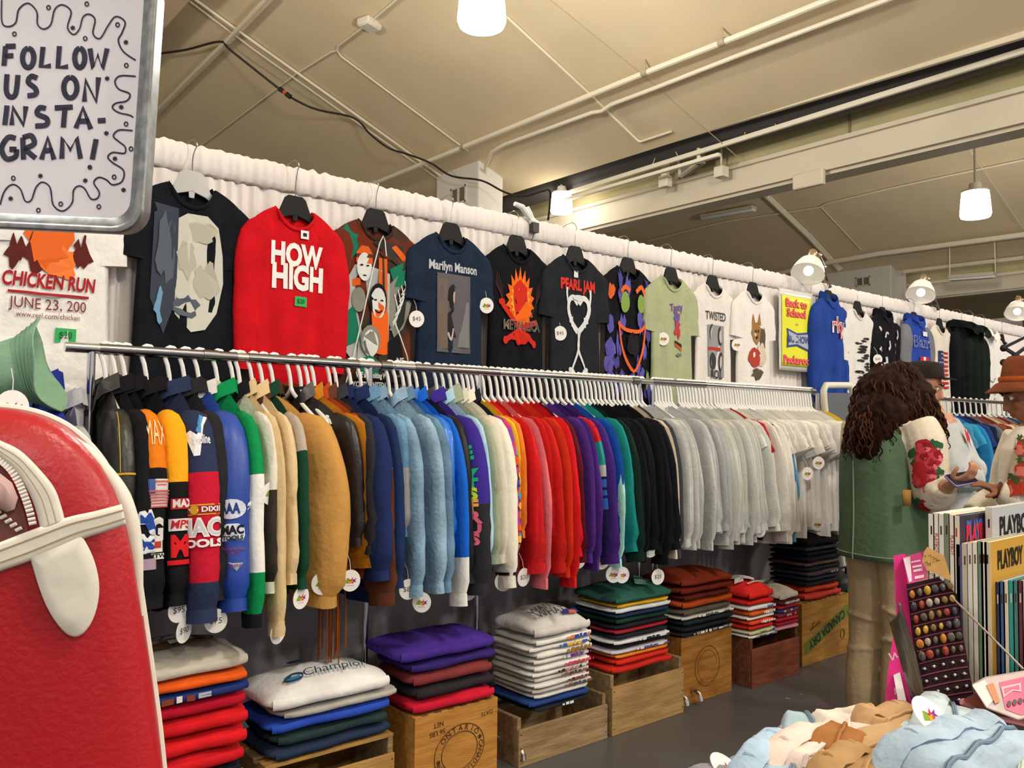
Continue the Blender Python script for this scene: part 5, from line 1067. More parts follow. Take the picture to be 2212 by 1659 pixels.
def nowwhat(m, w, d, h, sag, cr):
    fn = top_fn(w, d, h, cr, .015)
    m.text('WAIT', .055, fn=lambda p: fn((p[0] * .9 - .06, -.06 + p[1])), m=0); m.text('WHAT?', .06, fn=lambda p: fn((p[0] * .9 - .02, -.10 + p[1])), m=0)
    for q in [[(-.02, .03), (.03, -.02), (.1, .01)], [(0, .06), (.06, .02), (.09, .04)]]: m.tube([fn(p) for p in spl(q, 4)], .002, 5, 0, sq=.5)
    m.poly([(.02, -.125), (.12, -.12), (.12, -.09), (.03, -.1)], m=1, fn=fn); m.poly([(.05, -.128), (.1, -.126), (.1, -.105), (.06, -.108)], m=2, fn=fn); m.poly([(.14, -.06), (.17, -.05), (.17, -.01), (.15, -.02)], m=1, fn=fn); m.poly([(.15, -.05), (.17, -.04), (.165, -.02)], m=2, fn=fn)
    return [ink('#3a3a3a'), ink('#2f3f9a'), ink('#d9693a')]
def teal_print(m, w, d, h, sag, cr):
    fn = top_fn(w, d, h, cr, .015)
    for k in range(7): m.poly([(-.02 + .02 * k, -.1 + .02 * k), (.06 + .012 * k, -.12 + .025 * k), (.05 + .012 * k, -.09 + .025 * k), (-.01 + .02 * k, -.08 + .02 * k)], m=k % 3, fn=fn)
    return [ink('#6fa59a'), ink('#8fb8ae'), ink('#2f6b60')]
def polar(m, w, d, h, sag, cr):
    fn = top_fn(w, d, h, cr, .015)
    m.poly(blob(-.01, -.02, .07, .045, 3, 20, .5), m=0, fn=fn)
    for k in range(9): m.poly(rc(-.06 + .02 * k, -.095, .012, .012), m=0, fn=fn)
    return [ink('#dcd2cc')]
def bw(m, w, d, h, sag, cr):
    fn = top_fn(w, d, h, cr, .015)
    m.poly(rc(-.03, -.03, .05, .04), m=0, fn=fn); m.poly(rc(.03, -.03, .04, .045), m=1, fn=fn); m.text('mw', .05, fn=lambda p: fn((p[0] - .03, p[1] - .03)), m=1)
    return [ink('#8d8b86'), ink('#3a3937')]
def purp(m, w, d, h, sag, cr):
    fn = top_fn(w, d, h, cr, .015)
    m.poly(blob(.10, .02, .008, .005, 3), m=0, fn=fn); return [ink('#c9c4d8')]
YP = YF + .145
pile(.88, YP, .27, .46, .30, [(.045, '#1c2028', 'black'), (.055, '#c01a22', 'red'), (.06, '#cc1c22', 'bright red'), (.055, '#c51a22', 'crimson'), (.05, '#b0142c', 'raspberry red'), (.035, '#23336f', 'navy printed', edge_print(['#d8d4cc', '#7b3a2a', '#c39a4a', '#a9adb4'], -.25, .2)), (.035, '#dd5a1e', 'orange'), (.05, '#c9c2b4', 'beige brown printed', brown_print, dict(cr=.03))], 'red pile by the red bag', 3)
pile(1.42, YP, .276, .46, .29, [(.04, '#26324c', 'slate navy'), (.045, '#25383a', 'dark green'), (.045, '#2b4bb0', 'royal blue', None, dict(dx=-.01)), (.03, '#a9a69f', 'grey', None, dict(dx=.03)), (.06, '#e2e1df', 'white script', champion, dict(cr=.035, dw=.02))], 'pile under the script sweatshirt', 5)
pile(1.93, YP - .02, .314, .40, .27, [(.05, '#bf1c33', 'red', None, dict(dw=-.01)), (.05, '#2d282c', 'black'), (.05, '#7a3436', 'maroon'), (.04, '#35256b', 'dark purple', None, dict(dw=.03)), (.055, '#452d8a', 'purple', purp, dict(cr=.02, dw=.06, dx=-.03))], 'pile on butter box', 7)
pile(2.50, YP, .195, .35, .29, [(.022, '#20262f', 'black lettered', edge_print(['#d8d8d8'], -.05, .15)), (.03, '#27407f', 'navy'), (.022, '#d9d5d0', 'white'), (.024, '#c9c6c2', 'light grey striped', edge_print(['#46484e', '#7a4a3a'], .0, .45)), (.022, '#dfdbd6', 'white maroon printed', edge_print(['#7a3a44', '#5a2a2e'], .05, .45)), (.024, '#d6d2cc', 'white brown printed', edge_print(['#5e3b30', '#8a5a4a'], -.05, .4)), (.022, '#e0dcd8', 'white photo printed', edge_print(['#c07a8a', '#3a2a2a', '#b0765a'], -.1, .3)), (.026, '#e3dfda', 'white red striped', edge_print(['#c23a52', '#d8466a', '#7a3a8a'], .0, .5)), (.026, '#e1ded8', 'white purple dotted', edge_print(['#7a3a9a', '#d8d0e0', '#8fb0d0'], .0, .5)), (.028, '#e4e0d8', 'white brown banded', edge_print(['#8a6236', '#9a6e3e'], .0, .4, .1, .95)), (.026, '#e6e2dc', 'white yellow printed', edge_print(['#e0b030', '#3a5ab0', '#d8d8d0'], -.05, .45)), (.03, '#e8e6e2', 'white and orange printed', edge_print(['#2f4aa0', '#e07a3a', '#d8d8d8'], .0, .4)), (.055, '#cfcbc6', 'grey white lettered', nowwhat, dict(cr=.05, dw=.01))], 'pile on the long low crate', 9, 'tee', 'folded_tee')
pile(3.02, YP, .262, .40, .29, [(.035, '#c22a20', 'red', None, dict(dw=.02)), (.03, '#cf2f1f', 'orange red'), (.02, '#e3862c', 'orange'), (.022, '#c9c6d2', 'white striped', edge_print(['#53549a', '#d8d8e0'], -.1, .45)), (.022, '#26242c', 'black'), (.024, '#d9d9dc', 'white banded', edge_print(['#2a2a30', '#d8d8dc'], -.1, .45)), (.022, '#22252c', 'charcoal'), (.022, '#9a2634', 'crimson'), (.022, '#1f222a', 'black navy'), (.03, '#1e3a33', 'dark green'), (.02, '#22304e', 'navy'), (.022, '#cfd4d8', 'pale grey'), (.02, '#d6a526', 'yellow'), (.035, '#2c5b50', 'teal green printed', teal_print, dict(cr=.04))], 'green topped pile', 11, 'tee', 'folded_tee')
pile(3.56, YP + .03, .337, .44, .28, [(.024, '#24252a', 'black white edged', edge_print(['#d8d8d8', '#8a8a8c'], -.3, .45)), (.03, '#1d2024', 'black'), (.03, '#1f2a2c', 'dark slate'), (.022, '#c6c3ba', 'grey white striped', edge_print(['#5a5850', '#e0ddd6'], -.2, .45)), (.03, '#5a5148', 'grey brown'), (.04, '#a8461c', 'burnt orange'), (.03, '#5a2018', 'dark maroon'), (.04, '#6a2417', 'maroon'), (.04, '#7a2d18', 'rust brown', None, dict(cr=.03))], 'pile on stamped tan box', 13)
pile(3.99, YP, .255, .25, .28, [(.02, '#d8d6d0', 'white striped', edge_print(['#2a2a30', '#7a8aa0'], -.3, .45)), (.02, '#b9bd9a', 'pale printed', edge_print(['#5a7a4a', '#c8b040', '#3a4a8a'], -.3, .45)), (.03, '#c62a1f', 'red'), (.026, '#d84a22', 'orange red', edge_print(['#e8dcd6'], -.1, .45)), (.02, '#e0dcd8', 'white'), (.03, '#d65a24', 'orange', edge_print(['#efe6e0'], .0, .45)), (.026, '#d8d6d4', 'white blue printed', edge_print(['#4a5a9a', '#d0d0d8'], .0, .45)), (.03, '#c8241f', 'bright red'), (.05, '#cf2a24', 'red white printed', polar, dict(cr=.04))], 'left pile on reddish crate', 15, 'tee', 'folded_tee', jit=.006)
pile(4.25, YP, .255, .22, .28, [(.024, '#d890a8', 'pink', None, {}), (.026, '#a8223a', 'raspberry'), (.024, '#c42a3a', 'red'), (.022, '#8a3a4a', 'wine red printed', edge_print(['#d8a8b0', '#5a2a3a'], -.3, .45)), (.022, '#3a4a8a', 'blue printed', edge_print(['#c23a4a', '#d8d8e0', '#5a6ab0'], -.3, .45)), (.022, '#b02a3a', 'crimson'), (.026, '#6a2a36', 'dark wine dotted', edge_print(['#d8d8d8'], -.3, .4)), (.045, '#d6d2c8', 'cream black printed', bw, dict(cr=.035))], 'right pile on reddish crate', 17, 'tee', 'folded_tee', jit=.006)
pile(4.72, YP + .04, .362, .40, .27, [(.045, '#c8433a', 'salmon red', None, dict(dw=.03)), (.04, '#d0482a', 'orange red'), (.03, '#262a32', 'black'), (.028, '#2e3138', 'charcoal'), (.028, '#4a4248', 'grey printed', edge_print(['#8a7a70', '#3a3438'], .0, .45)), (.028, '#23262c', 'black green'), (.028, '#5a4a42', 'brown grey'), (.03, '#1b1c22', 'black navy'), (.03, '#191b20', 'jet black'), (.03, '#3a3c46', 'dark grey'), (.05, '#17181d', 'black folded', None, dict(cr=.03))], 'dark pile on yellow box', 19)
# ------------------------------------------------------------------ tray sign near the camera
SX = (_r0 * cos(radians(2.0)) - V((0, 0, 1)) * sin(radians(2.0))); SU = V((0, 0, 1)) * cos(radians(2.0)) + _r0 * sin(radians(2.0)); SN = SX.cross(SU)   # SN looks back at the viewer
SC0 = onD(114, 204, 1.05)
def rrect(hw, hh, r, n=6):
    P = []
    for cx, cy, a0 in [(hw - r, hh - r, 0), (-hw + r, hh - r, 90), (-hw + r, -hh + r, 180), (hw - r, -hh + r, 270)]:
        P += [(cx + r * cos(radians(a0 + 90 * i / n)), cy + r * sin(radians(a0 + 90 * i / n))) for i in range(n + 1)]
    return P
def trp(x, y, z): return SC0 + SX * x + SU * y + SN * z
t = thing('tray_sign', 'metal baking tray sign with hand lettered follow us card', 'sign', SC0)
hw, hh = .1235, .172; GALV = mat('#a4a8a9', .38, .85, h2='#7d8283', vs=60)
m = MB(); rings = []
for dw, z, r in [(-.004, -.030, .030), (-.001, -.006, .031), (.001, .002, .032), (0, .006, .032), (-.004, .007, .031), (-.008, .004, .029), (-.012, -.002, .027), (-.018, -.004, .024), (-.022, -.008, .020)]:
    rings.append([trp(x, y, z) for x, y in rrect(hw + dw, hh + dw, r)])
m.loft(rings, caps=True); m.build('tray', GALV, t, ang=50)
CPL = trp(0, 0, -.0055)
m = MB(); m.add([trp(x, y, -.0065) for x, y in rrect(hw - .0185, hh - .0185, .024)] + [trp(x, y, -.0055) for x, y in rrect(hw - .0195, hh - .0195, .023)], [list(range(28, 56))] + [[i, (i + 1) % 28, 28 + (i + 1) % 28, 28 + i] for i in range(28)])
m.build('card', mat('#e4e2ea', .7, var=.02, vs=30), t)
IK = mat('#3a3a4e', .7, h2='#2a2a3c', vs=80)
def zp(x, y): return onPl(x / 2.962, y / 2.962, CPL + SN * .0006, SN)
def stroke(m, pts, r, n=5): m.tube([zp(*p[:2]) for p in (spl(pts, n) if n else [V((p[0], p[1], 0)) for p in pts])], r, 8, sq=.25, up=SN if False else None)
def flat(m, pts, r, n=5):
    P = [zp(*p[:2]) for p in (spl(pts, n) if n else [V((p[0], p[1], 0)) for p in pts])]
    k0 = len(m.v); m.tube(P, r, 8)
    for k in range(k0, len(m.v)):
        d = (m.v[k] - CPL).dot(SN); m.v[k] = m.v[k] - SN * (d - .0005 - .0003 * (d > .0006))
m = MB(); LR = .0034
ov = lambda cx, cy, rx, ry: [(cx + rx * cos(q), cy + ry * sin(q)) for q in [radians(k * 30 - 90) for k in range(13)]]
for sq_ in [[(35, 295), (25, 420)], [(35, 297), (100, 295)], [(32, 358), (85, 355)], [(275, 300), (262, 425), (325, 420)], [(380, 295), (370, 430), (435, 425)], [(575, 310), (595, 435), (625, 350), (655, 440), (685, 310)],
            [(540, 650), (545, 510), (615, 650), (630, 495)], [(45, 675), (30, 800)], [(75, 800), (80, 685), (150, 800), (165, 680)], [(350, 690), (465, 685)], [(415, 690), (405, 815)], [(485, 820), (530, 690), (580, 825)], [(505, 775), (570, 775)], [(625, 772), (675, 770)],
            [(265, 1020), (305, 880), (345, 1020)], [(285, 965), (335, 960)], [(395, 1015), (400, 880), (450, 960), (490, 880), (515, 1015)], [(615, 890), (590, 1020)]]: flat(m, sq_, LR, 0)
for sq_ in [ov(180, 370, 36, 62), ov(510, 370, 32, 62), [(45, 475), (40, 580), (65, 620), (100, 600), (115, 480)], [(238, 500), (200, 488), (180, 525), (225, 565), (228, 602), (175, 612)], ov(450, 560, 42, 66), [(293, 695), (255, 688), (238, 728), (298, 758), (296, 798), (225, 806)], [(100, 885), (50, 880), (10, 950), (40, 1015), (98, 1002), (105, 955)], [(150, 1020), (145, 880)], [(145, 880), (200, 868), (218, 920), (155, 950)], [(155, 950), (195, 985), (228, 1012)]]: flat(m, sq_, LR, 5)
flat(m, [(105, 955), (60, 955)], LR, 0); m.poly([tuple(zp(575 + 15 * cos(q), 1070 + 16 * sin(q)) + SN * .0003) for q in [k * pi / 6 for k in range(12)]])
m.build('lettering', IK, t)
m = MB()
for q in [[(10, 0), (12, 140), (50, 170), (100, 145), (120, 60), (180, 20), (235, 75), (240, 155), (280, 185), (325, 155), (350, 60), (400, 30), (455, 75), (432, 175), (470, 220), (508, 185), (530, 110), (570, 90), (608, 125), (595, 215), (640, 245), (690, 165), (740, 105), (800, 140), (780, 210), (757, 260), (790, 330), (868, 385)],
          [(868, 488), (770, 485), (735, 520), (760, 570), (830, 600), (810, 645), (740, 660), (720, 690), (760, 720), (825, 735), (852, 750)],
          [(848, 835), (760, 832), (725, 870), (760, 905), (800, 940), (795, 980), (720, 975), (690, 1005), (720, 1040), (790, 1090), (780, 1160), (720, 1182), (680, 1150), (630, 1135), (600, 1170), (635, 1230), (620, 1270), (580, 1270), (540, 1205), (500, 1190), (470, 1220), (460, 1300), (400, 1350), (340, 1310), (320, 1200), (270, 1165), (230, 1200), (200, 1280), (160, 1285), (130, 1210), (80, 1180), (30, 1220), (0, 1310)]]: flat(m, q, .0010, 5)
for x, y in [(310, 48), (92, 217), (545, 246), (752, 158), (808, 418), (806, 793), (85, 1140), (730, 1132), (245, 1345), (632, 1322), (388, 1305), (555, 25), (838, 952)]: flat(m, ov(x, y, 11, 13), .0008, 3)
for x, y in [(465, 178), (805, 270), (685, 502), (775, 685), (680, 852), (735, 1015), (258, 1125), (545, 1155), (790, 1215), (68, 1270)]:
    for a in (0, 60, 120): flat(m, [(x - 15 * cos(radians(a + 20)), y - 15 * sin(radians(a + 20))), (x + 15 * cos(radians(a + 20)), y + 15 * sin(radians(a + 20)))], .0009, 0)
m.build('doodle_border', IK, t)
m = MB(); m.tube([trp(0, hh - .01, -.03), trp(.01, hh + .3, -.05), trp(.02, hh + 1.2, -.05)], .003, 8); m.tube([trp(-.06, hh - .02, -.031), trp(0, hh - .01, -.034), trp(.06, hh - .02, -.031)], .003, 8); m.build('hanging_wire', STEEL, t)

# ------------------------------------------------------------------ big red vinyl bag at the left
REDV = mat('#a5121c', .38, h2='#b01620', vs=3, bump=.10, bs=160, spec=.45); WV = mat('#dcd8cc', .42, var=.04, vs=20, bump=.15, bs=30, spec=.45)
BD = .80; BN = (-_f0 * cos(radians(23)) + _r0 * sin(radians(23))).normalized()
BC = onD(-40, 1330, BD); BU = V((0, 0, 1)); BX = BU.cross(BN).normalized()
def bpl(px, py, off): return onPl(px, py, BC + BN * off, BN)
half = [(-40, 878), (20, 884), (75, 897), (130, 922), (175, 958), (215, 1005), (245, 1060), (265, 1112), (285, 1200), (303, 1320), (322, 1450), (341, 1590), (352, 1690), (366, 1830), (380, 1975)]
hp = [bpl(x, y, 0) for x, y in half]; loc = [((p - BC).dot(BX), (p - BC).dot(BU)) for p in hp]; x0c = loc[0][0]
out = loc + [(2 * x0c - x, y) for x, y in reversed(loc[1:])]
cc = (x0c, sum(p[1] for p in out) / len(out))
def dome(x, y):
    r = max(abs(x - cc[0]) / .19, abs(y - cc[1]) / .30); return .026 * (1 - min(1, r) ** 4)
def B3(x, y, z): return BC + BX * x + BU * y + BN * z
t = thing('red_bag', 'big round topped red vinyl bag with white zip, strap and tab', 'bag', B3(x0c, loc[-1][1], -.03))
m = MB(); rings = []
for s, z in [(.9, -.075), (.985, -.068), (1.0, -.06), (1.0, -.01), (.985, .004), (.93, .014), (.75, .022), (.5, .026), (.2, .027)]:
    rings.append([B3(cc[0] + (x - cc[0]) * s, cc[1] + (y - cc[1]) * s, z) for x, y in out])
m.loft(rings); m.build('body', REDV, t, ang=50)
m = MB()
for z, k in ((-.058, .006),):
    m.tube(spl([B3(cc[0] + (x - cc[0]) * (1.012 if z < -.1 else 1.0), cc[1] + (y - cc[1]) * 1.006, z) for x, y in loc], 3), k if z < -.1 else .004, 8, 0)
m.build('back_piping', WV, t)
m = MB(); pw = [(140, 938), (190, 975), (236, 1030), (262, 1075), (280, 1130), (292, 1190), (299, 1260), (306, 1330)]; wd_ = [.002, .006, .008, .010, .010, .008, .005, .002]
P = spl([bpl(x, y, -.02) for x, y in pw], 4); R_ = []
for i in range(len(P)): q = i / (len(P) - 1) * 7; a = int(min(6, q)); R_.append(wd_[a] + (wd_[a + 1] - wd_[a]) * (q - a))
m.tube(P, R_, 10); m.build('piping', WV, t)
def bs(px, py, off=0.0):
    p = bpl(px, py, .02); d = (p - BC); z = dome(d.dot(BX), d.dot(BU)); return bpl(px, py, z + .003 + off)
def ribbon(A, B, off0, name, mt, nrm=8, puff=.0018):
    A = spl(A, 5); B = spl(B, 5); n = len(A); m = MB()
    m.grid(n - 1, nrm, lambda u, v: bs(*(A[int(round(u * (n - 1)))].lerp(B[int(round(u * (n - 1)))], v))[:2], off0 + puff * (1 - (2 * v - 1) ** 6)))
    return m.build(name, mt, t, solid=.002)
strap = ribbon([(-60, 1196), (0, 1173), (70, 1146), (143, 1120), (205, 1106), (263, 1091)], [(-60, 1256), (0, 1232), (70, 1207), (172, 1164), (222, 1148), (272, 1131)], .004, 'strap', WV)
m = MB()
for f in (.28, .72):
    a = spl([(-60, 1196), (0, 1173), (70, 1146), (143, 1120), (205, 1106), (263, 1091)], 5); b = spl([(-60, 1256), (0, 1232), (70, 1207), (172, 1164), (222, 1148), (272, 1131)], 5)
    m.tube([bs(*a[i].lerp(b[i], f)[:2], .0078) for i in range(len(a))], .0009, 5)
m.build('stitching', mat('#a58f73', .8), strap)
tab = [(62, 1195), (78, 1250), (98, 1305), (125, 1350), (152, 1374), (178, 1370), (200, 1340), (212, 1300), (214, 1258), (205, 1215), (190, 1180), (172, 1150)]
m = MB(); c = (140, 1255); T1 = spl(tab, 3); n = len(T1); rg = [[bs(c[0] + (p[0] - c[0]) * s, c[1] + (p[1] - c[1]) * s, z) for p in T1] for s, z in [(1.0, .0), (1.0, .005), (.96, .007), (.6, .0075), (.2, .0078)]]
m.loft(rg); m.build('tab', WV, t, ang=60)
ztape = ribbon([(-30, 940), (0, 955), (41, 975), (82, 1014), (115, 1055), (130, 1095), (138, 1125)], [(-30, 968), (0, 985), (38, 1018), (60, 1052), (75, 1085), (84, 1115), (90, 1142)], .003, 'zip_tape', WV, puff=.002)
m = MB()
for k, (a, b) in enumerate([(.33, 0), (.66, 0)]):
    a1 = spl([(-30, 940), (0, 955), (41, 975), (82, 1014), (115, 1055), (130, 1095), (138, 1125)], 5); b1 = spl([(-30, 968), (0, 985), (38, 1018), (60, 1052), (75, 1085), (84, 1115), (90, 1142)], 5)
    m.tube([bs(*a1[i].lerp(b1[i], a)[:2], .0065) for i in range(len(a1))], .0008, 5)
m.build('stitching', mat('#b5a68c', .8), ztape)
m = MB(); TP = spl([(-20, 978), (0, 992), (22, 1012), (40, 1040), (53, 1070), (64, 1102), (72, 1136)], 4)
for i in range(len(TP) - 1):
    p = TP[i]; d = (TP[min(i + 1, len(TP) - 1)] - TP[max(0, i - 1)]).normalized(); nn = V((-d.y, d.x, 0))
    a = bs(p.x - nn.x * 8, p.y - nn.y * 8, .004); b = bs(p.x + nn.x * 9, p.y + nn.y * 9, .005); m.tube([a, b], .0018, 6)
o = m.build('zip_teeth', mat('#e6e2da', .35, spec=.5), t)
m = MB(); PK = [(-60, 985), (-20, 990), (8, 1010), (28, 1045), (42, 1080), (55, 1120), (60, 1150), (20, 1163), (-60, 1190)]; m.poly([tuple(bs(x, y, .0015)) for x, y in PK]); m.build('pocket_lining', mat('#6d4340', .8, var=.15, vs=12), t)
m = MB(); m.tube([bs(-25, 1040, .004), bs(0, 1062, .006), bs(16, 1085, .006), bs(22, 1102, .005)], [.012, .013, .010, .004], 8); m.build('pocket_filling', mat('#b99a97', .6), t)
m = MB()
for i in range(5): a = bs(-10 + 11 * i, 1110 + 9 * i, .004); b = bs(2 + 11 * i, 1104 + 9 * i, .005); m.tube([a, b], .0018, 6)
m.build('lower_zip_teeth', mat('#e6e2da', .35, spec=.5), t)
# stand that carries the bag (below the picture)
zb = B3(0, loc[-1][1], 0).z
t2 = thing('side_table', 'small table under the big red bag at the left', 'table', (B3(x0c, 0, -.09).x, B3(x0c, 0, -.09).y, 0)); ctr = B3(x0c, 0, -.09)
m = MB(); m.box((ctr.x, ctr.y, zb - .0125), (.55, .42, .025), 0, RZ(AZ - pi / 2)); m.build('table_top', WD1, t2)
for sx in (-1, 1):
    for sy in (-1, 1): q = RZ(AZ - pi / 2) @ V((sx * .24, sy * .18, 0)); m = MB(); m.box((ctr.x + q.x, ctr.y + q.y, (zb - .025) / 2), (.035, .035, zb - .025)); m.build('leg', WD1, t2)

# ------------------------------------------------------------------ left end of the rail: bucket hat, blue and grey garments
HATG = fab('#7fa58a', .10)
HS = .86; p = onY(48, 800, 2.60); t = thing('bucket_hat', 'sage green bucket hat hung at the left end of the rail', 'hat', p)
ax = V((.80, -.30, .22)).normalized(); q = ax.to_track_quat('Z', 'X').to_matrix()
m = MB(); n = 32; rg = []; q = q @ Matrix.Scale(HS, 3)
for r, z in [(.012, -.125), (.045, -.128), (.082, -.115), (.094, -.08), (.100, -.03), (.104, .0)]:
    rg.append([p + q @ V((r * cos(2 * pi * j / n) * (1 + .05 * nz(j * .5, z * 9)), r * sin(2 * pi * j / n) * (1 + .05 * nz(j * .4, 3, z * 9)), z + .01 * nz(j * .6, r * 20))) for j in range(n)])
m.loft(rg, caps=True); m.build('crown', HATG, t, ang=80)
m = MB(); rg = [[p + q @ V((r * cos(2 * pi * j / n), r * sin(2 * pi * j / n), z + w * sin(2 * pi * j / n * 2 + .6) + .3 * w * sin(2 * pi * j / n * 5))) for j in range(n)] for r, z, w in [(.103, -.004, 0), (.118, .02, .004), (.135, .045, .010), (.155, .068, .020), (.153, .070, .020), (.132, .048, .010), (.101, .0, 0)]]
m.loft(rg, caps=False); brim = m.build('brim', HATG, t, ang=80)
m = MB()
for k in range(5): rr = .112 + .009 * k; zz = .012 + .0125 * k; w = .0025 + .004 * k; m.tube([p + q @ V((rr * cos(2 * pi * j / n) * 1.012, rr * sin(2 * pi * j / n) * 1.012, zz + w * sin(2 * pi * j / n * 2 + .6))) for j in range(n)], .0009, 4, closed=True)
m.build('stitching', fab('#6b9177', .05), brim)
price_tag(onY(26, 880, 2.42), .2, 0, 'logo', .040, 'price tag on the bucket hat just above the red bag')
g = JG(91, T=.03, T2=.040, sl=.60); t = thing('sweatshirt', 'royal blue sweatshirt hanging below the bucket hat', 'sweatshirt', (onY(95, 790, YR).x - .0, YR - .05, GZ - .0), RZ(-pi / 2 - .1)); g.build(t, fab('#23338f', .1))
g = JG(92, T=.03, T2=.045, h0=.12, h1=.085, sl=.62, wr=.004); t = thing('sweatshirt', 'light grey sweatshirt left of the first rack post', 'sweatshirt', (onY(150, 800, YR).x, YR - .03, GZ - .05), RZ(-pi / 2 - .12)); g.build(t, fab('#b4b6ba', .05))

# ------------------------------------------------------------------ standing mirror, suitcase, canopy frame
A, B, C, D = onD(1776, 832, 5.55), onD(1842, 832, 5.75), onD(1892, 1352, 6.15), onD(1834, 1345, 5.98)
t = thing('standing_mirror', 'tall cream framed mirror leaning beside the white end of the rack', 'mirror', D)
nrm = (B - A).cross(D - A).normalized(); 
if nrm.dot(CAM - A) < 0: nrm = -nrm
def mq(u, v, o=0): return A.lerp(B, u).lerp(D.lerp(C, u), v) + nrm * o
path = [mq(u, v) for u, v in [(0, 1), (0, .5), (0, .06), (.03, .02), (.12, 0), (.5, 0), (.88, 0), (.97, .02), (1, .06), (1, .5), (1, 1)]]
m = MB(); m.tube(path, .022, 10, closed=False); m.tube([mq(0, 1), mq(1, 1)], .022, 10); m.build('frame', mat('#dcd9cc', .45), t)
m = MB(); m.add([mq(u, v, .004) for u, v in [(.05, .03), (.95, .03), (.95, .985), (.05, .985)]] + [mq(u, v, -.01) for u, v in [(.05, .03), (.95, .03), (.95, .985), (.05, .985)]], [(0, 1, 2, 3), (7, 6, 5, 4), (0, 4, 5, 1), (1, 5, 6, 2), (2, 6, 7, 3), (3, 7, 4, 0)]); m.build('glass', mat('#d8dcdc', .03, 1.0), t, smooth=False)
p = onZ(1858, 1392, 0); t = thing('suitcase', 'dark suitcase with bright green trim on the floor behind the green vest person', 'suitcase', p)
m = MB(); m.box(p + V((0, .12, .22)), (.30, .20, .42)); m.build('shell', mat('#1d2326', .5), t, bevel=.04)
m = MB(); m.tube([p + V((x, .01, z)) for x, z in [(-.10, .06), (.10, .06), (.12, .08), (.12, .36), (.10, .38), (-.10, .38), (-.12, .36), (-.12, .08)]], .012, 8, closed=True); m.build('trim', mat('#1f9a4e', .5), t)
for s in (-1, 1): m = MB(); m.lathe([(.018, -.012), (.022, 0), (.018, .012)], 12, p + V((s * .11, .1, .022)), RY(pi / 2)); m.build('wheel', BLACKPL, t)
m = MB(); m.tube([p + V((-.05, .12, .42)), p + V((-.05, .12, .47)), p + V((.05, .12, .47)), p + V((.05, .12, .42))], .008, 8); m.build('handle', BLACKPL, t)
t = thing('canopy_frame', 'black folding canopy frame at the right edge before the white curtain', 'canopy frame', onD(2168, 790, 7.0))
P = lambda x, y: onD(x, y, 7.0)
for a, b in [((2166, 752), (2240, 715)), ((2166, 782), (2240, 770)), ((2170, 752), (2235, 792)), ((2170, 784), (2236, 735)), ((2172, 786), (2205, 830))]:
    m = MB(); m.bar(P(*a), P(*b), .025, .025); m.build('truss_bar', mat('#222224', .5, .3), t)
m = MB(); a = P(2240, 715); m.bar(V((a.x, a.y, 0)), V((a.x, a.y, 2.3)), .04, .04); m.build('leg', mat('#222224', .5, .3), t)
m = MB(); m.ball(P(2168, 752), .03, 8); m.ball(P(2168, 783), .03, 8); m.build('joint', mat('#222224', .5, .3), t)
# ------------------------------------------------------------------ people
SKIN = mat('#b98468', .55, var=.06, vs=14, spec=.35); SKIN2 = mat('#8a5a40', .55, var=.06, vs=14, spec=.35)
def remesh(o, vox, sm=4, f=.5):
    r = o.modifiers.new('skin', 'REMESH'); r.mode = 'VOXEL'; r.voxel_size = vox; r.use_smooth_shade = True
    if sm: s = o.modifiers.new('soften', 'SMOOTH'); s.factor = f; s.iterations = sm
    return o
def limb(m, pts, rs, n=14): m.tube(spl(pts, 5), [rs[int(i / 5)] + (rs[min(int(i / 5) + 1, len(rs) - 1)] - rs[int(i / 5)]) * ((i % 5) / 5) for i in range((len(pts) - 1) * 5 + 1)], n)
def hand(m, w, d, pn, curl=25, sp=1.0, thumb=1, length=.18):
    """wrist point, finger direction, palm normal (the side the fingers bend to); thumb +1 / -1 side"""
    d = V(d).normalized(); pn = V(pn); pn = (pn - d * pn.dot(d)).normalized(); s = d.cross(pn) * thumb; k = length / .18
    C = V(w); rings = []
    for t, hw, ht in [(-.02, .026, .021), (.0, .027, .018), (.03, .037, .016), (.06, .042, .014), (.088, .041, .012)]:
        c = C + d * (t * k); rings.append([c + s * (hw * k * cos(2 * pi * j / 14)) + pn * (ht * k * sin(2 * pi * j / 14)) for j in range(14)])
    m.loft(rings)
    for off, L, cu in [(-.031, .058, 1.15), (-.0105, .072, 1.0), (.0105, .078, .95), (.031, .070, .9)]:
        p = C + d * (.078 * k) + s * (off * k); dirn = (d + s * off * 2.2 * sp).normalized(); P = [p.copy()]; a = 0
        for j, f in enumerate((.45, .32, .23)):
            a += radians(curl * cu * (1.0 if j else .6)); v = dirn * cos(a) + pn * sin(a); p = p + v * (L * f * k); P.append(p.copy())
        m.tube(P, [.0095 * k, .0088 * k, .008 * k, .0062 * k], 9)
    p = C + d * (.022 * k) + s * (.028 * k); P = [p, p + (d * .5 + s * .72 + pn * .35).normalized() * (.036 * k)]
    P.append(P[-1] + (d * .85 + s * .3 + pn * .45).normalized() * (.028 * k)); P.append(P[-1] + (d * .9 + s * .0 + pn * .5).normalized() * (.022 * k))
    m.tube(P, [.014 * k, .0115 * k, .0098 * k, .0072 * k], 9)
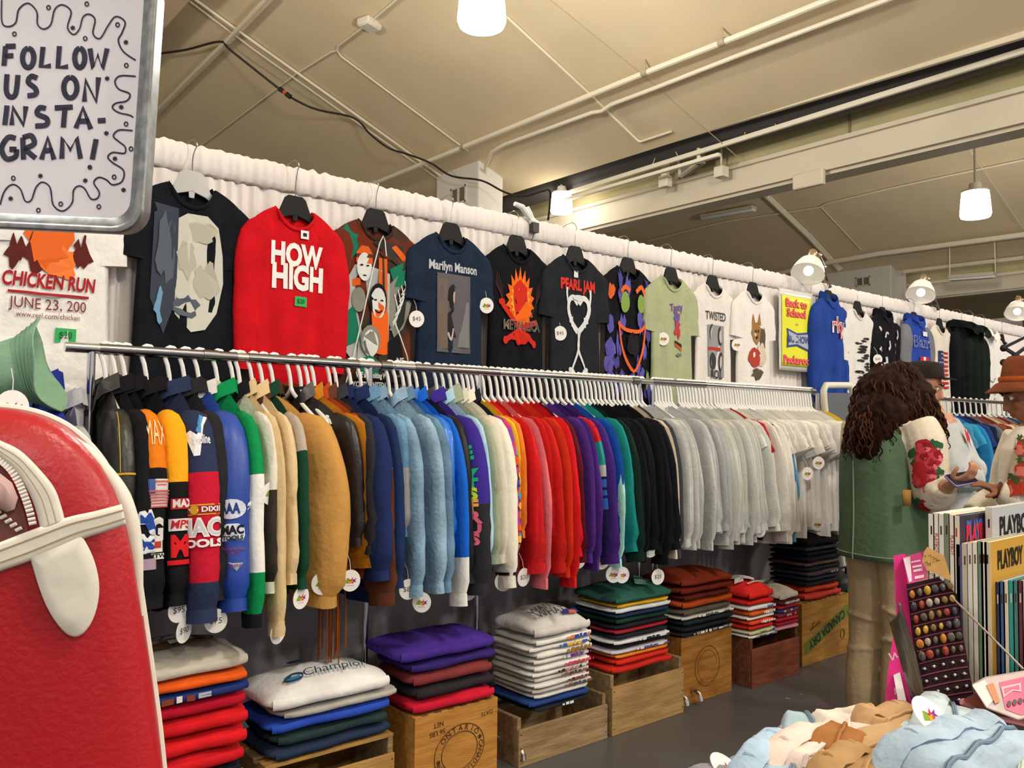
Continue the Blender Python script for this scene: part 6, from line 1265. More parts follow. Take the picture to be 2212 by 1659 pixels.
def head(m, c, f, u, k=1.0):
    """head centre, facing, up"""
    f = V(f).normalized(); u = V(u); u = (u - f * u.dot(f)).normalized(); l = u.cross(f); R = Matrix((f, l, u)).transposed()
    T = lambda x, y, z: V(c) + R @ V((x * k, y * k, z * k))
    m.ball(T(-.012, 0, .025), (.098 * k, .077 * k, .095 * k), 14, 0, R); m.ball(T(.025, 0, -.045), (.066 * k, .058 * k, .075 * k), 12, 0, R); m.ball(T(.055, 0, -.093), (.026 * k, .026 * k, .022 * k), 10, 0, R)
    m.tube([T(.082, 0, .02), T(.098, 0, -.012), T(.108, 0, -.034), T(.088, 0, -.044)], [.010 * k, .012 * k, .016 * k, .012 * k], 9)
    for s in (-1, 1):
        m.ball(T(-.005, s * .078, -.008), (.020 * k, .010 * k, .031 * k), 9, 0, R); m.ball(T(.078, s * .032, .026), (.014 * k, .026 * k, .010 * k), 8, 0, R); m.ball(T(.066, s * .042, -.03), (.02 * k, .02 * k, .02 * k), 8, 0, R)
    m.tube([T(.082, -.022, -.066), T(.093, 0, -.062), T(.082, .022, -.066)], [.006 * k, .009 * k, .006 * k], 8); m.tube([T(.080, -.018, -.076), T(.090, 0, -.077), T(.080, .018, -.076)], [.006 * k, .009 * k, .006 * k], 8)
    return T, R
def face_bits(T, R, t, k=1.0, iris='#3a2a20', brow='#2a1c15'):
    for s in (-1, 1):
        m = MB(); m.ball(T(.077, s * .032, .009), .0108 * k, 8); m.ball(T(.083, s * .032, .009), .0062 * k, 8, 1); m.build('eye', [mat('#e8e4de', .2), mat(iris, .2)], t)
        m = MB(); m.tube([T(.088, s * .016, .032), T(.091, s * .034, .038), T(.078, s * .052, .032)], [.004 * k, .0045 * k, .002 * k], 6); m.build('eyebrow', mat(brow, .9), t)
    m = MB(); m.tube([T(.088, -.022, -.070), T(.098, 0, -.0695), T(.088, .022, -.070)], [.003 * k, .005 * k, .003 * k], 6); m.build('lips', mat('#8e4a42', .5), t)
class Fig:
    def __init__(g, base, az, name_label, group=None):
        g.f = V((cos(az), sin(az), 0)); g.l = V((-sin(az), cos(az), 0)); g.b = V(base)
        g.t = thing('person', name_label, 'person', g.b, RZ(az))
    def P(g, f, l, z): return g.b + g.f * f + g.l * l + V((0, 0, z))
    def ring(g, z, f, l, rf, rl, n=24, e=.85): return [g.P(f + rf * math.copysign(abs(cos(2 * pi * j / n)) ** e, cos(2 * pi * j / n)), l + rl * math.copysign(abs(sin(2 * pi * j / n)) ** e, sin(2 * pi * j / n)), z) for j in range(n)]
def curls(m, roots, down, n, seed, L=(.18, .36), r=.0045, amp=.014, drift=None):
    rq = random.Random(seed)
    for i in range(n):
        p, nrm = roots(rq); ln = rq.uniform(*L); ph = rq.uniform(0, 6.28); fr_ = rq.uniform(26, 40); P = []; side = V((-nrm.y, nrm.x, 0)).normalized() if abs(nrm.x) + abs(nrm.y) > .01 else V((1, 0, 0)); q = p.copy(); v = (nrm * .45 + V((0, 0, -.35))).normalized()
        for k in range(13):
            t = k / 12; v = (v * .72 + V(down) * .28 + (V(drift) * .06 if drift else V((0, 0, 0)))).normalized(); q = q + v * (ln / 12)
            P.append(q + side * amp * (.3 + t) * sin(ph + t * ln * fr_ * 3.2) + nrm * amp * (.3 + t) * cos(ph + t * ln * fr_ * 3.2))
        m.tube(P, [r * (1 - .6 * (k / 12)) for k in range(13)], 5, i % 2)
    return m
AZR = AZ - pi / 2       # azimuth of the picture's rightward direction
# --- person in the green vest, looking down at a phone held with the right hand
b1 = onD(1915, 1500, 3.95); b1.z = 0
P1 = Fig(b1, AZR + radians(24), 'person with long curly brown hair in a long green vest, looking down at a phone')
ph_c = onD(2076, 1036, 3.62)                      # the phone
wr = onD(2046, 1052, 3.66)
sh = P1.P(.02, -.20, 1.405); el_ = P1.P(.02, -.25, 1.10)
m = MB()
hc = P1.P(.12, -.0, 1.565); hf = (P1.f * .75 + V((0, 0, -.62))).normalized(); hu = (P1.f * .62 + V((0, 0, .75)))
T1_, R1_ = head(m, hc, hf, hu, 1.0)
limb(m, [P1.P(0, 0, 1.38), P1.P(.03, 0, 1.46), P1.P(.08, 0, 1.53)], [.075, .06, .06])
m.loft([P1.ring(z, f, 0, rf, rl) for z, f, rf, rl in [(.86, 0, .12, .16), (.98, 0, .115, .155), (1.12, 0, .11, .15), (1.28, 0, .125, .175), (1.38, 0, .10, .18), (1.44, .01, .06, .09)]])
limb(m, [sh, sh.lerp(el_, .5), el_, el_.lerp(wr, .5), wr], [.062, .052, .045, .042, .030])
shl = P1.P(.02, .20, 1.405); ell = P1.P(.10, .25, 1.12); wl = P1.P(.36, .12, 1.07)
limb(m, [shl, shl.lerp(ell, .5), ell, ell.lerp(wl, .5), wl], [.062, .052, .045, .042, .030])
for s in (-1, 1): limb(m, [P1.P(0, s * .085, .92), P1.P(.02, s * .095, .52), P1.P(-.01, s * .10, .12), P1.P(0, s * .10, .06)], [.095, .065, .048, .048]); limb(m, [P1.P(-.04, s * .10, .05), P1.P(.06, s * .105, .045), P1.P(.17, s * .115, .03)], [.045, .042, .03])
hd = (ph_c - wr).normalized(); hand(m, wr + hd * .02, (hd + V((0, 0, -.05))), V((0, 0, 1)) * .8 + P1.l * .6, 38, 1.0, 1, .185)
hand(m, wl, P1.f * .9 - P1.l * .5, V((0, 0, 1)) * .5 - P1.l * .4, 35, 1.0, -1, .18)
bd = remesh(m.build('body', SKIN, P1.t), .0065, 3, .4); face_bits(T1_, R1_, P1.t)
# shirt: cream with long sleeves
CREAM = fab('#ddd2c0', .05)
m = MB(); m.loft([P1.ring(z, 0, 0, rf, rl) for z, rf, rl in [(1.0, .13, .17), (1.2, .135, .18), (1.34, .13, .195), (1.42, .095, .17), (1.46, .07, .09)]])
wc = el_.lerp(wr, .86)
limb(m, [sh + P1.l * .03, sh.lerp(el_, .25), sh.lerp(el_, .6), el_, el_.lerp(wr, .3), el_.lerp(wr, .65), wc], [.088, .092, .088, .084, .080, .066, .046])
limb(m, [shl - P1.l * .03, shl.lerp(ell, .5), ell, ell.lerp(wl, .5), ell.lerp(wl, .88)], [.085, .082, .078, .066, .045])
rq = random.Random(3)
for k in range(5):
    c = el_.lerp(wr, .42 + .11 * k); d = (wr - el_).normalized(); n1 = d.cross(V((0, 0, 1))).normalized(); n2 = n1.cross(d); R = .070 - .008 * k
    m.tube([c + n1 * R * cos(q) + n2 * R * sin(q) + d * .012 * sin(2 * q + k) for q in [2 * pi * j / 18 for j in range(18)]], .010, 6, closed=True)
remesh(m.build('shirt', CREAM, P1.t), .008, 4, .5)
# rose print on the near sleeve
def arm_print(sA, sB, r0, r1, out, items, mats, parent, name='rose_print'):
    d = (sB - sA); L = d.length; d.normalize(); o = V(out); o = (o - d * o.dot(d)).normalized(); s = d.cross(o); m = MB(); kk = 0
    for (t, a, rr, mi, sd, am) in items:
        kk += 1; pts = []
        ctr = (t, a)
        for layer, sc in enumerate((0.0, .35, .7, 1.0)):
            ring = []
            for j in range(14):
                q = 2 * pi * j / 14; w = 1 + am * nz(sd, 2 * cos(q), 2 * sin(q)) * 2; tt = t * L + sc * rr * cos(q) * w; R = r0 + (r1 - r0) * max(0, min(1, tt / L)) + .0015 + .0004 * (kk % 9)
                aa = a + sc * rr * sin(q) * w / R; ring.append(sA + d * tt + o * R * cos(aa) + s * R * sin(aa))
            pts.append(ring)
        m.loft(pts, mi, caps=False)
    return m.build(name, mats, parent, smooth=False)
outv = (CAM - el_).normalized()
roses = []
rq = random.Random(8)
for t, a in [(.30, .10), (.48, -.35), (.50, .25), (.62, -.05), (.68, .45), (.80, .15), (.86, .6), (1.02, .1)]:
    roses += [(t, a, .036, 0, t * 9, .2), (t + .02, a + .1, .024, 1, t * 5, .4), (t - .03, a - .12, .018, 2, t * 7, .5), (t + .05, a - .2, .012, 3, t * 3, .5)]
for t, a in [(.22, -.35), (.36, .62), (.40, .75), (.56, .7), (.74, -.45), (.94, .7), (.90, -.3), (.28, -.5)]: roses.append((t, a, .017, 4, t * 9, .6))
arm_print(sh.lerp(el_, .12), el_ + V((0, 0, .03)), .096, .091, outv, roses, [ink('#a8262f'), ink('#c04048'), ink('#8a1a26'), ink('#d8727a'), ink('#2f5a3a')], P1.t)
arm_print(el_, wr, .088, .056, outv + V((0, 0, -.2)), [(.10, .2, .034, 0, 3, .2), (.14, .3, .022, 2, 5, .4), (.02, -.2, .018, 4, 6, .5), (.26, .5, .016, 4, 8, .5)], [ink('#a8262f'), ink('#c04048'), ink('#8a1a26'), ink('#d8727a'), ink('#2f5a3a')], P1.t)
# vest
VEST = fab('#5a7159', .08)
m = MB(); rg = []
zs = [(.775, -.01, .172, .205), (.80, -.01, .174, .206), (.95, -.01, .166, .200), (1.10, -.015, .160, .192), (1.22, -.02, .156, .186), (1.32, -.02, .148, .180), (1.38, -.015, .128, .168), (1.43, .0, .10, .135), (1.465, .01, .075, .095)]
for z, f, rf, rl in zs:
    R = P1.ring(z, f, 0, rf, rl, 40, .8)
    rg.append([p + (p - P1.P(f, 0, z)).normalized() * (.010 * nz(j * .55, z * 2.2, 3) + .008 * nz(j * .25 + 7, z * 6)) * min(1, (1.47 - z) * 6) for j, p in enumerate(R)])
m.loft(rg, caps=False); m.build('vest', VEST, P1.t, ang=180, solid=.006)
m = MB(); bk = [P1.P(f - rf - .003, .02, z) for z, f, rf, rl in zs[:7]]; m.tube(spl(bk, 3), .0035, 6); m.tube([p for p in P1.ring(.80, -.01, 0, .176, .208, 40, .8)], .003, 5, closed=True); m.build('seam', fab('#86a084', .05), P1.t)
m = MB(); m.add([onD(1948, 1058, 3.735), onD(1966, 1058, 3.735), onD(1966, 1093, 3.735), onD(1950, 1093, 3.735)], [(0, 1, 2, 3)]); o = m.build('pocket_flap', fab('#a87f45', .1), P1.t); 
md = o.modifiers.new('thickness', 'SOLIDIFY'); md.thickness = .01
# trousers, shoes
KH = fab('#b39f7f', .08); m = MB()
for s in (-1, 1): limb(m, [P1.P(0, s * .085, .90), P1.P(.01, s * .095, .62), P1.P(.01, s * .10, .40), P1.P(-.02, s * .105, .18), P1.P(-.01, s * .105, .04)], [.118, .105, .098, .094, .098])
m.loft([P1.ring(z, 0, 0, rf, rl) for z, rf, rl in [(.82, .135, .18), (.92, .135, .18), (1.0, .13, .165)]])
for k in range(7): s = 1 if k % 2 else -1; z = .12 + .07 * k; m.tube([P1.P(.095 * cos(q), s * .10 + .098 * sin(q), z + .02 * sin(q + k)) for q in [2 * pi * j / 16 for j in range(16)]], .009, 5, 0, True, True)
remesh(m.build('trousers', KH, P1.t), .009, 4, .5)
for s in (-1, 1): m = MB(); limb(m, [P1.P(-.07, s * .105, .045), P1.P(.04, s * .11, .05), P1.P(.15, s * .12, .035), P1.P(.19, s * .122, .028)], [.05, .055, .045, .028]); m.box(P1.P(.06, s * .112, .014), (.27, .09, .026), 0, RZ(AZR + radians(24))); remesh(m.build('shoe', fab('#3a2f2a'), P1.t), .008, 2)
# hair
HAIR = [mat('#26140d', .75, var=.35, vs=40, spec=.08), mat('#4a2c1c', .7, var=.3, vs=40, spec=.10)]
m = MB(); fx, lx = P1.f, P1.l
for f, l, z, r in [(.10, 0, 1.60, (.125, .115, .12)), (.02, 0, 1.55, (.14, .14, .14)), (-.05, -.02, 1.45, (.12, .15, .13)), (-.10, -.02, 1.37, (.10, .13, .12)), (.12, -.105, 1.50, (.10, .05, .13)), (.18, -.09, 1.42, (.08, .055, .13)), (.12, .10, 1.48, (.09, .05, .13)), (.21, -.06, 1.36, (.055, .05, .09)), (-.13, -.03, 1.30, (.06, .09, .09)), (.05, -.12, 1.44, (.10, .05, .12))]:
    m.ball(P1.P(f, l, z), r, 14, 0, RZ(AZR + radians(24)))
o = m.build('hair', HAIR, P1.t); remesh(o, .012, 2); tx = bpy.data.textures.new('curl_lumps', 'CLOUDS'); tx.noise_scale = .035; d = o.modifiers.new('lumps', 'DISPLACE'); d.texture = tx; d.strength = .035; d.mid_level = .5
def roots1(rq):
    f, l, z, r = rq.choice([(.06, 0, 1.60, .13), (.0, 0, 1.53, .145), (-.06, -.02, 1.44, .13), (.10, -.10, 1.50, .09), (.16, -.09, 1.44, .08), (-.10, -.02, 1.38, .11)])
    a = rq.uniform(0, 2 * pi); u = rq.uniform(-.2, .95); n = V((sqrt(1 - u * u) * cos(a), sqrt(1 - u * u) * sin(a), u)); return P1.P(f, l, z) + n * r * .90, n
curls(m := MB(), roots1, (0, 0, -1), 700, 4, (.07, .16), .0050, .008); m.build('hair_curls', HAIR, P1.t)['kind'] = 'stuff'
# phone
t = thing('phone', 'lilac phone held out between two hands', 'phone', ph_c); px_ = (P1.f * .9 + V((0, 0, .1))).normalized()
X = fr(ph_c, px_, (P1.l * .75 + V((0, 0, .6)))); m = MB(); m.plate(rrect(.074, .037, .010, 4), .008, X); case = m.build('case', mat('#8b86b8', .4), t, bevel=.002)
m = MB(); m.plate(rrect(.070, .033, .008, 4), .0008, X @ Matrix.Translation(V((0, 0, .0081)))); m.build('screen', mat('#2a2a33', .15, spec=.6), t)
m = MB()
for dx in (-.05, -.035): m.lathe([(.006, 0), (.006, .003)], 12, X @ V((dx, .02, -.003)), X.to_3x3()); 
m.build('camera_lens', BLACKPL, case)

# --- person in a floral shirt and brown hat at the right edge
b2 = onD(2250, 1500, 3.75); b2.z = 0
P2 = Fig(b2, AZR + radians(168), 'person in brown brimmed hat and cream shirt with red flowers, reaching out a hand')
m = MB(); hc = P2.P(.04, 0, 1.555); hf = (P2.f * .9 + V((0, 0, -.35))).normalized(); T2_, R2_ = head(m, hc, hf, V((0, 0, 1)), 1.0)
limb(m, [P2.P(-.02, 0, 1.36), P2.P(0, 0, 1.42), P2.P(.03, 0, 1.50)], [.07, .058, .058])
m.loft([P2.ring(z, f, 0, rf, rl) for z, f, rf, rl in [(.86, 0, .12, .16), (1.0, 0, .115, .155), (1.14, 0, .11, .15), (1.27, 0, .12, .17), (1.35, 0, .10, .175), (1.41, .01, .06, .09)]])
s2 = P2.P(.06, .195, 1.35); e2 = P2.P(.13, .22, 1.08); w2 = onD(2146, 1056, 3.66)
limb(m, [s2, s2.lerp(e2, .5), e2, e2.lerp(w2, .5), w2], [.06, .05, .044, .04, .029])
s3 = P2.P(.0, -.195, 1.36); e3 = P2.P(.06, -.24, 1.08); w3 = P2.P(.28, -.08, .98)
limb(m, [s3, s3.lerp(e3, .5), e3, e3.lerp(w3, .5), w3], [.06, .05, .044, .04, .029])
hd = (onD(2090, 1034, 3.62) - w2).normalized(); hand(m, w2, hd, V((0, 0, -1)) * .9 - P2.l * .3, 14, .8, 1, .19); hand(m, w3, P2.f * .5 + P2.l * .8, V((0, 0, -1)), 30, 1, -1, .18)
for s in (-1, 1): limb(m, [P2.P(0, s * .085, .90), P2.P(.02, s * .095, .50), P2.P(-.01, s * .10, .12), P2.P(0, s * .10, .06)], [.09, .062, .046, .046]); limb(m, [P2.P(-.04, s * .10, .05), P2.P(.06, s * .105, .045), P2.P(.17, s * .115, .03)], [.045, .042, .03])
remesh(m.build('body', SKIN2, P2.t), .0065, 3, .4); face_bits(T2_, R2_, P2.t)
m = MB(); m.loft([P2.ring(z, 0, 0, rf, rl) for z, rf, rl in [(.80, .17, .20), (1.0, .155, .19), (1.2, .145, .19), (1.30, .135, .195), (1.37, .095, .17), (1.41, .07, .09)]])
limb(m, [s2 - P2.l * .03, s2.lerp(e2, .25), s2.lerp(e2, .6), e2, e2.lerp(w2, .35), e2.lerp(w2, .8)], [.086, .088, .085, .080, .07, .048])
limb(m, [s3 + P2.l * .03, s3.lerp(e3, .5), e3, e3.lerp(w3, .5), e3.lerp(w3, .85)], [.085, .085, .078, .066, .046])
remesh(m.build('shirt', fab('#e0d6c4', .05), P2.t), .008, 4, .5)
fl2 = []
for t, a in [(.15, .0), (.22, .6), (.45, -.3), (.55, .35), (.8, -.05), (.85, .7)]: fl2 += [(t, a, .040, 0, t * 9, .2), (t + .05, a + .1, .022, 1, t * 5, .4), (t - .12, a - .1, .018, 2, t * 7, .6), (t - .15, a + .25, .016, 2, t * 3, .6)]
arm_print(s2, e2, .096, .088, (CAM - e2), fl2, [ink('#b8402f'), ink('#d8786a'), ink('#4a5a34')], P2.t, 'flower_print')
m = MB()
for s in (-1, 1): limb(m, [P2.P(0, s * .085, .90), P2.P(.01, s * .095, .5), P2.P(-.01, s * .10, .05)], [.115, .095, .09])
m.loft([P2.ring(z, 0, 0, rf, rl) for z, rf, rl in [(.80, .13, .17), (.95, .13, .165)]]); remesh(m.build('trousers', fab('#5a5038', .1), P2.t), .01, 3)
for s in (-1, 1): m = MB(); limb(m, [P2.P(-.07, s * .105, .045), P2.P(.04, s * .11, .05), P2.P(.16, s * .12, .035)], [.05, .055, .035]); remesh(m.build('shoe', fab('#2a2420'), P2.t), .008, 2)
m = MB(); m.loft([[hc + V((0, 0, .0)) + P2.f * (-.05 + r * cos(2 * pi * j / 20)) + P2.l * (r * .85 * sin(2 * pi * j / 20)) + V((0, 0, z)) for j in range(20)] for r, z in [(.075, -.12), (.085, -.08), (.09, -.02), (.10, .05)]]); remesh(m.build('hair', HAIR, P2.t), .01, 2)
HB = fab('#6d3b22', .15); m = MB(); hz = .055; rg = []
for r, z in [(.02, .175), (.07, .172), (.092, .15), (.102, .09), (.106, .055), (.125, .046), (.145, .034), (.168, .016), (.167, .010), (.12, .036), (.104, .045)]:
    rg.append([hc + P2.f * (r * cos(2 * pi * j / 28)) + P2.l * (r * .92 * sin(2 * pi * j / 28)) + V((0, 0, z + (-.01 * abs(cos(2 * pi * j / 28)) * (r > .14)))) for j in range(28)])
m.loft(rg, caps=False); hat = m.build('hat', HB, P2.t, ang=60); m = MB(); m.tube([hc + P2.f * (.107 * cos(2 * pi * j / 28)) + P2.l * (.098 * sin(2 * pi * j / 28)) + V((0, 0, .066)) for j in range(28)], .008, 6, closed=True, sq=1.6); m.build('hat_band', fab('#a34d22', .2), hat)
m = MB(); c = w2.lerp(e2, .12); d = (e2 - w2).normalized(); n1 = d.cross(V((0, 0, 1))).normalized(); n2 = n1.cross(d); m.tube([c + n1 * .034 * cos(q) + n2 * .034 * sin(q) for q in [2 * pi * j / 16 for j in range(16)]], .008, 6, closed=True); m.build('bracelet', mat('#5a3020', .5), P2.t)

# --- person in a grey sweatshirt behind them, arms crossed
b3 = onD(2032, 1450, 4.75); b3.z = 0
P3 = Fig(b3, AZR + radians(-38), 'person in grey sweatshirt and dark cap with folded arms, behind the green vest person')
m = MB(); hc3 = P3.P(.05, 0, 1.63) - _r0 * .13; T3_, R3_ = head(m, hc3, (P3.f * .92 + V((0, 0, -.3))), V((0, 0, 1)), 1.0)
limb(m, [P3.P(-.02, 0, 1.42), (P3.P(0, 0, 1.46) + hc3) / 2 - V((0, 0, .03)), hc3 - P3.f * .035 - V((0, 0, .05))], [.07, .056, .054])
m.loft([P3.ring(z, f, 0, rf, rl) for z, f, rf, rl in [(.86, 0, .12, .16), (1.0, 0, .115, .155), (1.16, 0, .11, .15), (1.32, 0, .12, .17), (1.42, 0, .10, .175), (1.48, .01, .06, .09)]])
A3 = {}
for s in (-1, 1):
    a = P3.P(0, s * .20, 1.41); e = P3.P(.10, s * .27, 1.15); w = P3.P(.20, -s * .06, 1.13 + .035 * s); A3[s] = (a, e, w)
    limb(m, [a, a.lerp(e, .5), e, e.lerp(w, .5), w], [.06, .05, .045, .04, .03]); hand(m, w, -P3.l * s * 1.0 + P3.f * .12, -P3.f, 25, 1, s, .175)
    limb(m, [P3.P(0, s * .085, .92), P3.P(.02, s * .095, .52), P3.P(0, s * .10, .08)], [.09, .062, .046]); limb(m, [P3.P(-.04, s * .10, .05), P3.P(.06, s * .105, .045), P3.P(.17, s * .115, .03)], [.045, .042, .03])
remesh(m.build('body', SKIN, P3.t), .0075, 3, .4); face_bits(T3_, R3_, P3.t)
GS = fab('#b4b7b9', .05); m = MB(); m.loft([P3.ring(z, 0, 0, rf, rl) for z, rf, rl in [(.86, .16, .19), (.92, .175, .21), (1.1, .17, .21), (1.3, .15, .20), (1.41, .105, .18), (1.47, .075, .10)]])
for s in (-1, 1):
    a, e, w = A3[s]; limb(m, [a - P3.l * s * .03, a.lerp(e, .4), e, e.lerp(w, .35), e.lerp(w, .7), e.lerp(w, .92)], [.09, .095, .095, .088, .075, .05])
    for k in range(5): c = e.lerp(w, .1 + .16 * k); d = (w - e).normalized(); n1 = d.cross(V((0, 0, 1))).normalized(); n2 = n1.cross(d); R = .088 - .007 * k; m.tube([c + n1 * R * cos(q) + n2 * R * sin(q) + d * .015 * sin(q + k) for q in [2 * pi * j / 16 for j in range(16)]], .011, 5, closed=True)
remesh(m.build('sweatshirt', GS, P3.t), .009, 4, .5)
m = MB(); m.poly(blob(0, 0, .05, .04, 3, 14, .5), X=fr(P3.P(.152, .02, 1.345), P3.l, (-.25 * P3.f.x, -.25 * P3.f.y, 1))); m.poly(blob(.03, -.03, .03, .02, 5, 12, .5), X=fr(P3.P(.156, .02, 1.34), P3.l, (-.25 * P3.f.x, -.25 * P3.f.y, 1)), m=1); m.build('chest_print', [ink('#b5303c'), ink('#d8c8cc')], P3.t, smooth=False)
m = MB()
for s in (-1, 1): limb(m, [P3.P(0, s * .085, .92), P3.P(.01, s * .095, .5), P3.P(0, s * .10, .05)], [.11, .09, .085])
m.loft([P3.ring(z, 0, 0, rf, rl) for z, rf, rl in [(.82, .13, .17), (.98, .13, .165)]]); remesh(m.build('jeans', DN('#3c5878'), P3.t), .01, 3)
for s in (-1, 1): m = MB(); limb(m, [P3.P(-.07, s * .105, .045), P3.P(.04, s * .11, .05), P3.P(.16, s * .12, .035)], [.05, .055, .035]); remesh(m.build('shoe', fab('#c8c4bc'), P3.t), .008, 2)
m = MB()
for f, l, z, r in [(-.03, 0, 1.66, (.10, .10, .10)), (-.06, 0, 1.54, (.08, .11, .14)), (.03, -.095, 1.50, (.05, .035, .15)), (.03, .095, 1.50, (.05, .035, .15)), (.08, -.10, 1.42, (.035, .03, .10))]: m.ball(P3.P(f, l, z) - _r0 * .12, r, 12, 0, RZ(AZR - .66))
remesh(m.build('hair', [mat('#4a2d20', .55, var=.3, vs=40)], P3.t), .011, 3)
m = MB(); rg = [[hc3 + P3.f * (r * 1.12 * cos(2 * pi * j / 24) - .01) + P3.l * (r * .92 * sin(2 * pi * j / 24)) + V((0, 0, z)) for j in range(24)] for r, z in [(.104, .045), (.104, .075), (.098, .11), (.075, .138), (.03, .148)]]; m.loft(rg)
br = [P3.l * (.07 * cos(q)) + P3.f * (.095 + .075 * sin(q)) + V((0, 0, .052 - .012 * sin(q))) for q in [pi * k / 12 for k in range(13)]]
m.add([hc3 + p for p in br] + [hc3 + p + V((0, 0, -.008)) for p in br], [list(range(13)), list(range(25, 12, -1))] + [[i, 13 + i, 13 + (i + 1) % 13, (i + 1) % 13] for i in range(13)]); m.build('cap', fab('#2a2322', .2), P3.t, ang=50)
# ------------------------------------------------------------------ right hand display table: jeans, magazines, ring display
TZ = .80
tx0, ty0, tx1, ty1 = 1.02, .20, 2.10, .80
t = thing('display_table', 'white display table under the jeans and magazines at the lower right', 'table', ((tx0 + tx1) / 2, (ty0 + ty1) / 2, 0))
TW = mat('#b9b5ae', .6)
m = MB(); m.box(((tx0 + tx1) / 2, (ty0 + ty1) / 2, TZ - .015), (tx1 - tx0, ty1 - ty0, .03)); m.build('table_top', TW, t, bevel=.004)
for x in (tx0 + .04, tx1 - .04):
    for y in (ty0 + .04, ty1 - .04): m = MB(); m.tube([(x, y, 0), (x, y, TZ - .03)], .018, 8); m.build('leg', STEEL, t)
def crumple(px, py, zt, w, d, h, yaw, hx, label, seed, denim=False, band=None, name='folded_trousers', cat='trousers', extra=None, amp=.010):
    """folded trousers dropped on the heap: soft uneven slab with a waistband roll and belt loops"""
    c = onZ(px, py, zt); z0 = zt - h; t = thing(name, label, cat, (c.x, c.y, z0), RZ(yaw)); mt = DN(hx) if denim else fab(hx, .08)
    def top(u, v):
        x = (u - .5) * w; y = (v - .5) * d; e = min(1, min(u, 1 - u, v, 1 - v) * 7); e = sqrt(max(0, e))
        n = nz(x * 9 + seed, y * 9, seed) + .6 * nz(x * 22, y * 20 + seed, seed) + 1.3 * (.35 - abs(nz(x * 8 + seed, y * 16 + x * 9, 5))) + 1.0 * (.3 - abs(nz(x * 15 - y * 12, y * 6 + seed, 9)))
        return V((x * (1 + .10 * nz(seed, y * 8)), y * (1 + .10 * nz(x * 8, seed)), h * (.25 + .75 * e) + amp * n * (.3 + .7 * e)))
    m = MB(); NU, NV = 34, 26; m.grid(NU, NV, top)
    o = len(m.v); idx = [i for i in range(NU + 1)] + [j * (NU + 1) + NU for j in range(1, NV + 1)] + [NV * (NU + 1) + i for i in range(NU - 1, -1, -1)] + [j * (NU + 1) for j in range(NV - 1, 0, -1)]
    m.v += [V((m.v[i].x * .97, m.v[i].y * .97, .0)) for i in idx]; n = len(idx)
    for k in range(n): m.f.append([idx[k], o + k, o + (k + 1) % n, idx[(k + 1) % n]]); m.mi.append(0)
    m.f.append([o + k for k in reversed(range(n))]); m.mi.append(0)
    m.build('folded_cloth', mt, t, world=False, ang=75)
    if band is not None:
        v = band; m = MB(); P = [top(.04 + .92 * i / 16, v) + V((0, 0, .004)) for i in range(17)]; m.tube(P, .022, 8, sq=.42, up=(0, 1, 0)); wb = m.build('waistband', DN(hx) if denim else fab(hx, .05), t, world=False)
        for u in (.25, .7): m = MB(); a = top(u, v - .09) + V((0, 0, .006)); b = top(u, v + .09) + V((0, 0, .006)); m.tube(spl([a, top(u, v - .04) + V((0, 0, .012)), top(u, v + .04) + V((0, 0, .012)), b], 3), .0035, 6); m.build('belt_loop', mt, wb, world=False)
    m = MB(); m.tube([top(.08 + .84 * i / 14, .30 + .25 * (i / 14)) + V((0, 0, .003)) for i in range(15)], .0028, 5); m.tube([top(.08 + .84 * i / 14, .33 + .25 * (i / 14)) + V((0, 0, .003)) for i in range(15)], .0014, 5); m.build('seam', mat('#6f8498', .9) if denim else mt, t, world=False)
    return t
crumple(1608, 1662, .890, .17, .13, .06, -.2, '#8f8c96', 'grey corduroy trousers at the left end of the heap', 1)
crumple(1668, 1618, .880, .18, .11, .05, .3, '#94929a', 'grey trousers behind the light blue jeans', 3)
crumple(1745, 1566, .880, .12, .10, .05, .5, '#93abb6', 'pale blue denim bit sticking out behind the heap', 4, True)
crumple(1705, 1645, .925, .20, .13, .06, .25, '#93aac0', 'light blue jeans near the left of the heap', 2, True, .8)
crumple(1842, 1553, .890, .14, .10, .06, -.2, '#e6ddd2', 'rolled cream trousers at the back of the heap', 8)
crumple(1822, 1588, .905, .17, .11, .05, .3, '#e0d0c6', 'cream pink trousers under the rust brown ones', 7)
crumple(1775, 1612, .935, .21, .10, .05, .05, '#ddccc2', 'pale pink corduroy trousers with belt loops', 5, False, .82)
crumple(1808, 1592, .945, .11, .07, .03, .15, '#9c6a3d', 'rust brown trousers in the middle of the heap', 6)
crumple(1905, 1602, .940, .17, .14, .06, -.5, '#b99b72', 'khaki trousers across the middle of the heap', 9)
crumple(1945, 1550, .915, .13, .11, .07, -.3, '#c4a077', 'tan trousers in front of the pink box', 10, False, .8)
crumple(1865, 1655, .945, .15, .10, .05, .1, '#a8865c', 'brown khaki trousers at the front edge of the heap', 11, False, .8)
crumple(2010, 1590, .925, .15, .12, .06, .2, '#9dadb8', 'bleached jeans under the light denim jeans', 12, True)
crumple(2055, 1552, .935, .19, .10, .06, .3, '#a9b6bd', 'pale worn jeans behind the wide light denim jeans', 14, True, .8)
crumple(2105, 1610, .965, .30, .16, .08, -.15, '#94a7b8', 'light denim jeans with a wide waistband at the right of the heap', 13, True, .78)
crumple(2190, 1672, .955, .20, .13, .05, .1, '#b3c2b2', 'pale green trousers at the lower right corner', 15)
price_tag(onZ(2006, 1545, .975), -.2, -.75, 'logo', .027, 'round price tag lying on the tan trousers of the heap', string=False)
price_tag(onZ(1570, 1662, .885), .2, -.95, 'logo', .027, 'round price tag on the grey trousers at the heap end', string=False)
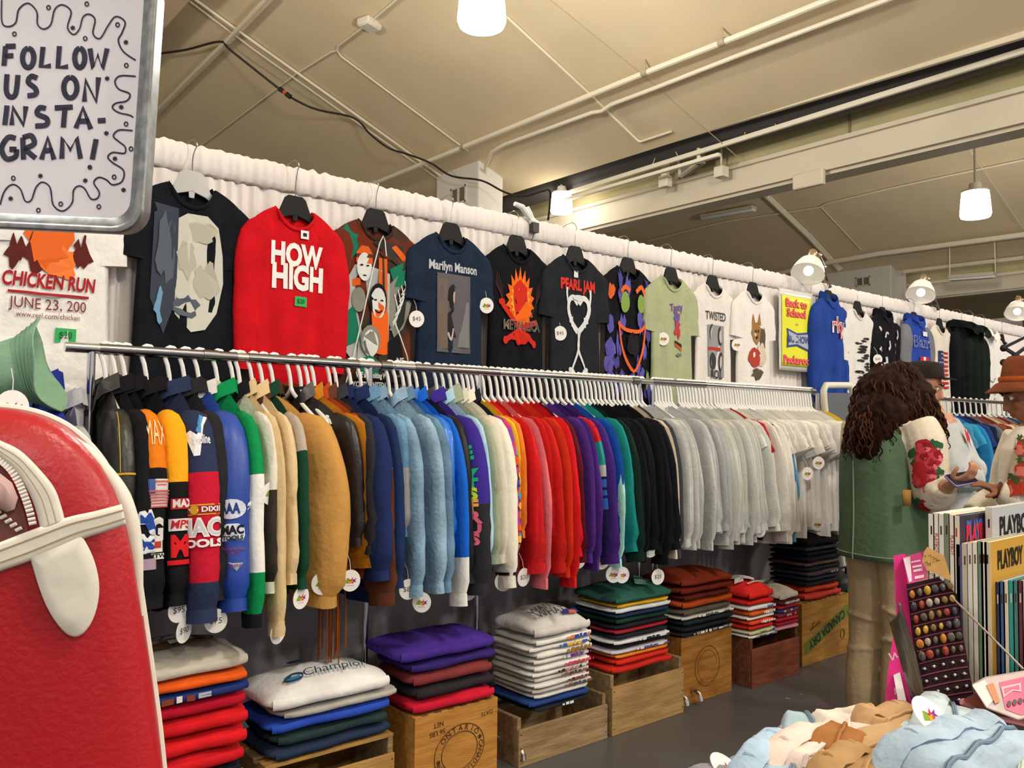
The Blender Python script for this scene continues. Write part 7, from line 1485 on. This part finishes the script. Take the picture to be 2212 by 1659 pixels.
m = MB(); a, b = onZ(1697, 1575, .90), onZ(1740, 1580, .91); m.tube([a, b], .003, 6); m.tube([b, b + (b - a) * .3], .0045, 6); tag(m.build('plastic_stick', WHITEPL), 'thin white plastic stick poking left out of the heap', 'stick')

# ------------------------------------------------------------------ magazines in their box
def mag(px, pyt, x, hz, th, cover, label, spine='#e4dfd4', w=.205, title=None, tcol='#222222', band=None, lean=0.0, group=None, ts=.05, extra=None, tc=.46, tsx=.64):
    p = onX(px, pyt, x); z1 = p.z; z0 = z1 - hz; y = p.y
    t = thing('magazine', label, 'magazine', (x + w / 2, y, z0)); L = lambda z: lean * (z - z0)
    m = MB(); m.box((x + w / 2 + .001, y, (z0 + z1) / 2), (w - .004, th * .8, hz - .004)); m.build('pages', mat('#e3dccb', .8, var=.06, vs=80, stretch=(1, 60, 1)), t, smooth=False)
    m = MB(); m.box((x + w / 2, y - th / 2 + .0004, (z0 + z1) / 2), (w, .0008, hz)); m.box((x + w / 2, y + th / 2 - .0004, (z0 + z1) / 2), (w, .0008, hz)); cv_ = m.build('cover', mat(cover, .35, spec=.5), t, smooth=False)
    m = MB(); m.box((x - .0004, y, (z0 + z1) / 2), (.0008, th, hz)); sp_ = m.build('spine', mat(spine, .4, spec=.5), t, smooth=False)
    if title:
        m = MB(); X = fr((x + w * tc, y - th / 2 - .0004, z1 - ts * .8), (1, 0, 0), (0, 0, 1))
        if extra: m.text(title, ts, X @ Matrix.Translation(V((.004, .007, 0))), 1, bold=.05, sx=tsx)
        m.text(title, ts, X @ Matrix.Translation(V((0, 0, .0004))), 0, bold=.04, sx=tsx)
        for k in range(4): 
            if band: m.box((x + w / 2 + .01, y - th / 2 - .0003, z1 - ts * 1.9 - .012 * k), (.07 - .012 * (k % 2), .0003, .003), 0)
        m.build('title', [ink(tcol), ink(extra or tcol)], cv_, smooth=False)
    m = MB(); X = fr((x - .0012, y, z1 - .055), (0, 0, -1), (0, -1, 0)); (m.text('PLAYBOY', th * .8, X, 0, bold=.01) if tcol == '#c0303a' else [m.box((x - .0010, y, z1 - .03 - .05 * k), (.0006, th * .22, .016)) for k in range(1)]); m.build('lettering', ink(tcol if tcol != '#eeeeee' else '#c23a3a'), sp_, smooth=False)
    return t
MX = 1.60
mc = [(2012, 1110, '#25242a', '#ece7dc', '#222222', 'black covered magazine first at the back left of the box'), (2022, 1108, '#e8e2d4', '#f0ebe0', '#c0303a', 'white spined magazine second at the back left'), (2033, 1110, '#2a2320', '#e9e4d8', '#333333', 'white and black magazine third in the back row'), (2045, 1109, '#d8d0bc', '#7f8670', '#333333', 'grey green spined magazine in the back row'), (2056, 1112, '#2a2a2e', '#ece6da', '#c0303a', 'white spined magazine with red spine print in the back row')]
for px, py, cv, sp, tc, lb in mc: mag(px, py, MX, .275, .0105, cv, lb, sp, tcol=tc)
mag(2066, 1114, MX, .275, .010, '#2b2438', 'dark magazine with PLAYBOY in red block letters', '#e6dfcf', title='PLAYBOY', tcol='#d0252e', ts=.048, extra='#4a6cc0', tc=.41, tsx=.56)
mag(2136, 1096, 1.70, .275, .012, '#b9bcc0', 'silver grey magazine with PLAYBOY in black letters at the right', '#d9d6cf', title='PLAYBOY', tcol='#1c1b1f', ts=.05, tc=.55, tsx=.76)
mr = [(2072, 1176, '#4a4a7a', '#5a5f92'), (2084, 1174, '#d9d2c2', '#c9c1ae'), (2095, 1172, '#c9a86a', '#e9e4da'), (2106, 1171, '#e6e0d2', '#efe9dd'), (2117, 1170, '#3f6a4e', '#6f8f78'), (2125, 1170, '#e3dccb', '#e9e2d2')]
for k, (px, py, cv, sp) in enumerate(mr): mag(px, py, MX, .275, .0098, cv, ['indigo', 'beige', 'tan covered', 'ivory', 'green', 'cream'][k] + ' spined magazine in the middle row left of the gold cover', sp, tcol='#5a3a2a')
mag(2133, 1171, MX, .275, .010, '#c79a35', 'gold covered magazine with PLAYBOY in black letters', '#d9cdb4', title='PLAYBOY', tcol='#231d16', ts=.045, band=True, tc=.43, tsx=.62)
mf = [(2146, 1258, '#d8d0c2', '#cfc6b4', 'beige'), (2155, 1257, '#2c3560', '#2f3a66', 'navy'), (2164, 1256, '#2f5a86', '#34669a', 'steel blue'), (2173, 1255, '#d8d2c4', '#e6e0d0', 'ivory'), (2184, 1254, '#1f8f88', '#27a096', 'turquoise'), (2194, 1254, '#3a6f74', '#4a7f82', 'grey teal'), (2204, 1254, '#5a2836', '#642c3a', 'wine red'), (2214, 1254, '#d8d2c4', '#ded7c8', 'pale'), (2226, 1254, '#c8c0b0', '#d2c9b8', 'sand colored')]
for px, py, cv, sp, cn in mf: mag(px, py, MX + .02, .275, .0092, cv, cn + ' spined magazine in the front row of the box', sp, tcol='#d8d0c0' if cn in ('navy', 'turquoise', 'wine red') else '#5a3a2a')
p0 = onX(2226, 1254, MX); y0, y1 = p0.y - .03, onX(2012, 1110, MX).y + .02
t = thing('magazine_box', 'clear edged box holding the rows of magazines', 'box', (MX + .12, (y0 + y1) / 2, TZ)); zt = .925; CL = mat('#6a6660', .3, spec=.5)
for nm, c, d in [('base', (MX + .15, (y0 + y1) / 2, TZ + .02), (.36, y1 - y0, .04)), ('side_panel', (MX - .012, (y0 + y1) / 2, TZ + .05), (.006, y1 - y0, .10)), ('side_panel', (MX + .33, (y0 + y1) / 2, TZ + .05), (.006, y1 - y0, .10)), ('front_panel', (MX + .16, y0, TZ + .05), (.35, .006, .10)), ('back_panel', (MX + .16, y1, TZ + .05), (.35, .006, .10))]:
    m = MB(); m.box(c, d); m.build(nm, CL, t, smooth=False)
m = MB(); a = onD(2053, 1287, 1.42); b = onD(2210, 1445, 1.30); m.tube([a, b], .0016, 6); m.build('wire_divider', mat('#8a8074', .4, .8), t)

# ------------------------------------------------------------------ magenta box and padded ring display
A, B = onD(1932, 1200, 1.62), onD(1905, 1545, 1.60)
DPT = 1.55
def rq_(px, py, off=0.0): return onPl(px, py, onD(2000, 1350, 1.50) + RN * off, RN)
RN = (-_f0 * .80 + V((0, 0, .52)) - _r0 * .30).normalized()
t = thing('ring_display', 'padded dark ring display with magenta backing box standing by the magazines', 'ring display', (onD(2000, 1540, 1.5).x, onD(2000, 1540, 1.5).y, TZ))
PINK = mat('#d3107f', .45, spec=.4); VEL = fab('#2b1a1f', .2)
front = [(1958, 1262), (2058, 1240), (2068, 1290), (2082, 1380), (2098, 1470), (2112, 1545), (2005, 1570), (1985, 1470), (1970, 1370)]
m = MB(); n = len(front); m.loft([[rq_(x, y, o) for x, y in front] for o in (-.02, .0, .006)]); m.build('pad', VEL, t, ang=30)
side = [(1930, 1200), (1956, 1196), (1985, 1330), (2010, 1560), (1908, 1560), (1918, 1450), (1936, 1330)]
m = MB(); m.loft([[rq_(x, y, o) for x, y in side] for o in (-.06, -.022)]); bb_ = m.build('backing_box', PINK, t, ang=30)
m = MB(); lab = [(1950, 1204), (1997, 1190), (2003, 1248), (1962, 1264)]; m.loft([[rq_(x, y, o) for x, y in lab] for o in (-.021, .004)]); cl_ = m.build('card_label', [mat('#d94a92', .5)], t)
m = MB()
for k, (x, y) in enumerate([(1976, 1211), (1979, 1221), (1981, 1229), (1984, 1243)]): m.poly([tuple(rq_(x + dx, y + dy, .0055)) for dx, dy in [(-8, 2), (12, -2), (12, 1.5 + k), (-8, 5 + k)]])
m.poly([tuple(rq_(*q, .0052)) for q in [(1951, 1206), (1966, 1202), (1970, 1255), (1964, 1258)]], m=0); m.build('lettering', ink('#f2dbe6'), cl_, smooth=False)
m = MB(); m.loft([[rq_(x, y, o) for x, y in [(1930, 1458), (1944, 1452), (1968, 1560), (1948, 1560)]] for o in (-.02, .0)]); m.build('white_flap', mat('#e8e4e8', .5), t)
m = MB()
for k, (tx, x, y) in enumerate([('W', 1934, 1420), ('8', 1938, 1495)]): m.text(tx, .022, fr(rq_(x, y, -.0205), _r0 + V((0, 0, .15)), V((0, 0, 1))), 0, bold=.02)
m.build('lettering', ink('#f0c8dc'), bb_, smooth=False)
# rows: strips between the slots
ROWS = 11; tl, tr, bl, br_ = (1960, 1272), (2058, 1250), (2006, 1566), (2110, 1546)
def grid_px(u, v): a = (tl[0] + (tr[0] - tl[0]) * u, tl[1] + (tr[1] - tl[1]) * u); b = (bl[0] + (br_[0] - bl[0]) * u, bl[1] + (br_[1] - bl[1]) * u); return (a[0] + (b[0] - a[0]) * v, a[1] + (b[1] - a[1]) * v + 8 * (u - .5) ** 2)
for r in range(ROWS + 1):
    m = MB(); m.tube([rq_(*grid_px(u / 8, r / ROWS), .0075) for u in range(9)], .0011, 5); m.build('pad_strip', mat('#7d3a50', .8), t)
rq = random.Random(21); RM = [mat('#9a9490', .25, .9), mat('#b08a4a', .25, .9), mat('#4a453f', .3, .8)]; ST = ['#5a5148', '#8a6a3a', '#c07a2e', '#3a3a3a', '#6a5a50', '#b8a89a', '#9a3a2a', '#c9a23a', '#4f4a55']
k = 0
for r in range(ROWS):
    big = r < 6
    for c in range(6 if big else 5):
        u = (c + .5) / (6 if big else 5); p = grid_px(u, (r + .5) / ROWS); w = rq_(*p, .010)
        hx = rq.choice(ST) if big else '#cfcac4'; nmx = {'#5a5148': 'brown', '#8a6a3a': 'tan', '#c07a2e': 'amber', '#3a3a3a': 'black', '#6a5a50': 'taupe', '#b8a89a': 'pale', '#9a3a2a': 'red', '#c9a23a': 'yellow', '#4f4a55': 'grey', '#cfcac4': 'silver'}[hx]
        lbl = ('ring with a ' + nmx + ' stone in the upper rows of the ring display') if big else 'small silver ring in the lower rows of the ring display'
        t = thing('ring', lbl, 'ring', w, None, 'rings in the padded display' + (' with ' + nmx + ' stones' if big else ' lower rows'))
        X = fr(w, RN.cross(V((0, 0, 1))), RN); m = MB(); R_ = .0045; m.tube([X @ V((R_ * cos(q), R_ * sin(q) - .004, 0)) for q in [2 * pi * j / 14 for j in range(14)]], .0011, 5, closed=True); m.build('band', RM[k % 3], t)
        m = MB(); s = rq.uniform(.8, 1.25)
        if big: m.ball(w + RN * .002, (.0062 * s, .0045 * s, .0075 * s), 8, 0, RZ(rq.uniform(0, 2)))
        else: m.ball(w + RN * .001, .0026, 6)
        m.build('stone', mat(hx, .2, .3 if not big else 0, spec=.6), t); k += 1
# dark plastic sleeve leaning on the box
t = thing('plastic_cover', 'dark curved clear plastic cover leaning left of the ring display', 'cover', onD(1945, 1540, 1.42)); m = MB()
pa = [(1921, 1345), (1935, 1395), (1955, 1465), (1985, 1570)]; pb = [(1944, 1300), (1968, 1375), (1985, 1440), (2010, 1560)]
A_ = spl([onD(x, y, 1.45) for x, y in pa], 4); B_ = spl([onD(x, y, 1.43) for x, y in pb], 4)
m.grid(len(A_) - 1, 8, lambda u, v: A_[int(round(u * (len(A_) - 1)))].lerp(B_[int(round(u * (len(B_) - 1)))], v) - _f0 * .012 * sin(pi * v)); m.build('sheet', mat('#4d4438', .15, var=.5, vs=9, spec=.8), t, solid=.003)
# kraft paper tag
t = thing('paper_tag', 'brown kraft paper tag with handwriting hooked on the ring display', 'tag', onD(2035, 1240, 1.40)); q_ = lambda x, y, o=0: onPl(x, y, onD(2030, 1220, 1.42) + RN * (.0 + o), RN)
tg_ = [(1996, 1192), (2003, 1181), (2040, 1201), (2056, 1256), (2004, 1232), (1992, 1214)]
m = MB(); m.loft([[q_(x, y, o) for x, y in tg_] for o in (0, .0012)]); kc_ = m.build('card', mat('#b08a52', .8, var=.05, vs=40), t, ang=20)
m = MB(); X = fr(q_(2024, 1212, .0018), _r0 + V((0, 0, -.55)), V((0, 0, 1)))
for k in range(3): m.tube([X @ V((-.017 + .0028 * q, -.013 * k + .004 * (q % 2) + .0015 * nz(q, k), 0)) for q in range(12 - 3 * (k % 2))], .0007, 4)
m.build('handwriting', ink('#5b4428'), kc_, smooth=False); m = MB(); m.tube([q_(2000, 1200, .0016) + RN * 0 + V((.002 * cos(a), 0, .002 * sin(a))) for a in [2 * pi * j / 10 for j in range(10)]], .0007, 4, closed=True); m.build('eyelet', STEEL, t)
# clear pack with pink card in front of the magazines, on a pink tray
pk = [(2098, 1478), (2128, 1462), (2212, 1448), (2260, 1440), (2270, 1540), (2200, 1556), (2130, 1530)]
PN = (-_f0 * .62 + V((0, 0, .80))).normalized(); pq = lambda x, y, o=0: onPl(x, y, onD(2170, 1500, 1.36) + PN * o, PN)
t = thing('accessory_pack', 'clear pack with a pink card and bow tie shaped label before the magazines', 'pack', onD(2170, 1530, 1.36))
m = MB(); m.loft([[pq(x, y, o) for x, y in pk] for o in (-.02, .0)]); m.build('pack', mat('#b9a9a6', .2, var=.25, vs=14, spec=.7), t, bevel=.003)
m = MB(); m.add([pq(x, y, .001) for x, y in [(2158, 1474), (2212, 1462), (2262, 1452), (2268, 1530), (2205, 1545), (2172, 1532)]], [(0, 1, 2, 3, 4, 5)], 0); m.add([pq(x, y, .0016) for x, y in [(2100, 1480), (2127, 1468), (2150, 1508), (2132, 1528)]], [(0, 1, 2, 3)], 1)
m.add([pq(x, y, .0022) for x, y in [(2163, 1484), (2205, 1475), (2206, 1494), (2188, 1492), (2168, 1506)]], [(0, 1, 2, 3, 4)], 2); m.add([pq(x, y, .0028) for x, y in [(2168, 1487), (2202, 1479), (2203, 1490), (2188, 1488), (2171, 1500)]], [(0, 1, 2, 3, 4)], 0); m.add([pq(x, y, .003) for x, y in [(2130, 1480), (2146, 1475), (2160, 1515), (2150, 1520)]], [(0, 1, 2, 3)], 3)
for k in range(6): m.add([pq(2180 + 12 * k + 5 * cos(a), 1520 - 3 * k + 7 * sin(a), .003) for a in [j * pi / 4 for j in range(8)]], [list(range(8))], 4)
m.build('card', [mat('#e0386a', .35, spec=.5), mat('#ddd2cf', .4), ink('#f0c2cc'), mat('#c07a4a', .4), mat('#3a2a35', .3)], t, smooth=False)
t = thing('pink_tray', 'thin pink edged tray under the clear accessory pack', 'tray', onD(2150, 1548, 1.38)); m = MB(); m.tube([onD(x, y, 1.39) for x, y in [(2078, 1515), (2110, 1534), (2160, 1550), (2215, 1562), (2290, 1570)]], .006, 8); m.build('rim', mat('#d88a92', .4), t)
m = MB(); m.loft([[pq(x, y, o) for x, y in [(2080, 1512), (2120, 1490), (2270, 1455), (2290, 1565), (2160, 1548)]] for o in (-.045, -.03)]); m.build('base', mat('#8a4a3a', .6), t)
